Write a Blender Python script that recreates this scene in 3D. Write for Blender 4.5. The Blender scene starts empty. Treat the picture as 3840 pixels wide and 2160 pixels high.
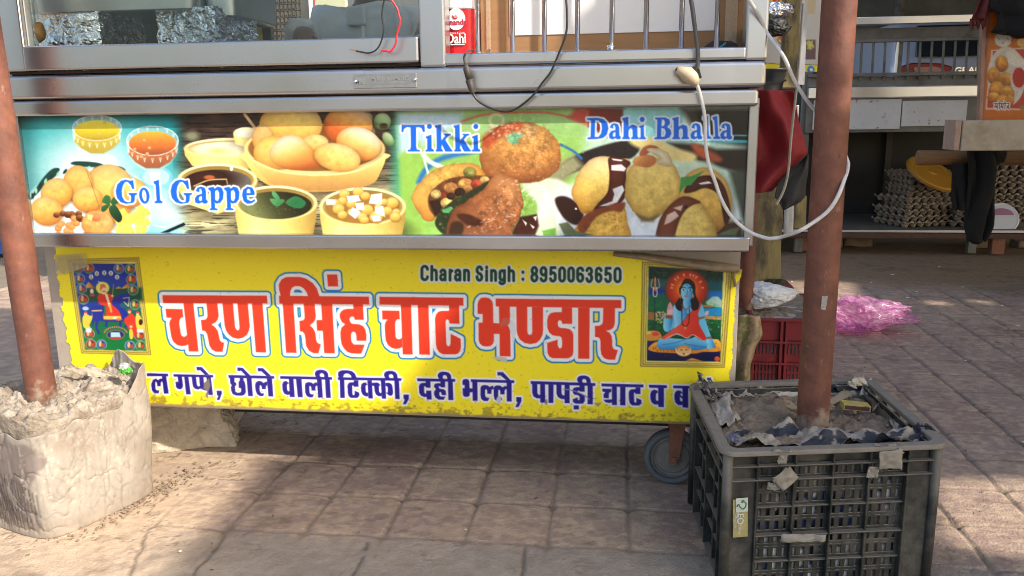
import bpy, bmesh, math, random
import numpy as np
from mathutils import Vector, Matrix, noise
random.seed(7); RNG = np.random.RandomState(11)
S = bpy.context.scene
C = S.collection
rad = math.radians

# ---------------------------------------------------------------- camera
# measured from the photograph: lens, tilt, turn and roll; the world is laid out along the cart (x along it, y away from the viewer)
F0, PITCH, TURN, ROLL, EYE = 3100.0, rad(11.70), rad(7.39), rad(-0.75), 1.05
_f = Vector((-math.sin(TURN)*math.cos(PITCH), math.cos(TURN)*math.cos(PITCH), -math.sin(PITCH)))
_r0 = Vector((math.cos(TURN), math.sin(TURN), 0)); _u0 = _r0.cross(_f)
_R = _r0*math.cos(ROLL) + _u0*math.sin(ROLL); _U = -_r0*math.sin(ROLL) + _u0*math.cos(ROLL)
cd = bpy.data.cameras.new('Camera'); cam = bpy.data.objects.new('Camera', cd); C.objects.link(cam)
cd.sensor_width = 36; cd.lens = F0/3840*36; cd.clip_start = 0.05; cd.clip_end = 400
cam.matrix_world = Matrix(((_R.x,_U.x,-_f.x,0),(_R.y,_U.y,-_f.y,0),(_R.z,_U.z,-_f.z,EYE),(0,0,0,1)))
S.camera = cam
# ---------------------------------------------------------------- world, sun, exposure
SUN_EL, SUN_AZ = rad(34), rad(58)          # sun stands to the right, behind the viewer
SUN = Vector((math.sin(SUN_AZ)*math.cos(SUN_EL), -math.cos(SUN_AZ)*math.cos(SUN_EL), math.sin(SUN_EL)))
W = bpy.data.worlds.new('World'); S.world = W; W.use_nodes = True
nt = W.node_tree; bg = nt.nodes['Background']
sky = nt.nodes.new('ShaderNodeTexSky'); sky.sky_type = 'NISHITA'; sky.sun_disc = False
sky.sun_elevation = SUN_EL; sky.sun_rotation = math.pi - SUN_AZ; sky.dust_density = 3.0; sky.air_density = 1.2; sky.ozone_density = 0.4
nt.links.new(sky.outputs[0], bg.inputs[0]); bg.inputs[1].default_value = 0.15
ld = bpy.data.lights.new('Sun', 'SUN'); ld.energy = 3.9; ld.angle = rad(0.9); ld.color = (1.0, 0.89, 0.74)
sun = bpy.data.objects.new('Sun', ld); C.objects.link(sun); sun.rotation_euler = (-SUN).to_track_quat('-Z','Y').to_euler()
S.view_settings.view_transform = 'Standard'; S.view_settings.look = 'None'
S.view_settings.exposure = 0.85; S.view_settings.gamma = 1.0
S.cycles.filter_width = 1.0; S.cycles.max_bounces = 8; S.cycles.transparent_max_bounces = 12
try: S.cycles.use_denoising = True
except Exception: pass

# ---------------------------------------------------------------- measuring helpers
EYEV = Vector((0,0,EYE))
def ray(px, py): return _f + _R*((px-1920)/F0) - _U*((py-1080)/F0)
def onY(px, py, Y):
    d = ray(px, py); return EYEV + d*(Y/d.y)
def onZ(px, py, z=0.0):
    d = ray(px, py); return EYEV + d*((z-EYE)/d.z)
def projv(P):
    V = P - np.array([0,0,EYE]); r = V@np.array(_R); u = V@np.array(_U); f = V@np.array(_f)
    return 1920+F0*r/f, 1080-F0*u/f

# ---------------------------------------------------------------- objects
def tag(o, label=None, cat=None, group=None, kind=None):
    if label: o['label'] = label
    if cat: o['category'] = cat
    if group: o['group'] = group
    if kind: o['kind'] = kind
    return o
def thing(name, label, cat, loc=(0,0,0), group=None, rz=0.0):
    o = bpy.data.objects.new(name, None); C.objects.link(o); o.location = loc; o.rotation_euler = (0,0,rz)
    o.empty_display_size = 0.05
    return tag(o, label, cat, group)
def put(o, parent):
    C.objects.link(o)
    if parent is not None:
        o.parent = parent
        M = parent_world(parent); o.matrix_parent_inverse = M.inverted()
    return o
def parent_world(p):
    M = Matrix.LocRotScale(p.location, p.rotation_euler, p.scale)
    if p.parent is not None: M = parent_world(p.parent) @ p.matrix_parent_inverse @ M
    return M
def fin(bm, name, m, parent=None, smooth=False, bevel=0.0, subsurf=0, seg=2, auto=None):
    bmesh.ops.recalc_face_normals(bm, faces=bm.faces[:])
    me = bpy.data.meshes.new(name); bm.to_mesh(me); bm.free()
    if m is not None: me.materials.append(m)
    if smooth: me.polygons.foreach_set('use_smooth', [True]*len(me.polygons))
    o = bpy.data.objects.new(name, me); put(o, parent)
    if bevel:
        b = o.modifiers.new('Bevel','BEVEL'); b.width = bevel; b.segments = seg; b.limit_method = 'ANGLE'; b.angle_limit = rad(40)
    if subsurf:
        s = o.modifiers.new('Subsurf','SUBSURF'); s.levels = subsurf; s.render_levels = subsurf
    return o
def box(bm, x0, x1, y0, y1, z0, z1, M=None):
    vs = [bm.verts.new((x,y,z)) for z in (z0,z1) for y in (y0,y1) for x in (x0,x1)]
    for f in ((0,2,3,1),(4,5,7,6),(0,1,5,4),(2,6,7,3),(0,4,6,2),(1,3,7,5)): bm.faces.new([vs[i] for i in f])
    if M is not None:
        for v in vs: v.co = M @ v.co
    return vs
def tube(bm, pts, r, n=10, caps=True, flat=None):
    pts = [Vector(p) for p in pts]; rs = r if isinstance(r,(list,tuple)) else [r]*len(pts)
    t = (pts[1]-pts[0]).normalized(); a = t.orthogonal().normalized(); rings = []
    for i,p in enumerate(pts):
        d = (pts[min(i+1,len(pts)-1)]-pts[max(i-1,0)]).normalized()
        a = (a - d*a.dot(d)).normalized(); b = d.cross(a)
        rings.append([bm.verts.new(p + (a*math.cos(2*math.pi*k/n) + b*math.sin(2*math.pi*k/n)*(flat or 1))*rs[i]) for k in range(n)])
    for A,B in zip(rings, rings[1:]):
        for k in range(n): bm.faces.new((A[k],A[(k+1)%n],B[(k+1)%n],B[k]))
    if caps: bm.faces.new(rings[0][::-1]); bm.faces.new(rings[-1])
    return rings
def spline(pts, n=8, closed=False):
    P = [Vector(p) for p in pts]; out = []; N = len(P)
    for i in range(N if closed else N-1):
        g = lambda k: P[k % N] if closed else P[min(max(k,0),N-1)]
        a,b,c,d = g(i-1),g(i),g(i+1),g(i+2)
        for k in range(n):
            t = k/n
            out.append(0.5*((2*b)+(c-a)*t+(2*a-5*b+4*c-d)*t*t+(3*b-a-3*c+d)*t**3))
    if not closed: out.append(P[-1])
    return out
def lathe(bm, prof, n=32, M=None):
    rings = []
    for r,z in prof: rings.append([bm.verts.new((r*math.cos(2*math.pi*k/n), r*math.sin(2*math.pi*k/n), z)) for k in range(n)])
    for A,B in zip(rings, rings[1:]):
        for k in range(n): bm.faces.new((A[k],A[(k+1)%n],B[(k+1)%n],B[k]))
    bm.faces.new(rings[0][::-1]); bm.faces.new(rings[-1])
    if M is not None:
        for R in rings:
            for v in R: v.co = M @ v.co
    return rings
def prism(bm, pts, y0, y1):               # outline in (x,z), from y0 to y1
    A = [bm.verts.new((p[0],y0,p[1])) for p in pts]; B = [bm.verts.new((p[0],y1,p[1])) for p in pts]; n = len(pts)
    bm.faces.new(A); bm.faces.new(B[::-1])
    for k in range(n): bm.faces.new((A[k],B[k],B[(k+1)%n],A[(k+1)%n]))
def jitter(bm, amp, sc, seed=0, verts=None):
    for v in (verts or bm.verts):
        v.co += Vector(noise.noise_vector(v.co*sc + Vector((seed,seed*1.7,0))))*amp
def gridmesh(name, P, m, parent=None, col=None, mask=None, smooth=True, thick=None):
    H,Wd = P.shape[:2]
    me = bpy.data.meshes.new(name)
    idx = np.arange(H*Wd).reshape(H,Wd)
    q = np.stack([idx[:-1,:-1],idx[:-1,1:],idx[1:,1:],idx[1:,:-1]],-1).reshape(-1,4)
    if mask is not None: q = q[mask.reshape(-1)]
    used = np.zeros(H*Wd,bool); used[q.reshape(-1)] = True
    remap = np.cumsum(used)-1; q = remap[q]; V = P.reshape(-1,3)[used]
    me.vertices.add(len(V)); me.vertices.foreach_set('co', V.astype(np.float32).ravel())
    me.loops.add(q.size); me.loops.foreach_set('vertex_index', q.astype(np.int32).ravel())
    me.polygons.add(len(q)); me.polygons.foreach_set('loop_start', np.arange(0,q.size,4,dtype=np.int32))
    try: me.polygons.foreach_set('loop_total', np.full(len(q),4,np.int32))
    except Exception: pass
    me.update(calc_edges=True)
    if smooth: me.polygons.foreach_set('use_smooth', np.ones(len(q),bool))
    if col is not None:
        a = me.color_attributes.new('Print','FLOAT_COLOR','POINT')
        cc = np.ones((len(V),4),np.float32); cc[:,:3] = col.reshape(-1,3)[used]
        a.data.foreach_set('color', cc.ravel())
    me.validate(); 
    if m is not None: me.materials.append(m)
    o = bpy.data.objects.new(name, me); put(o, parent)
    if thick:
        s = o.modifiers.new('Solid','SOLIDIFY'); s.thickness = thick; s.offset = -1
    return o
def text_mesh(txt, size, name='lettering', bold=0.0):
    cu = bpy.data.curves.new(name,'FONT'); cu.body = txt; cu.size = size; cu.align_x = 'CENTER'; cu.align_y = 'CENTER'
    cu.offset = bold; cu.extrude = size*0.02
    o = bpy.data.objects.new(name, cu); C.objects.link(o)
    dg = bpy.context.evaluated_depsgraph_get(); me = bpy.data.meshes.new_from_object(o.evaluated_get(dg))
    bpy.data.objects.remove(o); me.name = name
    return me

# ---------------------------------------------------------------- materials (all procedural)
def lin(c): 
    c = np.asarray(c,float); return np.where(c<=0.04045, c/12.92, ((c+0.055)/1.055)**2.4)
def mat(name, color, rough=0.6, metal=0.0, var=0.0, vscale=8.0, bump=0.0, bscale=60.0, color2=None, cmix=0.5, cscale=5.0, sharp=0.1, spec=0.5, trans=0.0, stretch=None, sss=0.0, alpha=1.0, rvar=0.0, dust=None):
    m = bpy.data.materials.new(name); m.use_nodes = True
    t = m.node_tree; N = t.nodes; L = t.links; b = N['Principled BSDF']
    b.inputs['Roughness'].default_value = rough; b.inputs['Metallic'].default_value = metal
    b.inputs['Specular IOR Level'].default_value = spec
    if trans: b.inputs['Transmission Weight'].default_value = trans
    if alpha < 1: b.inputs['Alpha'].default_value = alpha
    if sss: b.inputs['Subsurface Weight'].default_value = sss; b.inputs['Subsurface Radius'].default_value = (0.02,0.01,0.005)
    tc = N.new('ShaderNodeTexCoord'); src = tc.outputs['Object']
    if stretch:
        mp = N.new('ShaderNodeMapping'); mp.inputs['Scale'].default_value = stretch; L.new(src, mp.inputs[0]); src = mp.outputs[0]
    base = None
    if color2 is not None:
        n = N.new('ShaderNodeTexNoise'); n.inputs['Scale'].default_value = cscale; n.inputs['Detail'].default_value = 8; n.inputs['Roughness'].default_value = 0.65
        L.new(src, n.inputs['Vector'])
        r = N.new('ShaderNodeMapRange'); r.inputs[1].default_value = cmix-sharp; r.inputs[2].default_value = cmix+sharp; L.new(n.outputs[0], r.inputs[0])
        mx = N.new('ShaderNodeMix'); mx.data_type = 'RGBA'; mx.inputs[6].default_value = (*color,1); mx.inputs[7].default_value = (*color2,1)
        L.new(r.outputs[0], mx.inputs[0]); base = mx.outputs[2]
    if var:
        n = N.new('ShaderNodeTexNoise'); n.inputs['Scale'].default_value = vscale; n.inputs['Detail'].default_value = 10; n.inputs['Roughness'].default_value = 0.7
        L.new(src, n.inputs['Vector'])
        r = N.new('ShaderNodeMapRange'); r.inputs[1].default_value = 0.25; r.inputs[2].default_value = 0.75; r.inputs[3].default_value = 1-var; r.inputs[4].default_value = 1+var
        L.new(n.outputs[0], r.inputs[0])
        mx = N.new('ShaderNodeMix'); mx.data_type = 'RGBA'; mx.blend_type = 'MULTIPLY'; mx.inputs[0].default_value = 1
        if base is not None: L.new(base, mx.inputs[6])
        else: mx.inputs[6].default_value = (*color,1)
        L.new(r.outputs[0], mx.inputs[7]); base = mx.outputs[2]
    if dust is not None:
        ge = N.new('ShaderNodeNewGeometry'); sx = N.new('ShaderNodeSeparateXYZ'); L.new(ge.outputs['Normal'], sx.inputs[0])
        r = N.new('ShaderNodeMapRange'); r.inputs[1].default_value = 0.25; r.inputs[2].default_value = 0.85; L.new(sx.outputs[2], r.inputs[0])
        mx = N.new('ShaderNodeMix'); mx.data_type = 'RGBA'; L.new(r.outputs[0], mx.inputs[0])
        if base is not None: L.new(base, mx.inputs[6])
        else: mx.inputs[6].default_value = (*color,1)
        mx.inputs[7].default_value = (*dust,1); base = mx.outputs[2]
    if base is not None: L.new(base, b.inputs['Base Color'])
    else: b.inputs['Base Color'].default_value = (*color,1)
    if rvar:
        n = N.new('ShaderNodeTexNoise'); n.inputs['Scale'].default_value = vscale; n.inputs['Detail'].default_value = 6; L.new(src, n.inputs['Vector'])
        r = N.new('ShaderNodeMapRange'); r.inputs[1].default_value=.3; r.inputs[2].default_value=.7; r.inputs[3].default_value=max(rough-rvar,0.02); r.inputs[4].default_value=min(rough+rvar,1)
        L.new(n.outputs[0], r.inputs[0]); L.new(r.outputs[0], b.inputs['Roughness'])
    if bump:
        n = N.new('ShaderNodeTexNoise'); n.inputs['Scale'].default_value = bscale; n.inputs['Detail'].default_value = 8; L.new(src, n.inputs['Vector'])
        bp = N.new('ShaderNodeBump'); bp.inputs['Strength'].default_value = bump; bp.inputs['Distance'].default_value = 0.01
        L.new(n.outputs[0], bp.inputs['Height']); L.new(bp.outputs[0], b.inputs['Normal'])
    return m
def print_mat(name, rough=0.35, spec=0.4, bump=0.0, bscale=80.0, var=0.0, vscale=30):
    m = mat(name, (1,1,1), rough, spec=spec, bump=bump, bscale=bscale, var=var, vscale=vscale)
    t = m.node_tree; a = t.nodes.new('ShaderNodeVertexColor'); a.layer_name = 'Print'
    b = t.nodes['Principled BSDF']
    if var:
        l = b.inputs['Base Color'].links[0]; l.from_node.inputs[6].default_value = (1,1,1,1); t.links.new(a.outputs[0], l.from_node.inputs[6])
    else: t.links.new(a.outputs[0], b.inputs['Base Color'])
    return m
def pane_mat(name, tint=(0.9,0.95,0.95)):
    m = bpy.data.materials.new(name); m.use_nodes = True; t = m.node_tree; N = t.nodes; L = t.links
    N.remove(N['Principled BSDF'])
    tr = N.new('ShaderNodeBsdfTransparent'); tr.inputs[0].default_value = (*tint,1)
    gl = N.new('ShaderNodeBsdfGlossy'); gl.inputs['Roughness'].default_value = 0.02
    fr = N.new('ShaderNodeFresnel'); fr.inputs[0].default_value = 1.35
    mx = N.new('ShaderNodeMixShader'); L.new(fr.outputs[0], mx.inputs[0]); L.new(tr.outputs[0], mx.inputs[1]); L.new(gl.outputs[0], mx.inputs[2])
    L.new(mx.outputs[0], N['Material Output'].inputs[0]); return m
# numpy value noise
def vnoise(X, Y, sc, seed=0):
    X = X*sc; Y = Y*sc; xi = np.floor(X).astype(int); yi = np.floor(Y).astype(int); fx = X-xi; fy = Y-yi
    fx = fx*fx*(3-2*fx); fy = fy*fy*(3-2*fy)
    def h(a,b):
        n = (a*374761393 + b*668265263 + seed*974634777) & 0x7fffffff
        n = ((n ^ (n>>13))*1274126177) & 0x7fffffff
        return ((n ^ (n>>16)) & 0xffff)/65535.0
    return (h(xi,yi)*(1-fx)+h(xi+1,yi)*fx)*(1-fy)+(h(xi,yi+1)*(1-fx)+h(xi+1,yi+1)*fx)*fy
def fbm(X, Y, sc, oct=5, seed=0, gain=0.55):
    s = 0; a = 1; t = 0
    for k in range(oct): s = s + a*vnoise(X, Y, sc*2**k, seed+k*17); t += a; a *= gain
    return s/t
def sstep(a, b, x): 
    t = np.clip((x-a)/(b-a),0,1); return t*t*(3-2*t)
# ---------------------------------------------------------------- printed artwork: a small painter for the flat prints (posters are vertex-coloured sheets)
class Paint:
    def __init__(s, x0, y0, x1, y1, step, base):
        s.x0, s.y0, s.st = x0, y0, step
        s.W = int((x1-x0)/step)+1; s.H = int((y1-y0)/step)+1
        s.img = np.empty((s.H,s.W,3)); s.img[:] = np.array(base)/255.
    def win(s, x0, y0, x1, y1, pad=0):
        a = max(int((x0-pad-s.x0)/s.st),0); b = min(int((x1+pad-s.x0)/s.st)+2,s.W)
        c = max(int((y0-pad-s.y0)/s.st),0); d = min(int((y1+pad-s.y0)/s.st)+2,s.H)
        if a>=b or c>=d: return None
        X,Y = np.meshgrid(s.x0+np.arange(a,b)*s.st, s.y0+np.arange(c,d)*s.st)
        return X,Y,(slice(c,d),slice(a,b))
    def mix(s, sl, al, col):
        al = np.clip(al,0,1)[...,None]; s.img[sl] = s.img[sl]*(1-al)+np.asarray(col)*al
    def grad(s, X, Y, cols, a=None, b=None, cx=None, cy=None, rx=1, ry=1):
        cols = np.array(cols,float)/255.
        if a is not None:
            d = np.array(b,float)-np.array(a,float); t = ((X-a[0])*d[0]+(Y-a[1])*d[1])/(d@d)
        else: t = np.sqrt(((X-cx)/rx)**2+((Y-cy)/ry)**2)
        t = np.clip(t,0,1)*(len(cols)-1); i = np.minimum(t.astype(int),len(cols)-2); f = (t-i)[...,None]
        return cols[i]*(1-f)+cols[i+1]*f
    def shape(s, d, w, col, blur=0, opac=1, rim=None, **g):
        X,Y,sl = w; bl = max(blur, s.st*0.6)
        al = np.clip(0.5-d/(2*bl),0,1)*opac
        c = s.grad(X,Y,col,**g) if g else np.array(col)/255.
        if rim: k = (1-rim[1]*np.exp(np.minimum(d,0)/rim[0]))[...,None]; c = c*np.concatenate([k**.7,k,k**1.2],-1)
        s.mix(sl, al, c)
    def poly(s, pts, col, blur=0, opac=1, smooth=False, edge=0, rag=0, **g):
        if smooth: pts = [(p.x,p.y) for p in spline([(x,y,0) for x,y in pts],5,True)]
        P = np.array(pts,float); w = s.win(*P.min(0),*P.max(0),pad=blur*2+edge+4)
        if w is None: return
        d = sdf(w[0],w[1],P)-edge
        if rag: d = d+(fbm(w[0],w[1],.05,4,int(P[0,0])%50)-.5)*rag*2
        s.shape(d, w, col, blur, opac, **g)
    def ell(s, ex, ey, ew, eh, col, rot=0, blur=0, opac=1, **g):
        R = max(ew,eh); w = s.win(ex-R,ey-R,ex+R,ey+R,pad=blur*2+4)
        if w is None: return
        X,Y,_ = w; c,n = math.cos(rad(rot)),math.sin(rad(rot)); u = ((X-ex)*c+(Y-ey)*n)/ew; v = (-(X-ex)*n+(Y-ey)*c)/eh
        s.shape((np.sqrt(u*u+v*v)-1)*min(ew,eh), w, col, blur, opac, **g)
    def ball(s, cx, cy, rx, ry, cols, rot=0, blur=0, dx=0.2, dy=-1.0, n=0.0, seed=3, rim=.26):
        # a printed ball: colours run along (dx,dy)
        l = math.hypot(dx,dy); dx,dy = dx/l,dy/l
        if rx > 20: s.ell(cx+rx*.05,cy+ry*.12,rx*1.04,ry*1.02,(70,40,16),rot,max(rx*.10,2),.35)
        s.ell(cx,cy,rx,ry,cols,rot,blur,1,rim=(min(rx,ry)*.22,rim),a=(cx+dx*rx,cy+dy*ry),b=(cx-dx*rx,cy-dy*ry))
        if n:
            w = s.win(cx-rx,cy-ry,cx+rx,cy+ry)
            if w is None: return
            X,Y,sl = w; m = np.clip(1-((X-cx)/rx)**2-((Y-cy)/ry)**2,0,1)
            k = (fbm(X,Y,0.06,4,seed)-0.5)*n*np.sqrt(m); s.img[sl] = np.clip(s.img[sl]*(1+k[...,None]),0,1)
    def crust(s, cx, cy, rx, ry, amp, sc=.06, seed=5, tint=(1,.8,.5)):
        # browned, blistered surface of a fried thing in the printed photo
        w = s.win(cx-rx,cy-ry,cx+rx,cy+ry)
        if w is None: return
        X,Y,sl = w; m = np.clip(1.25-1.25*(((X-cx)/rx)**2+((Y-cy)/ry)**2),0,1); n = fbm(X,Y,sc,5,seed)-.5; n2 = np.abs(fbm(X,Y,sc*1.8,4,seed+3)-.5)*2
        k = (n*amp*2-(1-np.clip(n2*4,0,1))*amp*.5)*m; t = np.array(tint); s.img[sl] = np.clip(s.img[sl]*(1+k[...,None]*(2-t)),0,1)
    def line(s, pts, wd, col, blur=0, opac=1, smooth=False, rim=None, rag=0):
        if smooth: pts = [(p.x,p.y) for p in spline([(x,y,0) for x,y in pts],6)]
        P = np.array(pts,float); w = s.win(*P.min(0),*P.max(0),pad=wd+blur*2+4)
        if w is None: return
        s.shape(segd(w[0],w[1],P)-wd/2, w, col, blur, opac)
    def letters(s, polys, layers, holes=(), strokes=(), sw=0):
        al = [np.array(p,float) for p in polys]+[np.array(p,float) for p in strokes]
        mn = np.min([p.min(0) for p in al],0); mx = np.max([p.max(0) for p in al],0); pad = max(l[0] for l in layers)+sw+8
        w = s.win(*mn,*mx,pad=pad)
        if w is None: return
        X,Y,sl = w; D = np.full(X.shape,1e6)
        def upd(P, fn, hole=False):
            a = np.maximum(((P.min(0)-pad-[X[0,0],Y[0,0]])/s.st).astype(int),0); b = ((P.max(0)+pad-[X[0,0],Y[0,0]])/s.st).astype(int)+2
            q = (slice(a[1],b[1]),slice(a[0],b[0]))
            if X[q].size == 0: return
            d = fn(X[q],Y[q],P)
            D[q] = np.maximum(D[q],-d) if hole else np.minimum(D[q],d)
        for p in polys: upd(np.array(p,float), sdf)
        for p in strokes: upd(np.array(p,float), lambda x,y,P: segd(x,y,P)-sw/2)
        for p in holes: upd(np.array(p,float), sdf, True)
        for off,col in layers: s.shape(D-off, w, col)
    def sample(s, px, py):
        u = np.clip((px-s.x0)/s.st,0,s.W-1.001); v = np.clip((py-s.y0)/s.st,0,s.H-1.001)
        i = u.astype(int); j = v.astype(int); f = (u-i)[...,None]; g = (v-j)[...,None]
        I = s.img
        return (I[j,i]*(1-f)+I[j,i+1]*f)*(1-g)+(I[j+1,i]*(1-f)+I[j+1,i+1]*f)*g
def sdf(X, Y, P):
    d = np.full(X.shape,1e12); ins = np.zeros(X.shape,bool); n = len(P)
    for i in range(n):
        a = P[i]; b = P[(i+1)%n]; e = b-a; l = e@e
        if l < 1e-9: continue
        t = np.clip(((X-a[0])*e[0]+(Y-a[1])*e[1])/l,0,1)
        d = np.minimum(d,(X-a[0]-t*e[0])**2+(Y-a[1]-t*e[1])**2)
        if a[1] != b[1]:
            c = ((a[1]>Y)!=(b[1]>Y)) & (X < (b[0]-a[0])*(Y-a[1])/(b[1]-a[1])+a[0]); ins ^= c
    d = np.sqrt(d); return np.where(ins,-d,d)
def segd(X, Y, P):
    d = np.full(X.shape,1e12)
    for a,b in zip(P[:-1],P[1:]):
        e = b-a; l = max(e@e,1e-9); t = np.clip(((X-a[0])*e[0]+(Y-a[1])*e[1])/l,0,1)
        d = np.minimum(d,(X-a[0]-t*e[0])**2+(Y-a[1]-t*e[1])**2)
    return np.sqrt(d)
def T(pts, ox, oy, sc, dx=0, dy=0, kx=1, ky=1, bx=0, by=0):
    return [(ox+((x-bx)*kx+bx+dx)/sc, oy+((y-by)*ky+by+dy)/sc) for x,y in pts]
ALB = 0.80
def sheet(name, pnt, Y, px0, py0, px1, py1, m, parent, gap=2.5, mask=None, fx=None):
    """flat printed sheet in the plane y=Y covering the given part of the photograph's plane"""
    a = onY(px0,py0,Y); b = onY(px1,py1,Y); x0,x1 = min(a.x,b.x),max(a.x,b.x); z0,z1 = min(a.z,b.z),max(a.z,b.z)
    d = gap/F0*Y*1.02
    nx = int((x1-x0)/d)+2; nz = int((z1-z0)/d)+2
    X,Z = np.meshgrid(np.linspace(x0,x1,nx), np.linspace(z1,z0,nz))
    P = np.stack([X,np.full(X.shape,Y),Z],-1)
    if fx is not None: P = fx(P)
    px,py = projv(np.stack([X,np.full(X.shape,Y),Z],-1))
    col = lin(np.clip(pnt.sample(px,py),0,1))*ALB
    mk = None
    if mask is not None: mk = mask((px[:-1,:-1]+px[1:,1:])/2,(py[:-1,:-1]+py[1:,1:])/2)
    return gridmesh(name, P, m, parent, col, mk)
# ---------------------------------------------------------------- ground
M_pave = print_mat('paving', rough=0.85, spec=0.25, bump=0.35, bscale=140, var=0.12, vscale=45)
M_soil = mat('soil', (0.20,0.165,0.125), 0.95, var=0.3, vscale=3, bump=0.6, bscale=25)
def paving(name, x0, x1, y0, y1, st, hole=None, dz=0.0):
    nx = int((x1-x0)/st)+1; ny = int((y1-y0)/st)+1
    X,Y = np.meshgrid(np.linspace(x0,x1,nx), np.linspace(y0,y1,ny))
    wx = X+(fbm(X,Y,3,3,1)-.5)*.014+ (fbm(X,Y,14,3,2)-.5)*.006; wy = Y+(fbm(X,Y,3,3,5)-.5)*.014+(fbm(X,Y,14,3,6)-.5)*.006
    p = 0.209; q = 0.2195
    ci = np.floor((wx-.04)/p); cj = np.floor((wy-1.885)/q)
    u = np.abs((wx-.04)/p-ci-.5)*p; v = np.abs((wy-1.885)/q-cj-.5)*q
    r = .026; gx = p/2-.0034-r; gy = q/2-.0030-r
    d = np.hypot(np.maximum(u-gx,0),np.maximum(v-gy,0))+np.minimum(np.maximum(u-gx,v-gy),0)-r
    rnd = lambda s: vnoise(ci+.5,cj+.5,1.0,s)
    top = 1-sstep(-.006,.005,d)
    fill = fbm(X,Y,4,4,9); fine = fbm(X,Y,40,4,12); med = fbm(X,Y,12,5,13)
    near = np.maximum(sstep(1.90,1.80,Y), sstep(-1.02,-1.25,X)*sstep(3.4,2.6,Y)*.75)       # trodden dust fills the joints here
    far = sstep(5.0,5.5,Y+(fbm(X,Y,2,3,33)-.5)*.4)
    depth = .0085*(1-np.clip(sstep(.36,.70,fill)*.8*(1-.65*sstep(.7,1.2,X))+near*.85+far+(v>gy)*(u<gx)*.28,0,1))
    tilt = (rnd(3)-.5)*.0042+((wx-.04)/p-ci-.5)*(rnd(4)-.5)*.006
    Z = (top-1)*depth+tilt*top*(1-near*.7)*(1-far)+(med-.5)*.0042+(fine-.5)*.0016+(fbm(X,Y,1.1,3,21)-.5)*.012*far
    # surface: worn reddish pavers under patchy dust
    red = np.array((0.250,0.172,0.155)); gry = np.array((0.238,0.205,0.188)); dust = np.array((0.350,0.285,0.222)); jn = np.array((0.205,0.170,0.138)); dirt = np.array((0.205,0.150,0.100))
    k = np.clip(rnd(7)*.6+.4*fbm(X,Y,5,3,15),0,1)[...,None]; c = red*k+gry*(1-k)
    patch = fbm(X*1.0,Y*1.9,34,4,19)*.75+.25*fbm(X,Y,9,3,20); dm = np.clip(sstep(.485,.545,patch)*.62+sstep(.5,.8,fbm(X,Y,2.2,3,23))*.4+near*.9,0,1)[...,None]; c = c*(1-dm)+dust*dm
    jm = ((1-top)*(1-near*.8)*(1-far))[...,None]; jd = jn*(1-.22*sstep(.7,1.2,X)[...,None]); c = c*(1-jm)+jd*jm; c = c*(1-far[...,None])+dirt*far[...,None]
    c = c*(0.8+.4*fbm(X,Y,60,3,29))[...,None]*np.array((1.34,1.27,1.20)); st1 = sstep(.62,.70,fbm(X,Y,3.1,4,71))*.35+sstep(.68,.72,fbm(X,Y,16,4,73))*.4; c = c*(1-st1*.55)[...,None]; crk = (np.abs(fbm(X,Y,7,5,81)-.5)<.006)&(near>.2); c = np.where(crk[...,None],c*.5,c); Z = Z-crk*.002
    if dz == 0.0:       # rough cement strip along the front, with its own wide slabs and a crack
        band = sstep(1.90,1.845,Y+(fbm(X,Y,7,5,91)-.5)*.09)*.9; cem = np.array((0.305,0.275,0.243))*(0.75+.5*fbm(X,Y,26,5,93))[...,None]; k = (band*sstep(-1.35,-.75,X)*.85)[...,None]; c = c*(1-k)+cem*k; Z = Z+band*(fbm(X,Y,30,4,95)-.5)*.006
        for x0_,sl in ((-.995,.05),(-.615,.06),(-.215,.02),(.19,-.02),(.60,-.05)):
            jn_ = np.exp(-((X-x0_-sl*(1.88-Y)+(fbm(Y,X*0,16,3,97)-.5)*.014)/.005)**2)*band*(fbm(X,Y,12,3,99)>.42); c = c*(1-.55*jn_[...,None]); Z = Z-jn_*.006
        a_,b_ = onZ(548,2010),onZ(470,2180); D_ = segd(X+(fbm(X,Y,20,3,101)-.5)*.03,Y,np.array(((a_.x,a_.y),(b_.x,b_.y)))); k = np.exp(-(D_/.0045)**2); c = c*(1-.6*k[...,None]); Z = Z-k*.006
    mk = None
    if hole: 
        xc = (X[:-1,:-1]+X[1:,1:])/2; yc = (Y[:-1,:-1]+Y[1:,1:])/2; mk = ~((xc>hole[0])&(xc<hole[1])&(yc>hole[2])&(yc<hole[3]))
    return gridmesh(name, np.stack([X,Y,Z+dz],-1), M_pave, None, c, mk)
tag(paving('pavement', -2.0, 2.3, 1.25, 3.6, 0.0058), kind='structure')
tag(paving('pavement', 0.25, 3.4, 3.56, 5.9, 0.010, None, -.002), kind='structure')
tag(paving('pavement', -4.0, 7.0, 0.0, 10.5, 0.024, (-1.95,2.25,1.30,3.55),-.008), kind='structure')
bm = bmesh.new(); box(bm,-80,80,-60,90,-0.30,-0.035); tag(fin(bm,'ground',M_soil), kind='structure')
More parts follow.
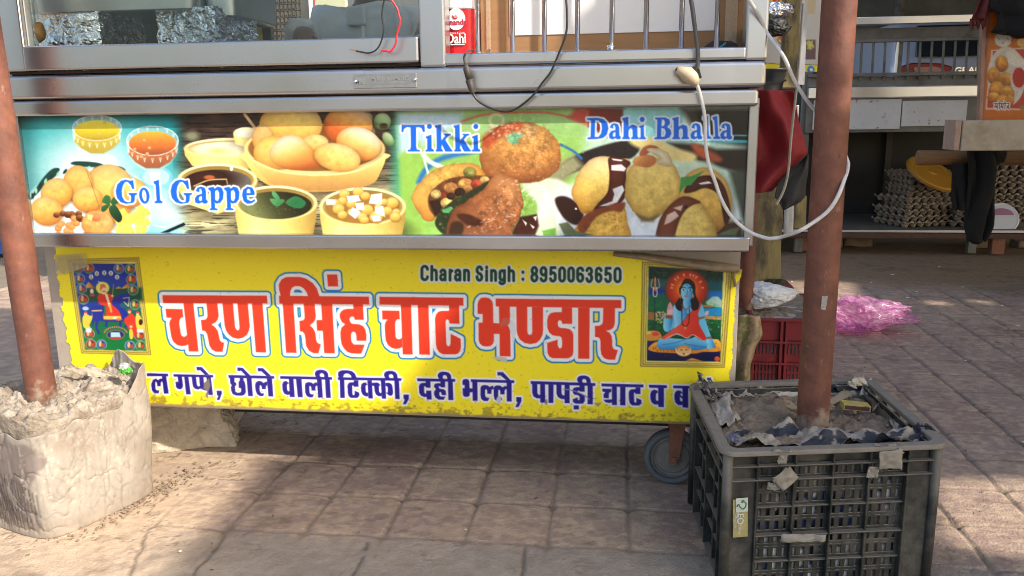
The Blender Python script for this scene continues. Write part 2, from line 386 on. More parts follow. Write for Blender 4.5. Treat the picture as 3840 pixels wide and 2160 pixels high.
# litter on the paving: seeds, chips, pebbles
M_seed = mat('seed_husk',(0.62,0.52,0.36),0.7); M_peb = mat('pebble',(0.24,0.185,0.135),0.95,var=.4); M_scrap = mat('paper_scrap',(0.7,0.68,0.64),0.8)
bm = bmesh.new()
for i in range(620):
    if i < 440: x,y = -1.33+RNG.normal(0,.03),2.02+RNG.normal(0,.12); x += (y-2.02)*.30
    else: x,y = RNG.uniform(-1.8,2.0),RNG.uniform(1.5,4.8)
    s = RNG.uniform(.001,.0034)*(1.8 if RNG.rand()<.06 else 1); a = RNG.uniform(0,6.3)
    box(bm,-s,s,-s*.8,s*.8,-s*.3,s*.6,Matrix.Translation((x,y,.004))@Matrix.Rotation(a,4,'Z')@Matrix.Rotation(RNG.uniform(-.5,.5),4,'X'))
jitter(bm,.0015,200,3); tag(fin(bm,'gravel',M_peb),'loose grit and pebbles scattered over the paving','gravel',kind='stuff')
bm = bmesh.new()
for i in range(60):
    x,y = RNG.uniform(-1.1,2.4),RNG.uniform(1.6,6.0); s = RNG.uniform(.002,.0035)*(1+.35*max(y-2.4,0)); a = RNG.uniform(0,6.3)
    box(bm,-s*1.5,s*1.5,-s,s,-.0004,.0012,Matrix.Translation((x,y,.0065))@Matrix.Rotation(a,4,'Z'))
tag(fin(bm,'litter',M_scrap),'tiny pale paper chips and seed husks strewn on the pavers','litter',kind='stuff')

M_leaf = mat('dry_leaf',(0.10,0.055,0.028),0.85,var=.4,vscale=90)
bm = bmesh.new()
for i in range(46):
    if i < 5: q = onZ(*((3735,1290),(3792,1297),(1460,1765),(2010,1880),(3620,1700))[i]); x,y = q.x,q.y; s = .014 if i < 2 else .007
    else: x,y = RNG.uniform(-1.2,2.6),RNG.uniform(1.62,5.2); s = RNG.uniform(.003,.007)
    a = RNG.uniform(0,6.3); Ml = Matrix.Translation((x,y,.009))@Matrix.Rotation(a,4,'Z'); P_ = [(-1.4,0,0),(-.5,.45,.25),(.6,.4,.3),(1.5,0,.05),(.5,-.4,.2),(-.6,-.45,.3)]
    V_ = [bm.verts.new(Ml@Vector((u*s,v*s*RNG.uniform(.6,1.2),w*s*.6))) for u,v,w in P_]; c_ = bm.verts.new(Ml@Vector((0,0,s*.05)))
    for k in range(6): bm.faces.new((V_[k],V_[(k+1)%6],c_))
tag(fin(bm,'leaf_litter',M_leaf),'small dry brown leaf bits and stalks scattered over the paving','leaf litter',kind='stuff')
# ---------------------------------------------------------------- yellow sign: lettering traced as outlines
YEL = (252,234,44)
def sign_art():
    p = Paint(180, 900, 2800, 1620, 2.2, YEL)
    RED,WHT,BLU,NVY = (238,62,38),(243,243,250),(0,120,205),(38,28,140)
    A = (560,980,3.622); B = (1010,980,3.6225); Cc = (1390,1050,4.39); D = (1760,1080,4.293)
    L = []
    for o,ps in ((A,[[(177,460),(1597,466),(1604,573),(187,567)],
      [(220,645),(450,648),(462,758),(430,768),(410,800),(408,850),(425,975),(440,1012),(470,1027),(500,1013),(512,985),(530,1126),(500,1143),(440,1153),(375,1135),(325,1090),(300,1030),(288,960),(272,850),(280,805),(305,768),(233,766)],
      [(462,560),(597,560),(668,1226),(537,1224)],
      [(775,560),(922,560),(943,735),(930,790),(900,830),(845,858),(890,890),(930,945),(945,1010),(955,1060),(975,1095),(1017,1105),(995,1230),(905,1228),(850,1200),(815,1140),(800,1060),(785,990),(765,955),(740,942),(717,942),(700,798),(760,792),(785,765),(790,720)],
      [(992,560),(1135,560),(1165,890),(1180,925),(1200,938),(1218,928),(1225,890),(1195,560),(1337,562),(1365,880),(1355,940),(1325,1000),(1270,1040),(1200,1053),(1130,1035),(1075,990),(1040,935),(1022,870)],
      [(1392,562),(1537,563),(1587,1238),(1447,1236)]]),
     (B,[[(130,468),(1352,480),(1358,586),(137,575)],[(180,565),(327,567),(370,1245),(228,1242)],
      [(158,478),(132,385),(130,310),(165,248),(225,216),(300,212),(420,213),(500,235),(590,295),(645,370),(683,485),(527,480),(505,415),(465,365),(415,338),(350,336),(308,360),(285,410),(280,478)],
      [(465,568),(615,570),(632,740),(625,790),(600,830),(550,870),(595,910),(625,970),(635,1060),(650,1105),(700,1130),(668,1250),(600,1248),(540,1215),(500,1150),(490,1050),(478,985),(450,955),(415,953),(408,810),(460,800),(480,775),(478,720)],
      [(640,798),(730,796),(738,945),(648,943)],[(703,572),(855,574),(890,1250),(745,1248)],[(783,178),(924,178),(936,342),(797,341)],
      [(1138,574),(1272,577),(1283,796),(1160,795),(1155,770),(1140,750),(1110,752),(1090,780),(1095,815),(1115,845),(1150,850),(1220,855),(1275,880),(1305,930),(1318,990),(1318,1080),(1183,1078),(1183,1010),(1170,970),(1145,955),(1120,965),(1110,1000),(1112,1060),(1120,1100),(1150,1130),(1295,1132),(1250,1254),(1120,1252),(1060,1230),(1010,1180),(980,1120),(968,1040),(965,960),(980,900),(1030,855),(985,825),(960,770),(955,720),(975,680),(1010,655),(1060,645),(1142,645)]]),
     (Cc,[[(143,276),(1527,292),(1530,423),(148,405)],
      [(186,503),(472,506),(480,648),(435,650),(410,680),(403,720),(410,930),(425,965),(465,977),(500,965),(517,935),(525,1100),(480,1125),(420,1135),(350,1120),(285,1070),(250,1000),(238,900),(232,740),(245,690),(280,650),(193,650)],
      [(495,395),(665,398),(692,1228),(528,1226)],[(775,400),(952,403),(976,1230),(800,1228)],
      [(1290,410),(1457,413),(1462,720),(1297,718),(1293,680),(1280,655),(1260,648),(1240,662),(1233,700),(1245,1050),(1260,1085),(1280,1092),(1305,1080),(1315,1050),(1318,885),(1482,970),(1484,1100),(1475,1160),(1440,1210),(1390,1224),(1190,1222),(1130,1190),(1090,1130),(1073,1050),(1058,640),(1075,570),(1110,525),(1160,508),(1290,506)]]),
     (D,[[(424,170),(2445,195),(2445,325),(426,298)],
      [(133,255),(150,200),(190,160),(255,152),(320,165),(365,210),(380,260),(387,565),(492,568),(492,740),(395,738),(395,850),(380,900),(340,935),(275,942),(210,930),(170,895),(150,840),(148,560),(215,557),(215,420),(133,415)],
      [(476,290),(652,293),(664,1102),(492,1098)],
      [(757,296),(932,298),(935,700),(945,745),(975,757),(1005,745),(1013,700),(1008,300),(1186,305),(1186,690),(1175,760),(1140,830),(1080,885),(980,903),(890,885),(815,830),(775,750),(762,680)],
      [(1490,308),(1655,310),(1655,578),(1495,576),(1492,545),(1470,522),(1445,520),(1425,545),(1425,600),(1440,630),(1475,645),(1540,648),(1610,660),(1655,700),(1675,750),(1675,1030),(1660,1090),(1610,1125),(1550,1132),(1340,1130),(1290,1105),(1260,1050),(1255,980),(1252,885),(1422,830),(1422,920),(1440,965),(1462,975),(1485,960),(1495,920),(1495,850),(1485,800),(1455,775),(1400,772),(1340,760),(1285,715),(1255,640),(1252,520),(1270,450),(1310,405),(1370,390),(1490,388)],
      [(1752,312),(1937,315),(1932,1140),(1752,1138)],
      [(2155,316),(2345,318),(2342,560),(2325,630),(2280,670),(2200,690),(2255,720),(2290,775),(2300,850),(2298,920),(2310,965),(2335,990),(2390,1000),(2345,1155),(2240,1153),(2170,1130),(2125,1070),(2112,980),(2112,860),(2100,810),(2070,792),(2022,790),(2022,612),(2095,608),(2140,580),(2153,530)]])):
        L += [T(q,*o) for q in ps]
    p.letters(L, [(18.5,BLU),(13,WHT),(0,RED)])
    # dishes line
    E = (560,1370,4.293); Fo = (1140,1370,5.152); G = (1540,1370,5.152); I = (1960,1370,3.68)
    loop = [(238,232),(208,180),(210,138),(245,98),(300,85),(370,88),(430,112),(465,160),(472,240),(392,236),(388,185),(370,158),(340,148),(308,165),(303,195),(322,234)]
    tt = [(962,290),(1050,292),(1052,415),(962,415),(958,395),(945,385),(932,400),(935,550),(950,578),(970,575),(978,550),(978,490),(1068,528),(1070,585),(1040,625),(990,632),(900,628),(860,590),(845,530),(838,400),(850,355),(885,328),(962,326)]
    va = [(1762,400),(1775,355),(1815,335),(1850,345),(1872,375),(1845,385),(1838,420),(1840,480),(1855,492),(1872,480),(1874,540),(1820,540),(1780,510),(1763,460)]
    M = []
    for o,ps in ((E,[[(-40,126),(300,135),(305,178),(-40,174)],[(200,170),(270,172),(312,455),(235,455)],[(30,300),(60,230),(108,212),(140,238),(170,215),(215,212),(225,262),(200,262),(185,280),(182,338),(127,336),(125,300),(112,262),(95,270),(98,370),(110,400),(160,405),(148,452),(82,450),(40,400)],
      [(387,142),(1027,155),(1030,195),(392,182)],[(455,176),(525,176),(543,330),(530,370),(500,388),(460,380),(430,350),(420,268),(466,265)],[(560,178),(628,180),(668,468),(592,466)],
      [(680,180),(750,182),(768,320),(790,342),(812,332),(802,182),(870,184),(882,300),(900,350),(930,345),(932,405),(890,405),(848,380),(820,375),(790,390),(740,380),(705,345),(695,300)],[(918,186),(990,187),(1025,478),(950,476)],
      [(758,25),(845,28),(965,155),(900,157),(815,75),(795,85),(765,78)],[(1082,408),(1165,408),(1168,455),(1130,560),(1085,558),(1112,490),(1090,480)],
      [(1270,155),(2010,172),(2012,215),(1278,203)],[(1295,195),(1370,197),(1372,270),(1400,285),(1400,320),(1378,340),(1385,420),(1410,440),(1450,440),(1475,425),(1478,370),(1440,365),(1435,270),(1455,245),(1500,235),(1530,260),(1545,300),(1555,430),(1530,475),(1490,490),(1400,488),(1340,460),(1318,410),(1310,350),(1330,320),(1302,290)],[(1455,200),(1515,202),(1520,260),(1455,255)],
      [(1565,200),(1645,202),(1668,498),(1590,495)],[(1415,35),(1500,38),(1632,172),(1560,174),(1475,85),(1450,95),(1420,90)],
      [(1702,320),(1712,275),(1755,250),(1800,255),(1838,285),(1862,268),(1897,260),(1900,315),(1878,335),(1875,385),(1812,385),(1808,345),(1795,318),(1778,330),(1775,380),(1780,420),(1800,450),(1850,450),(1830,498),(1780,495),(1735,465),(1712,410)],[(1890,206),(1975,207),(1995,502),(1918,500)],[(1745,42),(1830,45),(1965,176),(1890,176),(1800,92),(1775,100),(1750,95)],
      [(2140,300),(2160,260),(2205,250),(2250,290),(2225,300),(2215,320),(2220,400),(2240,420),(2265,400),(2268,470),(2220,478),(2170,455),(2145,400)],[(2245,212),(2320,214),(2342,512),(2262,510)],[(2360,214),(2450,217),(2470,515),(2390,512)]]),
     (Fo,[[(-462,206),(542,228),(542,278),(-460,262)],[(15,390),(30,345),(80,322),(140,330),(178,358),(205,335),(258,330),(265,390),(230,400),(220,425),(222,488),(145,488),(140,425),(120,395),(103,410),(105,500),(115,545),(150,560),(195,562),(165,620),(100,618),(50,590),(25,530)],[(248,265),(340,268),(365,625),(272,622)],[(405,268),(498,270),(518,630),(425,628)],loop,
      [(650,230),(1882,248),(1880,300),(655,282)],[(690,272),(778,275),(790,632),(700,630)],[(680,242),(655,190),(660,135),(700,103),(770,93),(850,95),(930,115),(985,165),(1020,250),(920,246),(905,195),(870,165),(820,155),(775,175),(750,242)],tt,
      [(1098,430),(1108,365),(1145,335),(1190,330),(1228,375),(1200,385),(1190,410),(1195,510),(1215,535),(1240,520),(1245,600),(1190,600),(1135,570),(1105,510)],[(1225,285),(1310,287),(1332,642),(1245,640)],[(1308,340),(1400,330),(1440,340),(1478,385),(1450,400),(1450,500),(1470,535),(1498,525),(1500,595),(1445,600),(1390,565),(1365,500),(1358,420),(1350,395),(1310,398)],[(1482,287),(1570,288),(1588,645),(1505,643)],[(1570,340),(1640,335),(1690,360),(1710,410),(1722,520),(1710,570),(1680,590),(1640,580),(1595,540),(1592,520),(1615,530),(1620,500),(1618,430),(1600,400),(1570,405)],[(1745,288),(1835,290),(1850,652),(1762,650)],[(x+1337,y+20) for x,y in loop],
      [(1922,565),(2025,565),(2025,650),(1970,752),(1910,750),(1950,655),(1925,652)]]),
     (G,[[(123,252),(860,265),(858,318),(127,305)],[(290,295),(382,298),(383,432),(297,430),(285,405),(265,402),(258,425),(262,520),(280,552),(300,540),(300,488),(398,488),(405,660),(310,660),(308,608),(260,612),(200,585),(165,530),(160,400),(180,360),(220,340),(290,338)],
      [(575,300),(665,302),(665,427),(590,425),(570,400),(545,405),(545,440),(570,455),(630,460),(675,490),(687,575),(598,575),(597,540),(575,510),(552,530),(555,580),(580,602),(670,605),(640,665),(540,662),(480,625),(455,570),(452,510),(490,455),(455,425),(450,385),(480,350),(525,345),(575,345)],[(720,302),(812,305),(825,672),(728,668)],[(x+315,y+37) for x,y in loop],
      [(1163,270),(2000,290),(2000,342),(1165,322)],[(1000,310),(1015,275),(1065,262),(1115,275),(1135,315),(1140,445),(1200,447),(1200,520),(1142,520),(1142,570),(1125,600),(1075,612),(1025,600),(1008,560),(1003,442),(1042,440),(1042,380),(1000,378)],[(1190,312),(1288,315),(1293,685),(1200,683)],
      [(1350,430),(1375,392),(1430,380),(1490,390),(1525,420),(1560,398),(1597,393),(1605,455),(1570,465),(1560,490),(1560,550),(1480,550),(1478,490),(1460,460),(1440,470),(1437,560),(1445,605),(1470,625),(1525,628),(1490,690),(1410,688),(1365,650),(1350,580)],
      [(1603,440),(1625,400),(1680,385),(1735,395),(1775,425),(1810,403),(1862,400),(1862,460),(1830,465),(1815,490),(1815,560),(1732,560),(1730,490),(1715,468),(1695,475),(1690,560),(1695,605),(1720,628),(1770,632),(1745,690),(1680,690),(1625,660),(1605,590)],[(1855,332),(1950,335),(1952,702),(1858,698)],[(1675,130),(1785,132),(1935,295),(1860,295),(1730,190),(1680,200)],
      [(2040,612),(2140,614),(2140,690),(2085,808),(2020,805),(2068,705),(2040,702)]]),
     (I,[[(110,217),(1003,245),(1003,285),(112,257)],[(130,250),(202,252),(203,385),(220,410),(245,400),(247,455),(195,455),(150,430),(132,380)],[(242,255),(308,257),(312,517),(243,515)],[(355,258),(425,260),(423,520),(357,518)],[(465,262),(535,264),(537,390),(555,418),(582,408),(582,465),(530,462),(485,435),(467,390)],[(578,264),(648,266),(648,525),(578,523)],
      [(785,270),(855,272),(855,365),(790,362),(775,345),(758,355),(760,375),(790,382),(830,395),(858,430),(858,490),(835,525),(790,530),(730,528),(695,505),(690,470),(757,440),(757,470),(772,482),(787,470),(785,430),(760,410),(715,405),(692,375),(690,335),(710,308),(750,300),(785,300)],[(705,552),(775,552),(775,608),(705,608)],[(895,274),(968,276),(968,538),(895,535)],[(752+(x-208)*.714,140+(y-85)*.714) for x,y in loop],
      [(1088,250),(1667,265),(1667,305),(1090,290)],[(1100,322),(1222,325),(1222,365),(1195,378),(1190,400),(1188,455),(1118,450),(1118,400),(1140,370),(1100,362)],[(1115,475),(1235,470),(1235,512),(1190,520),(1145,510)],[(1232,287),(1298,289),(1300,548),(1232,546)],[(1345,290),(1420,292),(1418,553),(1345,550)],[(1463+(x-838)*.763,303+(y-290)*.737) for x,y in tt],
      [(1743,268),(1990,275),(1990,315),(1745,308)],va,[(1870,304),(1950,306),(1948,577),(1872,573)],[(2077,280),(2330,285),(2330,320),(2078,315)],[(x+332,y+8) for x,y in va],[(2165,400),(2215,440),(2215,470),(2165,430)],[(2205,310),(2285,312),(2283,585),(2207,580)],
      [(2340,282),(2760,298),(2760,336),(2340,322)],[(2380,322),(2450,322),(2452,420),(2500,450),(2490,540),(2420,560),(2370,520),(2372,400)],[(2620,330),(2690,330),(2690,600),(2620,600)],[(2545,172),(2600,172),(2600,205),(2545,205)]])):
        M += [T(q,*o) for q in ps]
    p.letters(M, [(7,WHT),(0,NVY)])
    # name and number in condensed capitals: strokes in a unit box
    def arc(cx,cy,rx,ry,a0,a1,n=8): return [(cx+rx*math.cos(rad(a0+(a1-a0)*k/n)), cy+ry*math.sin(rad(a0+(a1-a0)*k/n))) for k in range(n+1)]
    x = .74
    GL = {'C':[arc(.5,.78,.5,.22,0,180)+arc(.5,.22,.5,.22,180,360)],'h':[[(0,0),(0,1)],[(0,.5)]+arc(.5,.55,.5,.19,180,0)+[(1,0)]],
      'a':[arc(.5,.56,.45,.18,170,0)+[(.95,0)],[(.95,.42),(.45,.4)]+arc(.4,.2,.4,.2,90,270)+[(.9,.1)]],'r':[[(0,0),(0,x)],[(0,.5),(.5,.68),(1,.68)]],'n':[[(0,0),(0,x)],[(0,.5)]+arc(.5,.55,.5,.19,180,0)+[(1,0)]],
      'S':[arc(.5,.76,.5,.24,10,200)+[(.3,.52),(.7,.48)]+arc(.5,.24,.5,.24,20,-190)],'i':[[(.5,0),(.5,.72)],[(.5,.93),(.5,1.0)]],'g':[arc(.45,.55,.45,.19,0,180)+arc(.45,.25,.45,.22,180,360),[(.95,.74),(.95,-.08)]+arc(.45,-.08,.5,.16,0,-160)],
      ':':[[(.5,.1),(.5,.14)],[(.5,.62),(.5,.66)]],'8':[arc(.5,.76,.45,.24,0,360,14),arc(.5,.25,.5,.26,0,360,14)],'9':[arc(.5,.72,.5,.28,0,360,14),[(1,.72),(1,.25)]+arc(.5,.22,.5,.22,0,-170)],'6':[arc(.5,.28,.5,.28,0,360,14),[(0,.28),(0,.75)]+arc(.5,.78,.5,.22,180,10)],
      '5':[[(.95,1),(.12,1),(.05,.52)]+arc(.5,.42,.5,.2,150,0)+arc(.5,.22,.5,.22,0,-170)],'0':[arc(.5,.75,.5,.25,0,180)+arc(.5,.25,.5,.25,180,360)+[(1,.75)]],'3':[arc(.5,.77,.48,.23,170,-90)+[(.45,.54)],arc(.5,.26,.5,.28,90,-170)]}
    st = []
    for ch,a,b in (('C',115,215),('h',232,320),('a',335,425),('r',447,503),('a',510,600),('n',617,700),('S',765,855),('i',878,910),('n',935,1018),('g',1035,1125),('h',1142,1230),(':',1305,1340),('8',1410,1505),('9',1518,1612),('5',1630,1720),('0',1738,1830),('0',1845,1935),('6',1950,2045),('3',2058,2150),('6',2170,2260),('5',2280,2370),('0',2390,2485)):
        bl = 297+(a-115)*0.01055; t = 17
        for s in GL[ch]: st.append([(1540+(a+t+u*max(b-a-2*t,1))/3.1415, 960+(bl-t-v*(193-2*t))/3.1415) for u,v in s])
    p.letters([], [(6.5,(226,232,238)),(0,(16,66,50))], strokes=st, sw=34/3.1415)
    # framed devotional prints
    def frame(q, w=15):
        (ax,ay),(bx,by),(cx,cy),(dx,dy) = q
        p.poly(q,(178,158,60)); 
        c = ((ax+bx+cx+dx)/4,(ay+by+cy+dy)/4)
        for k,col in ((.985,(120,102,40)),(.97,(226,206,90)),(.945,(160,138,52)),(.92,(236,218,110)),(.885,(140,120,48)),(.865,(244,228,120))):
            kk = 1-(1-k)*.95
            p.poly([(c[0]+(x-c[0])*(kk),c[1]+(y-c[1])*(1-(1-kk)*(.72))) for x,y in q], col)
        n = 44
        for i in range(4):
            a,b = np.array(q[i],float),np.array(q[(i+1)%4],float); 
            for k in range(n):
                m = a+(b-a)*(k+.5)/n; m = np.array(c)+(m-c)*(np.array([.925,.945])); p.ell(m[0],m[1],2.2,2.2,(150,130,46))
    Q = [(252,972),(522,964),(568,1332),(304,1326)]
    frame(Q)
    O = (200,920,3.02)
    t = lambda pts: T(pts,*O)
    def el(ex,ey,ew,eh,col,**k): p.ell(200+ex/3.02,920+ey/3.02,ew/3.02,eh/3.02,col,**k)
    p.poly(t([(218,205),(922,208),(1052,1195),(362,1180)]), [(16,40,140),(24,60,170),(30,80,150),(14,96,70),(10,110,60),(16,120,62)], a=(0,988),b=(0,1310))
    p.poly(t([(330,480),(1000,480),(1010,620),(350,640)]),(18,80,60),blur=6)
    for m in ([(355,480),(398,410),(480,490)],[(700,490),(740,465),(790,490)],[(770,490),(840,430),(890,480)]): p.poly(t(m),[(230,190,90),(170,70,50)],a=T([m[0]],*O)[0],b=T([m[2]],*O)[0])
    p.poly(t([(290,640),(520,640),(480,860),(320,860)]),(24,54,150),blur=8)
    for cx,cy in ((283,262),(404,262),(742,262),(868,270),(300,380),(320,492),(342,612),(884,388),(903,508),(925,672),(408,1005),(426,1122),(545,1125),(868,1138),(990,1138),(976,1025)):
        el(cx,cy,60,58,(170,190,200)); el(cx,cy,54,52,(150,60,50) if (cx+cy)%3<1 else ((60,110,60) if (cx+cy)%3<2 else (60,90,170)))
        el(cx-14,cy-6,16,30,(216,180,120)); el(cx+18,cy+4,18,26,(190,70,50)); el(cx,cy+36,40,12,(60,110,60)); el(cx-12,cy-30,9,10,(232,200,150)); el(cx+18,cy-24,8,9,(60,40,40))
    for cx,cy in ((428,358),(492,320),(577,312),(651,316),(722,360)): el(cx,cy,24,28,(220,226,240)); el(cx,cy-6,10,12,(110,130,150)); el(cx,cy+14,16,10,(190,150,120))
    el(558,482,76,70,[(250,244,150),(220,214,90)],cx=200+558/3.02,cy=920+482/3.02,rx=25,ry=23)
    hb=(28,44,150)
    p.poly(t([(440,700),(520,680),(760,700),(840,780),(780,860),(560,860),(460,840),(435,770)]),hb,smooth=True)                # horse
    p.poly(t([(665,640),(740,560),(840,545),(870,600),(860,640),(800,640),(750,680),(780,760),(700,760)]),hb,smooth=True)
    for a in ([(480,830),(520,830),(500,930),(535,1005),(505,1005),(475,930)],[(590,850),(620,850),(610,930),(585,920)],[(740,840),(770,840),(775,930),(750,935)],[(800,820),(850,850),(840,920),(800,940),(820,900)],[(440,780),(470,800),(455,900),(440,930)]): p.poly(t(a),hb)
    p.line(t([(440,742),(545,738)]),5,(210,180,110)); p.line(t([(790,600),(860,590),(850,690),(800,640)]),3,(220,200,150))
    p.poly(t([(500,580),(540,545),(620,545),(680,580),(660,660),(740,740),(760,830),(570,835),(585,700),(520,660)]),(214,52,38),smooth=True)   # rider
    p.poly(t([(570,800),(760,800),(775,838),(570,838)]),(230,190,90)); p.poly(t([(575,680),(600,690),(600,800),(575,800)]),(30,110,60))
    p.line(t([(600,560),(625,640),(640,690)]),9,(236,220,190)); p.line(t([(640,680),(655,750)]),8,(232,160,60))
    el(572,512,34,46,(236,200,160)); p.poly(t([(525,490),(535,440),(580,440),(600,480),(560,478),(535,520)]),(214,110,50)); p.line(t([(545,430),(510,410)]),3,(240,240,240)); p.line(t([(560,522),(588,522)]),2,(40,30,30)); el(700,822,26,12,(240,235,220)); el(740,838,36,14,(210,120,60))
    p.line(t([(668,570),(682,445)]),2,(210,170,120)); el(668,572,14,12,(236,200,160))
    for q,c in (([(330,820),(370,780),(430,800),(440,760),(440,830),(410,900),(420,940),(345,930)],(222,200,70)),([(845,800),(890,770),(925,820),(950,960),(900,1040),(860,960),(800,850)],(216,56,40)),([(930,810),(975,790),(1010,860),(1025,950),(950,950)],(226,206,80)),([(862,960),(890,950),(905,1010),(895,1060),(865,1050)],(230,200,70))): p.poly(t(q),c,smooth=True)
    for cx,cy in ((365,775),(862,750),(955,775),(880,915)): el(cx,cy,18,24,(230,196,150)); el(cx,cy-16,20,12,(200,70,50))
    el(365,715,36,22,(170,200,226)); el(990,870,22,34,(60,30,30)); p.poly(t([(365,935),(435,940),(430,990),(370,985)]),(200,220,236)); p.poly(t([(945,950),(1022,950),(1025,985),(950,990)]),(210,226,236))
    el(436,520,20,28,(236,226,210)); p.poly(t([(408,580),(470,575),(460,545),(420,545)]),(190,60,80))
    el(706,1014,102,56,(200,120,90)); el(706,1014,94,50,(30,44,110)); p.poly(t([(650,985),(750,985),(765,1040),(650,1042)]),(170,214,240)); p.poly(t([(620,1040),(790,1040),(760,1062),(660,1062)]),(180,60,40))
    for k in range(14): a = 200+140*k/13; p.ell(200+(706+135*math.cos(rad(a)))/3.02, 920+(1014+90*math.sin(rad(a)))/3.02, 2.6,3.2,(214,120,110))
    # seated figure
    Q2 = [(2407,980),(2748,1000),(2718,1380),(2400,1376)]
    frame(Q2)
    O2 = (2360,940,2.898); t = lambda pts: T(pts,*O2)
    def el(ex,ey,ew,eh,col,**k): p.ell(2360+ex/2.898,940+ey/2.898,ew/2.898,eh/2.898,col,**k)
    gp = lambda x,y: (2360+x/2.898,940+y/2.898)
    p.poly(t([(212,175),(1018,225),(985,1205),(190,1195)]), [(8,50,60),(14,90,110),(16,104,70),(16,92,50),(12,70,40)], a=(0,1000),b=(0,1270))
    p.poly(t([(212,175),(1018,225),(1015,330),(212,300)]),(10,44,40),blur=5)
    p.poly(t([(215,400),(420,420),(420,470),(212,470)]),(14,50,150),blur=6); p.poly(t([(840,440),(1008,440),(1008,510),(840,510)]),(20,110,210),blur=5)
    p.poly(t([(830,560),(900,500),(960,495),(1005,540),(1003,620),(850,600)]),(170,206,196),blur=2); p.poly(t([(800,590),(900,595),(900,615),(800,612)]),(210,120,60)); p.poly(t([(800,630),(1002,620),(1000,710),(800,710)]),(24,140,220),blur=3)
    p.poly(t([(820,705),(1000,715),(998,755),(820,740)]),(200,150,90)); p.poly(t([(205,665),(300,670),(300,760),(205,750)]),(170,110,60))
    w = p.win(*gp(200,180),*gp(1010,1000))
    X,Y,sl = w; n = fbm(X,Y,.09,4,5); k = (n>.56)*(Y>gp(0,560)[1])*.35+(n>.6)*(Y<gp(0,480)[1])*.3; p.mix(sl,k,np.array((40,140,70))/255.)
    for i in range(60):
        cx,cy = RNG.uniform(290,400),RNG.uniform(660,790); el(cx,cy,6,6,[(240,220,120),(236,180,190)][i%2])
    for i in range(16): el(RNG.uniform(800,990),RNG.uniform(730,880),5,4,(200,220,200))
    for i in range(26): el(RNG.uniform(800,860),RNG.uniform(660,700),6,5,(240,190,190))
    el(625,420,235,215,[(255,250,190),(252,190,60),(236,90,30),(200,50,24),(150,50,30)],cx=gp(625,0)[0],cy=gp(0,420)[1],rx=82,ry=74,blur=8)
    tri=(236,150,80); p.line(t([(275,890),(278,440)]),4,(30,60,60)); p.line(t([(282,300),(280,430)]),6,tri); p.line(t([(250,310),(238,390),(270,410)]),4,tri,smooth=True); p.line(t([(315,310),(328,390),(292,410)]),4,tri,smooth=True); p.line(t([(262,400),(260,480),(285,500),(302,470),(298,400)]),3.4,(244,226,220),smooth=True)
    p.poly(t([(195,900),(240,870),(320,880),(352,935),(320,970),(200,975)]),(226,150,60),smooth=True); el(285,905,40,22,(226,80,60)); el(215,890,24,18,(240,210,80))
    p.poly(t([(195,985),(985,990),(985,1205),(190,1195)]),[(24,30,110),(14,16,60)],a=gp(0,985),b=gp(0,1200))
    p.poly(t([(205,1060),(300,990),(500,1000),(900,960),(985,990),(985,1090),(800,1100),(700,1120),(400,1110),(250,1095)]),[(250,190,70),(232,140,40)],a=gp(0,980),b=gp(0,1110),smooth=True)
    for i in range(70):
        cx = RNG.uniform(220,970); el(cx,RNG.uniform(1040,1095) if cx<880 else RNG.uniform(990,1070),5,9,(150,80,20))
    SK=[(150,220,250),(96,190,240),(46,130,200)]
    hair=(34,22,30)
    p.poly(t([(470,610),(540,560),(720,560),(800,600),(830,760),(870,880),(890,960),(820,960),(760,820),(740,700),(560,700),(500,820),(440,870),(370,850),(385,720)]),(110,196,240),smooth=True)
    p.poly(t([(480,620),(560,570),(620,640),(640,900),(500,900),(490,760)]),SK,a=gp(500,0),b=gp(640,0),smooth=True)
    p.poly(t([(375,850),(385,740),(460,720),(470,760),(440,870),(400,880)]),SK,a=gp(380,0),b=gp(470,0),smooth=True)
    p.poly(t([(410,640),(440,560),(465,600),(475,650),(460,710),(415,710)]),(244,190,196),smooth=True); p.poly(t([(400,700),(470,700),(470,740),(395,735)]),(150,84,50))
    for k in range(4): p.line(t([(420+k*15,640),(426+k*13,580)]),1.5,(214,120,130))
    p.poly(t([(300,1030),(330,960),(420,950),(640,960),(760,920),(840,980),(880,1040),(760,1080),(560,1070),(360,1075)]),SK,a=gp(0,930),b=gp(0,1080),smooth=True)
    p.line(t([(360,1020),(500,1000),(680,940)]),2,(30,100,180),smooth=True); p.line(t([(600,1010),(760,1040),(850,1050)]),2,(30,100,180),smooth=True)
    p.poly(t([(350,950),(440,880),(560,790),(660,680),(740,570),(780,590),(750,680),(760,800),(840,960),(760,965),(690,915),(620,950),(520,905),(420,960)]),[(250,90,70),(236,64,44),(220,50,40)],a=gp(500,0),b=gp(800,0),smooth=True)
    p.line(t([(740,600),(640,700),(560,800)]),2,(200,40,60),smooth=True); p.line(t([(400,955),(520,905),(620,950),(690,915),(780,965)]),2.6,(244,226,236),smooth=True)
    p.poly(t([(840,960),(890,950),(925,1010),(925,1050),(850,1070),(845,1010)]),SK,a=gp(840,0),b=gp(930,0),smooth=True); p.poly(t([(838,940),(895,935),(898,955),(842,960)]),(150,84,50)); p.poly(t([(745,730),(815,712),(820,732),(748,750)]),(150,84,50))
    p.poly(t([(560,380),(600,310),(660,310),(715,370),(720,480),(760,570),(740,640),(680,640),(660,560),(600,560),(570,650),(520,640),(500,580),(545,500),(540,420)]),hair,smooth=True)
    p.poly(t([(590,540),(660,540),(670,600),(640,650),(590,600)]),SK,a=gp(590,0),b=gp(670,0),smooth=True)
    el(626,455,66,98,SK,a=gp(575,0),b=gp(700,0)); p.poly(t([(562,400),(600,345),(650,345),(690,400),(680,372),(640,350),(600,356)]),hair,smooth=True)
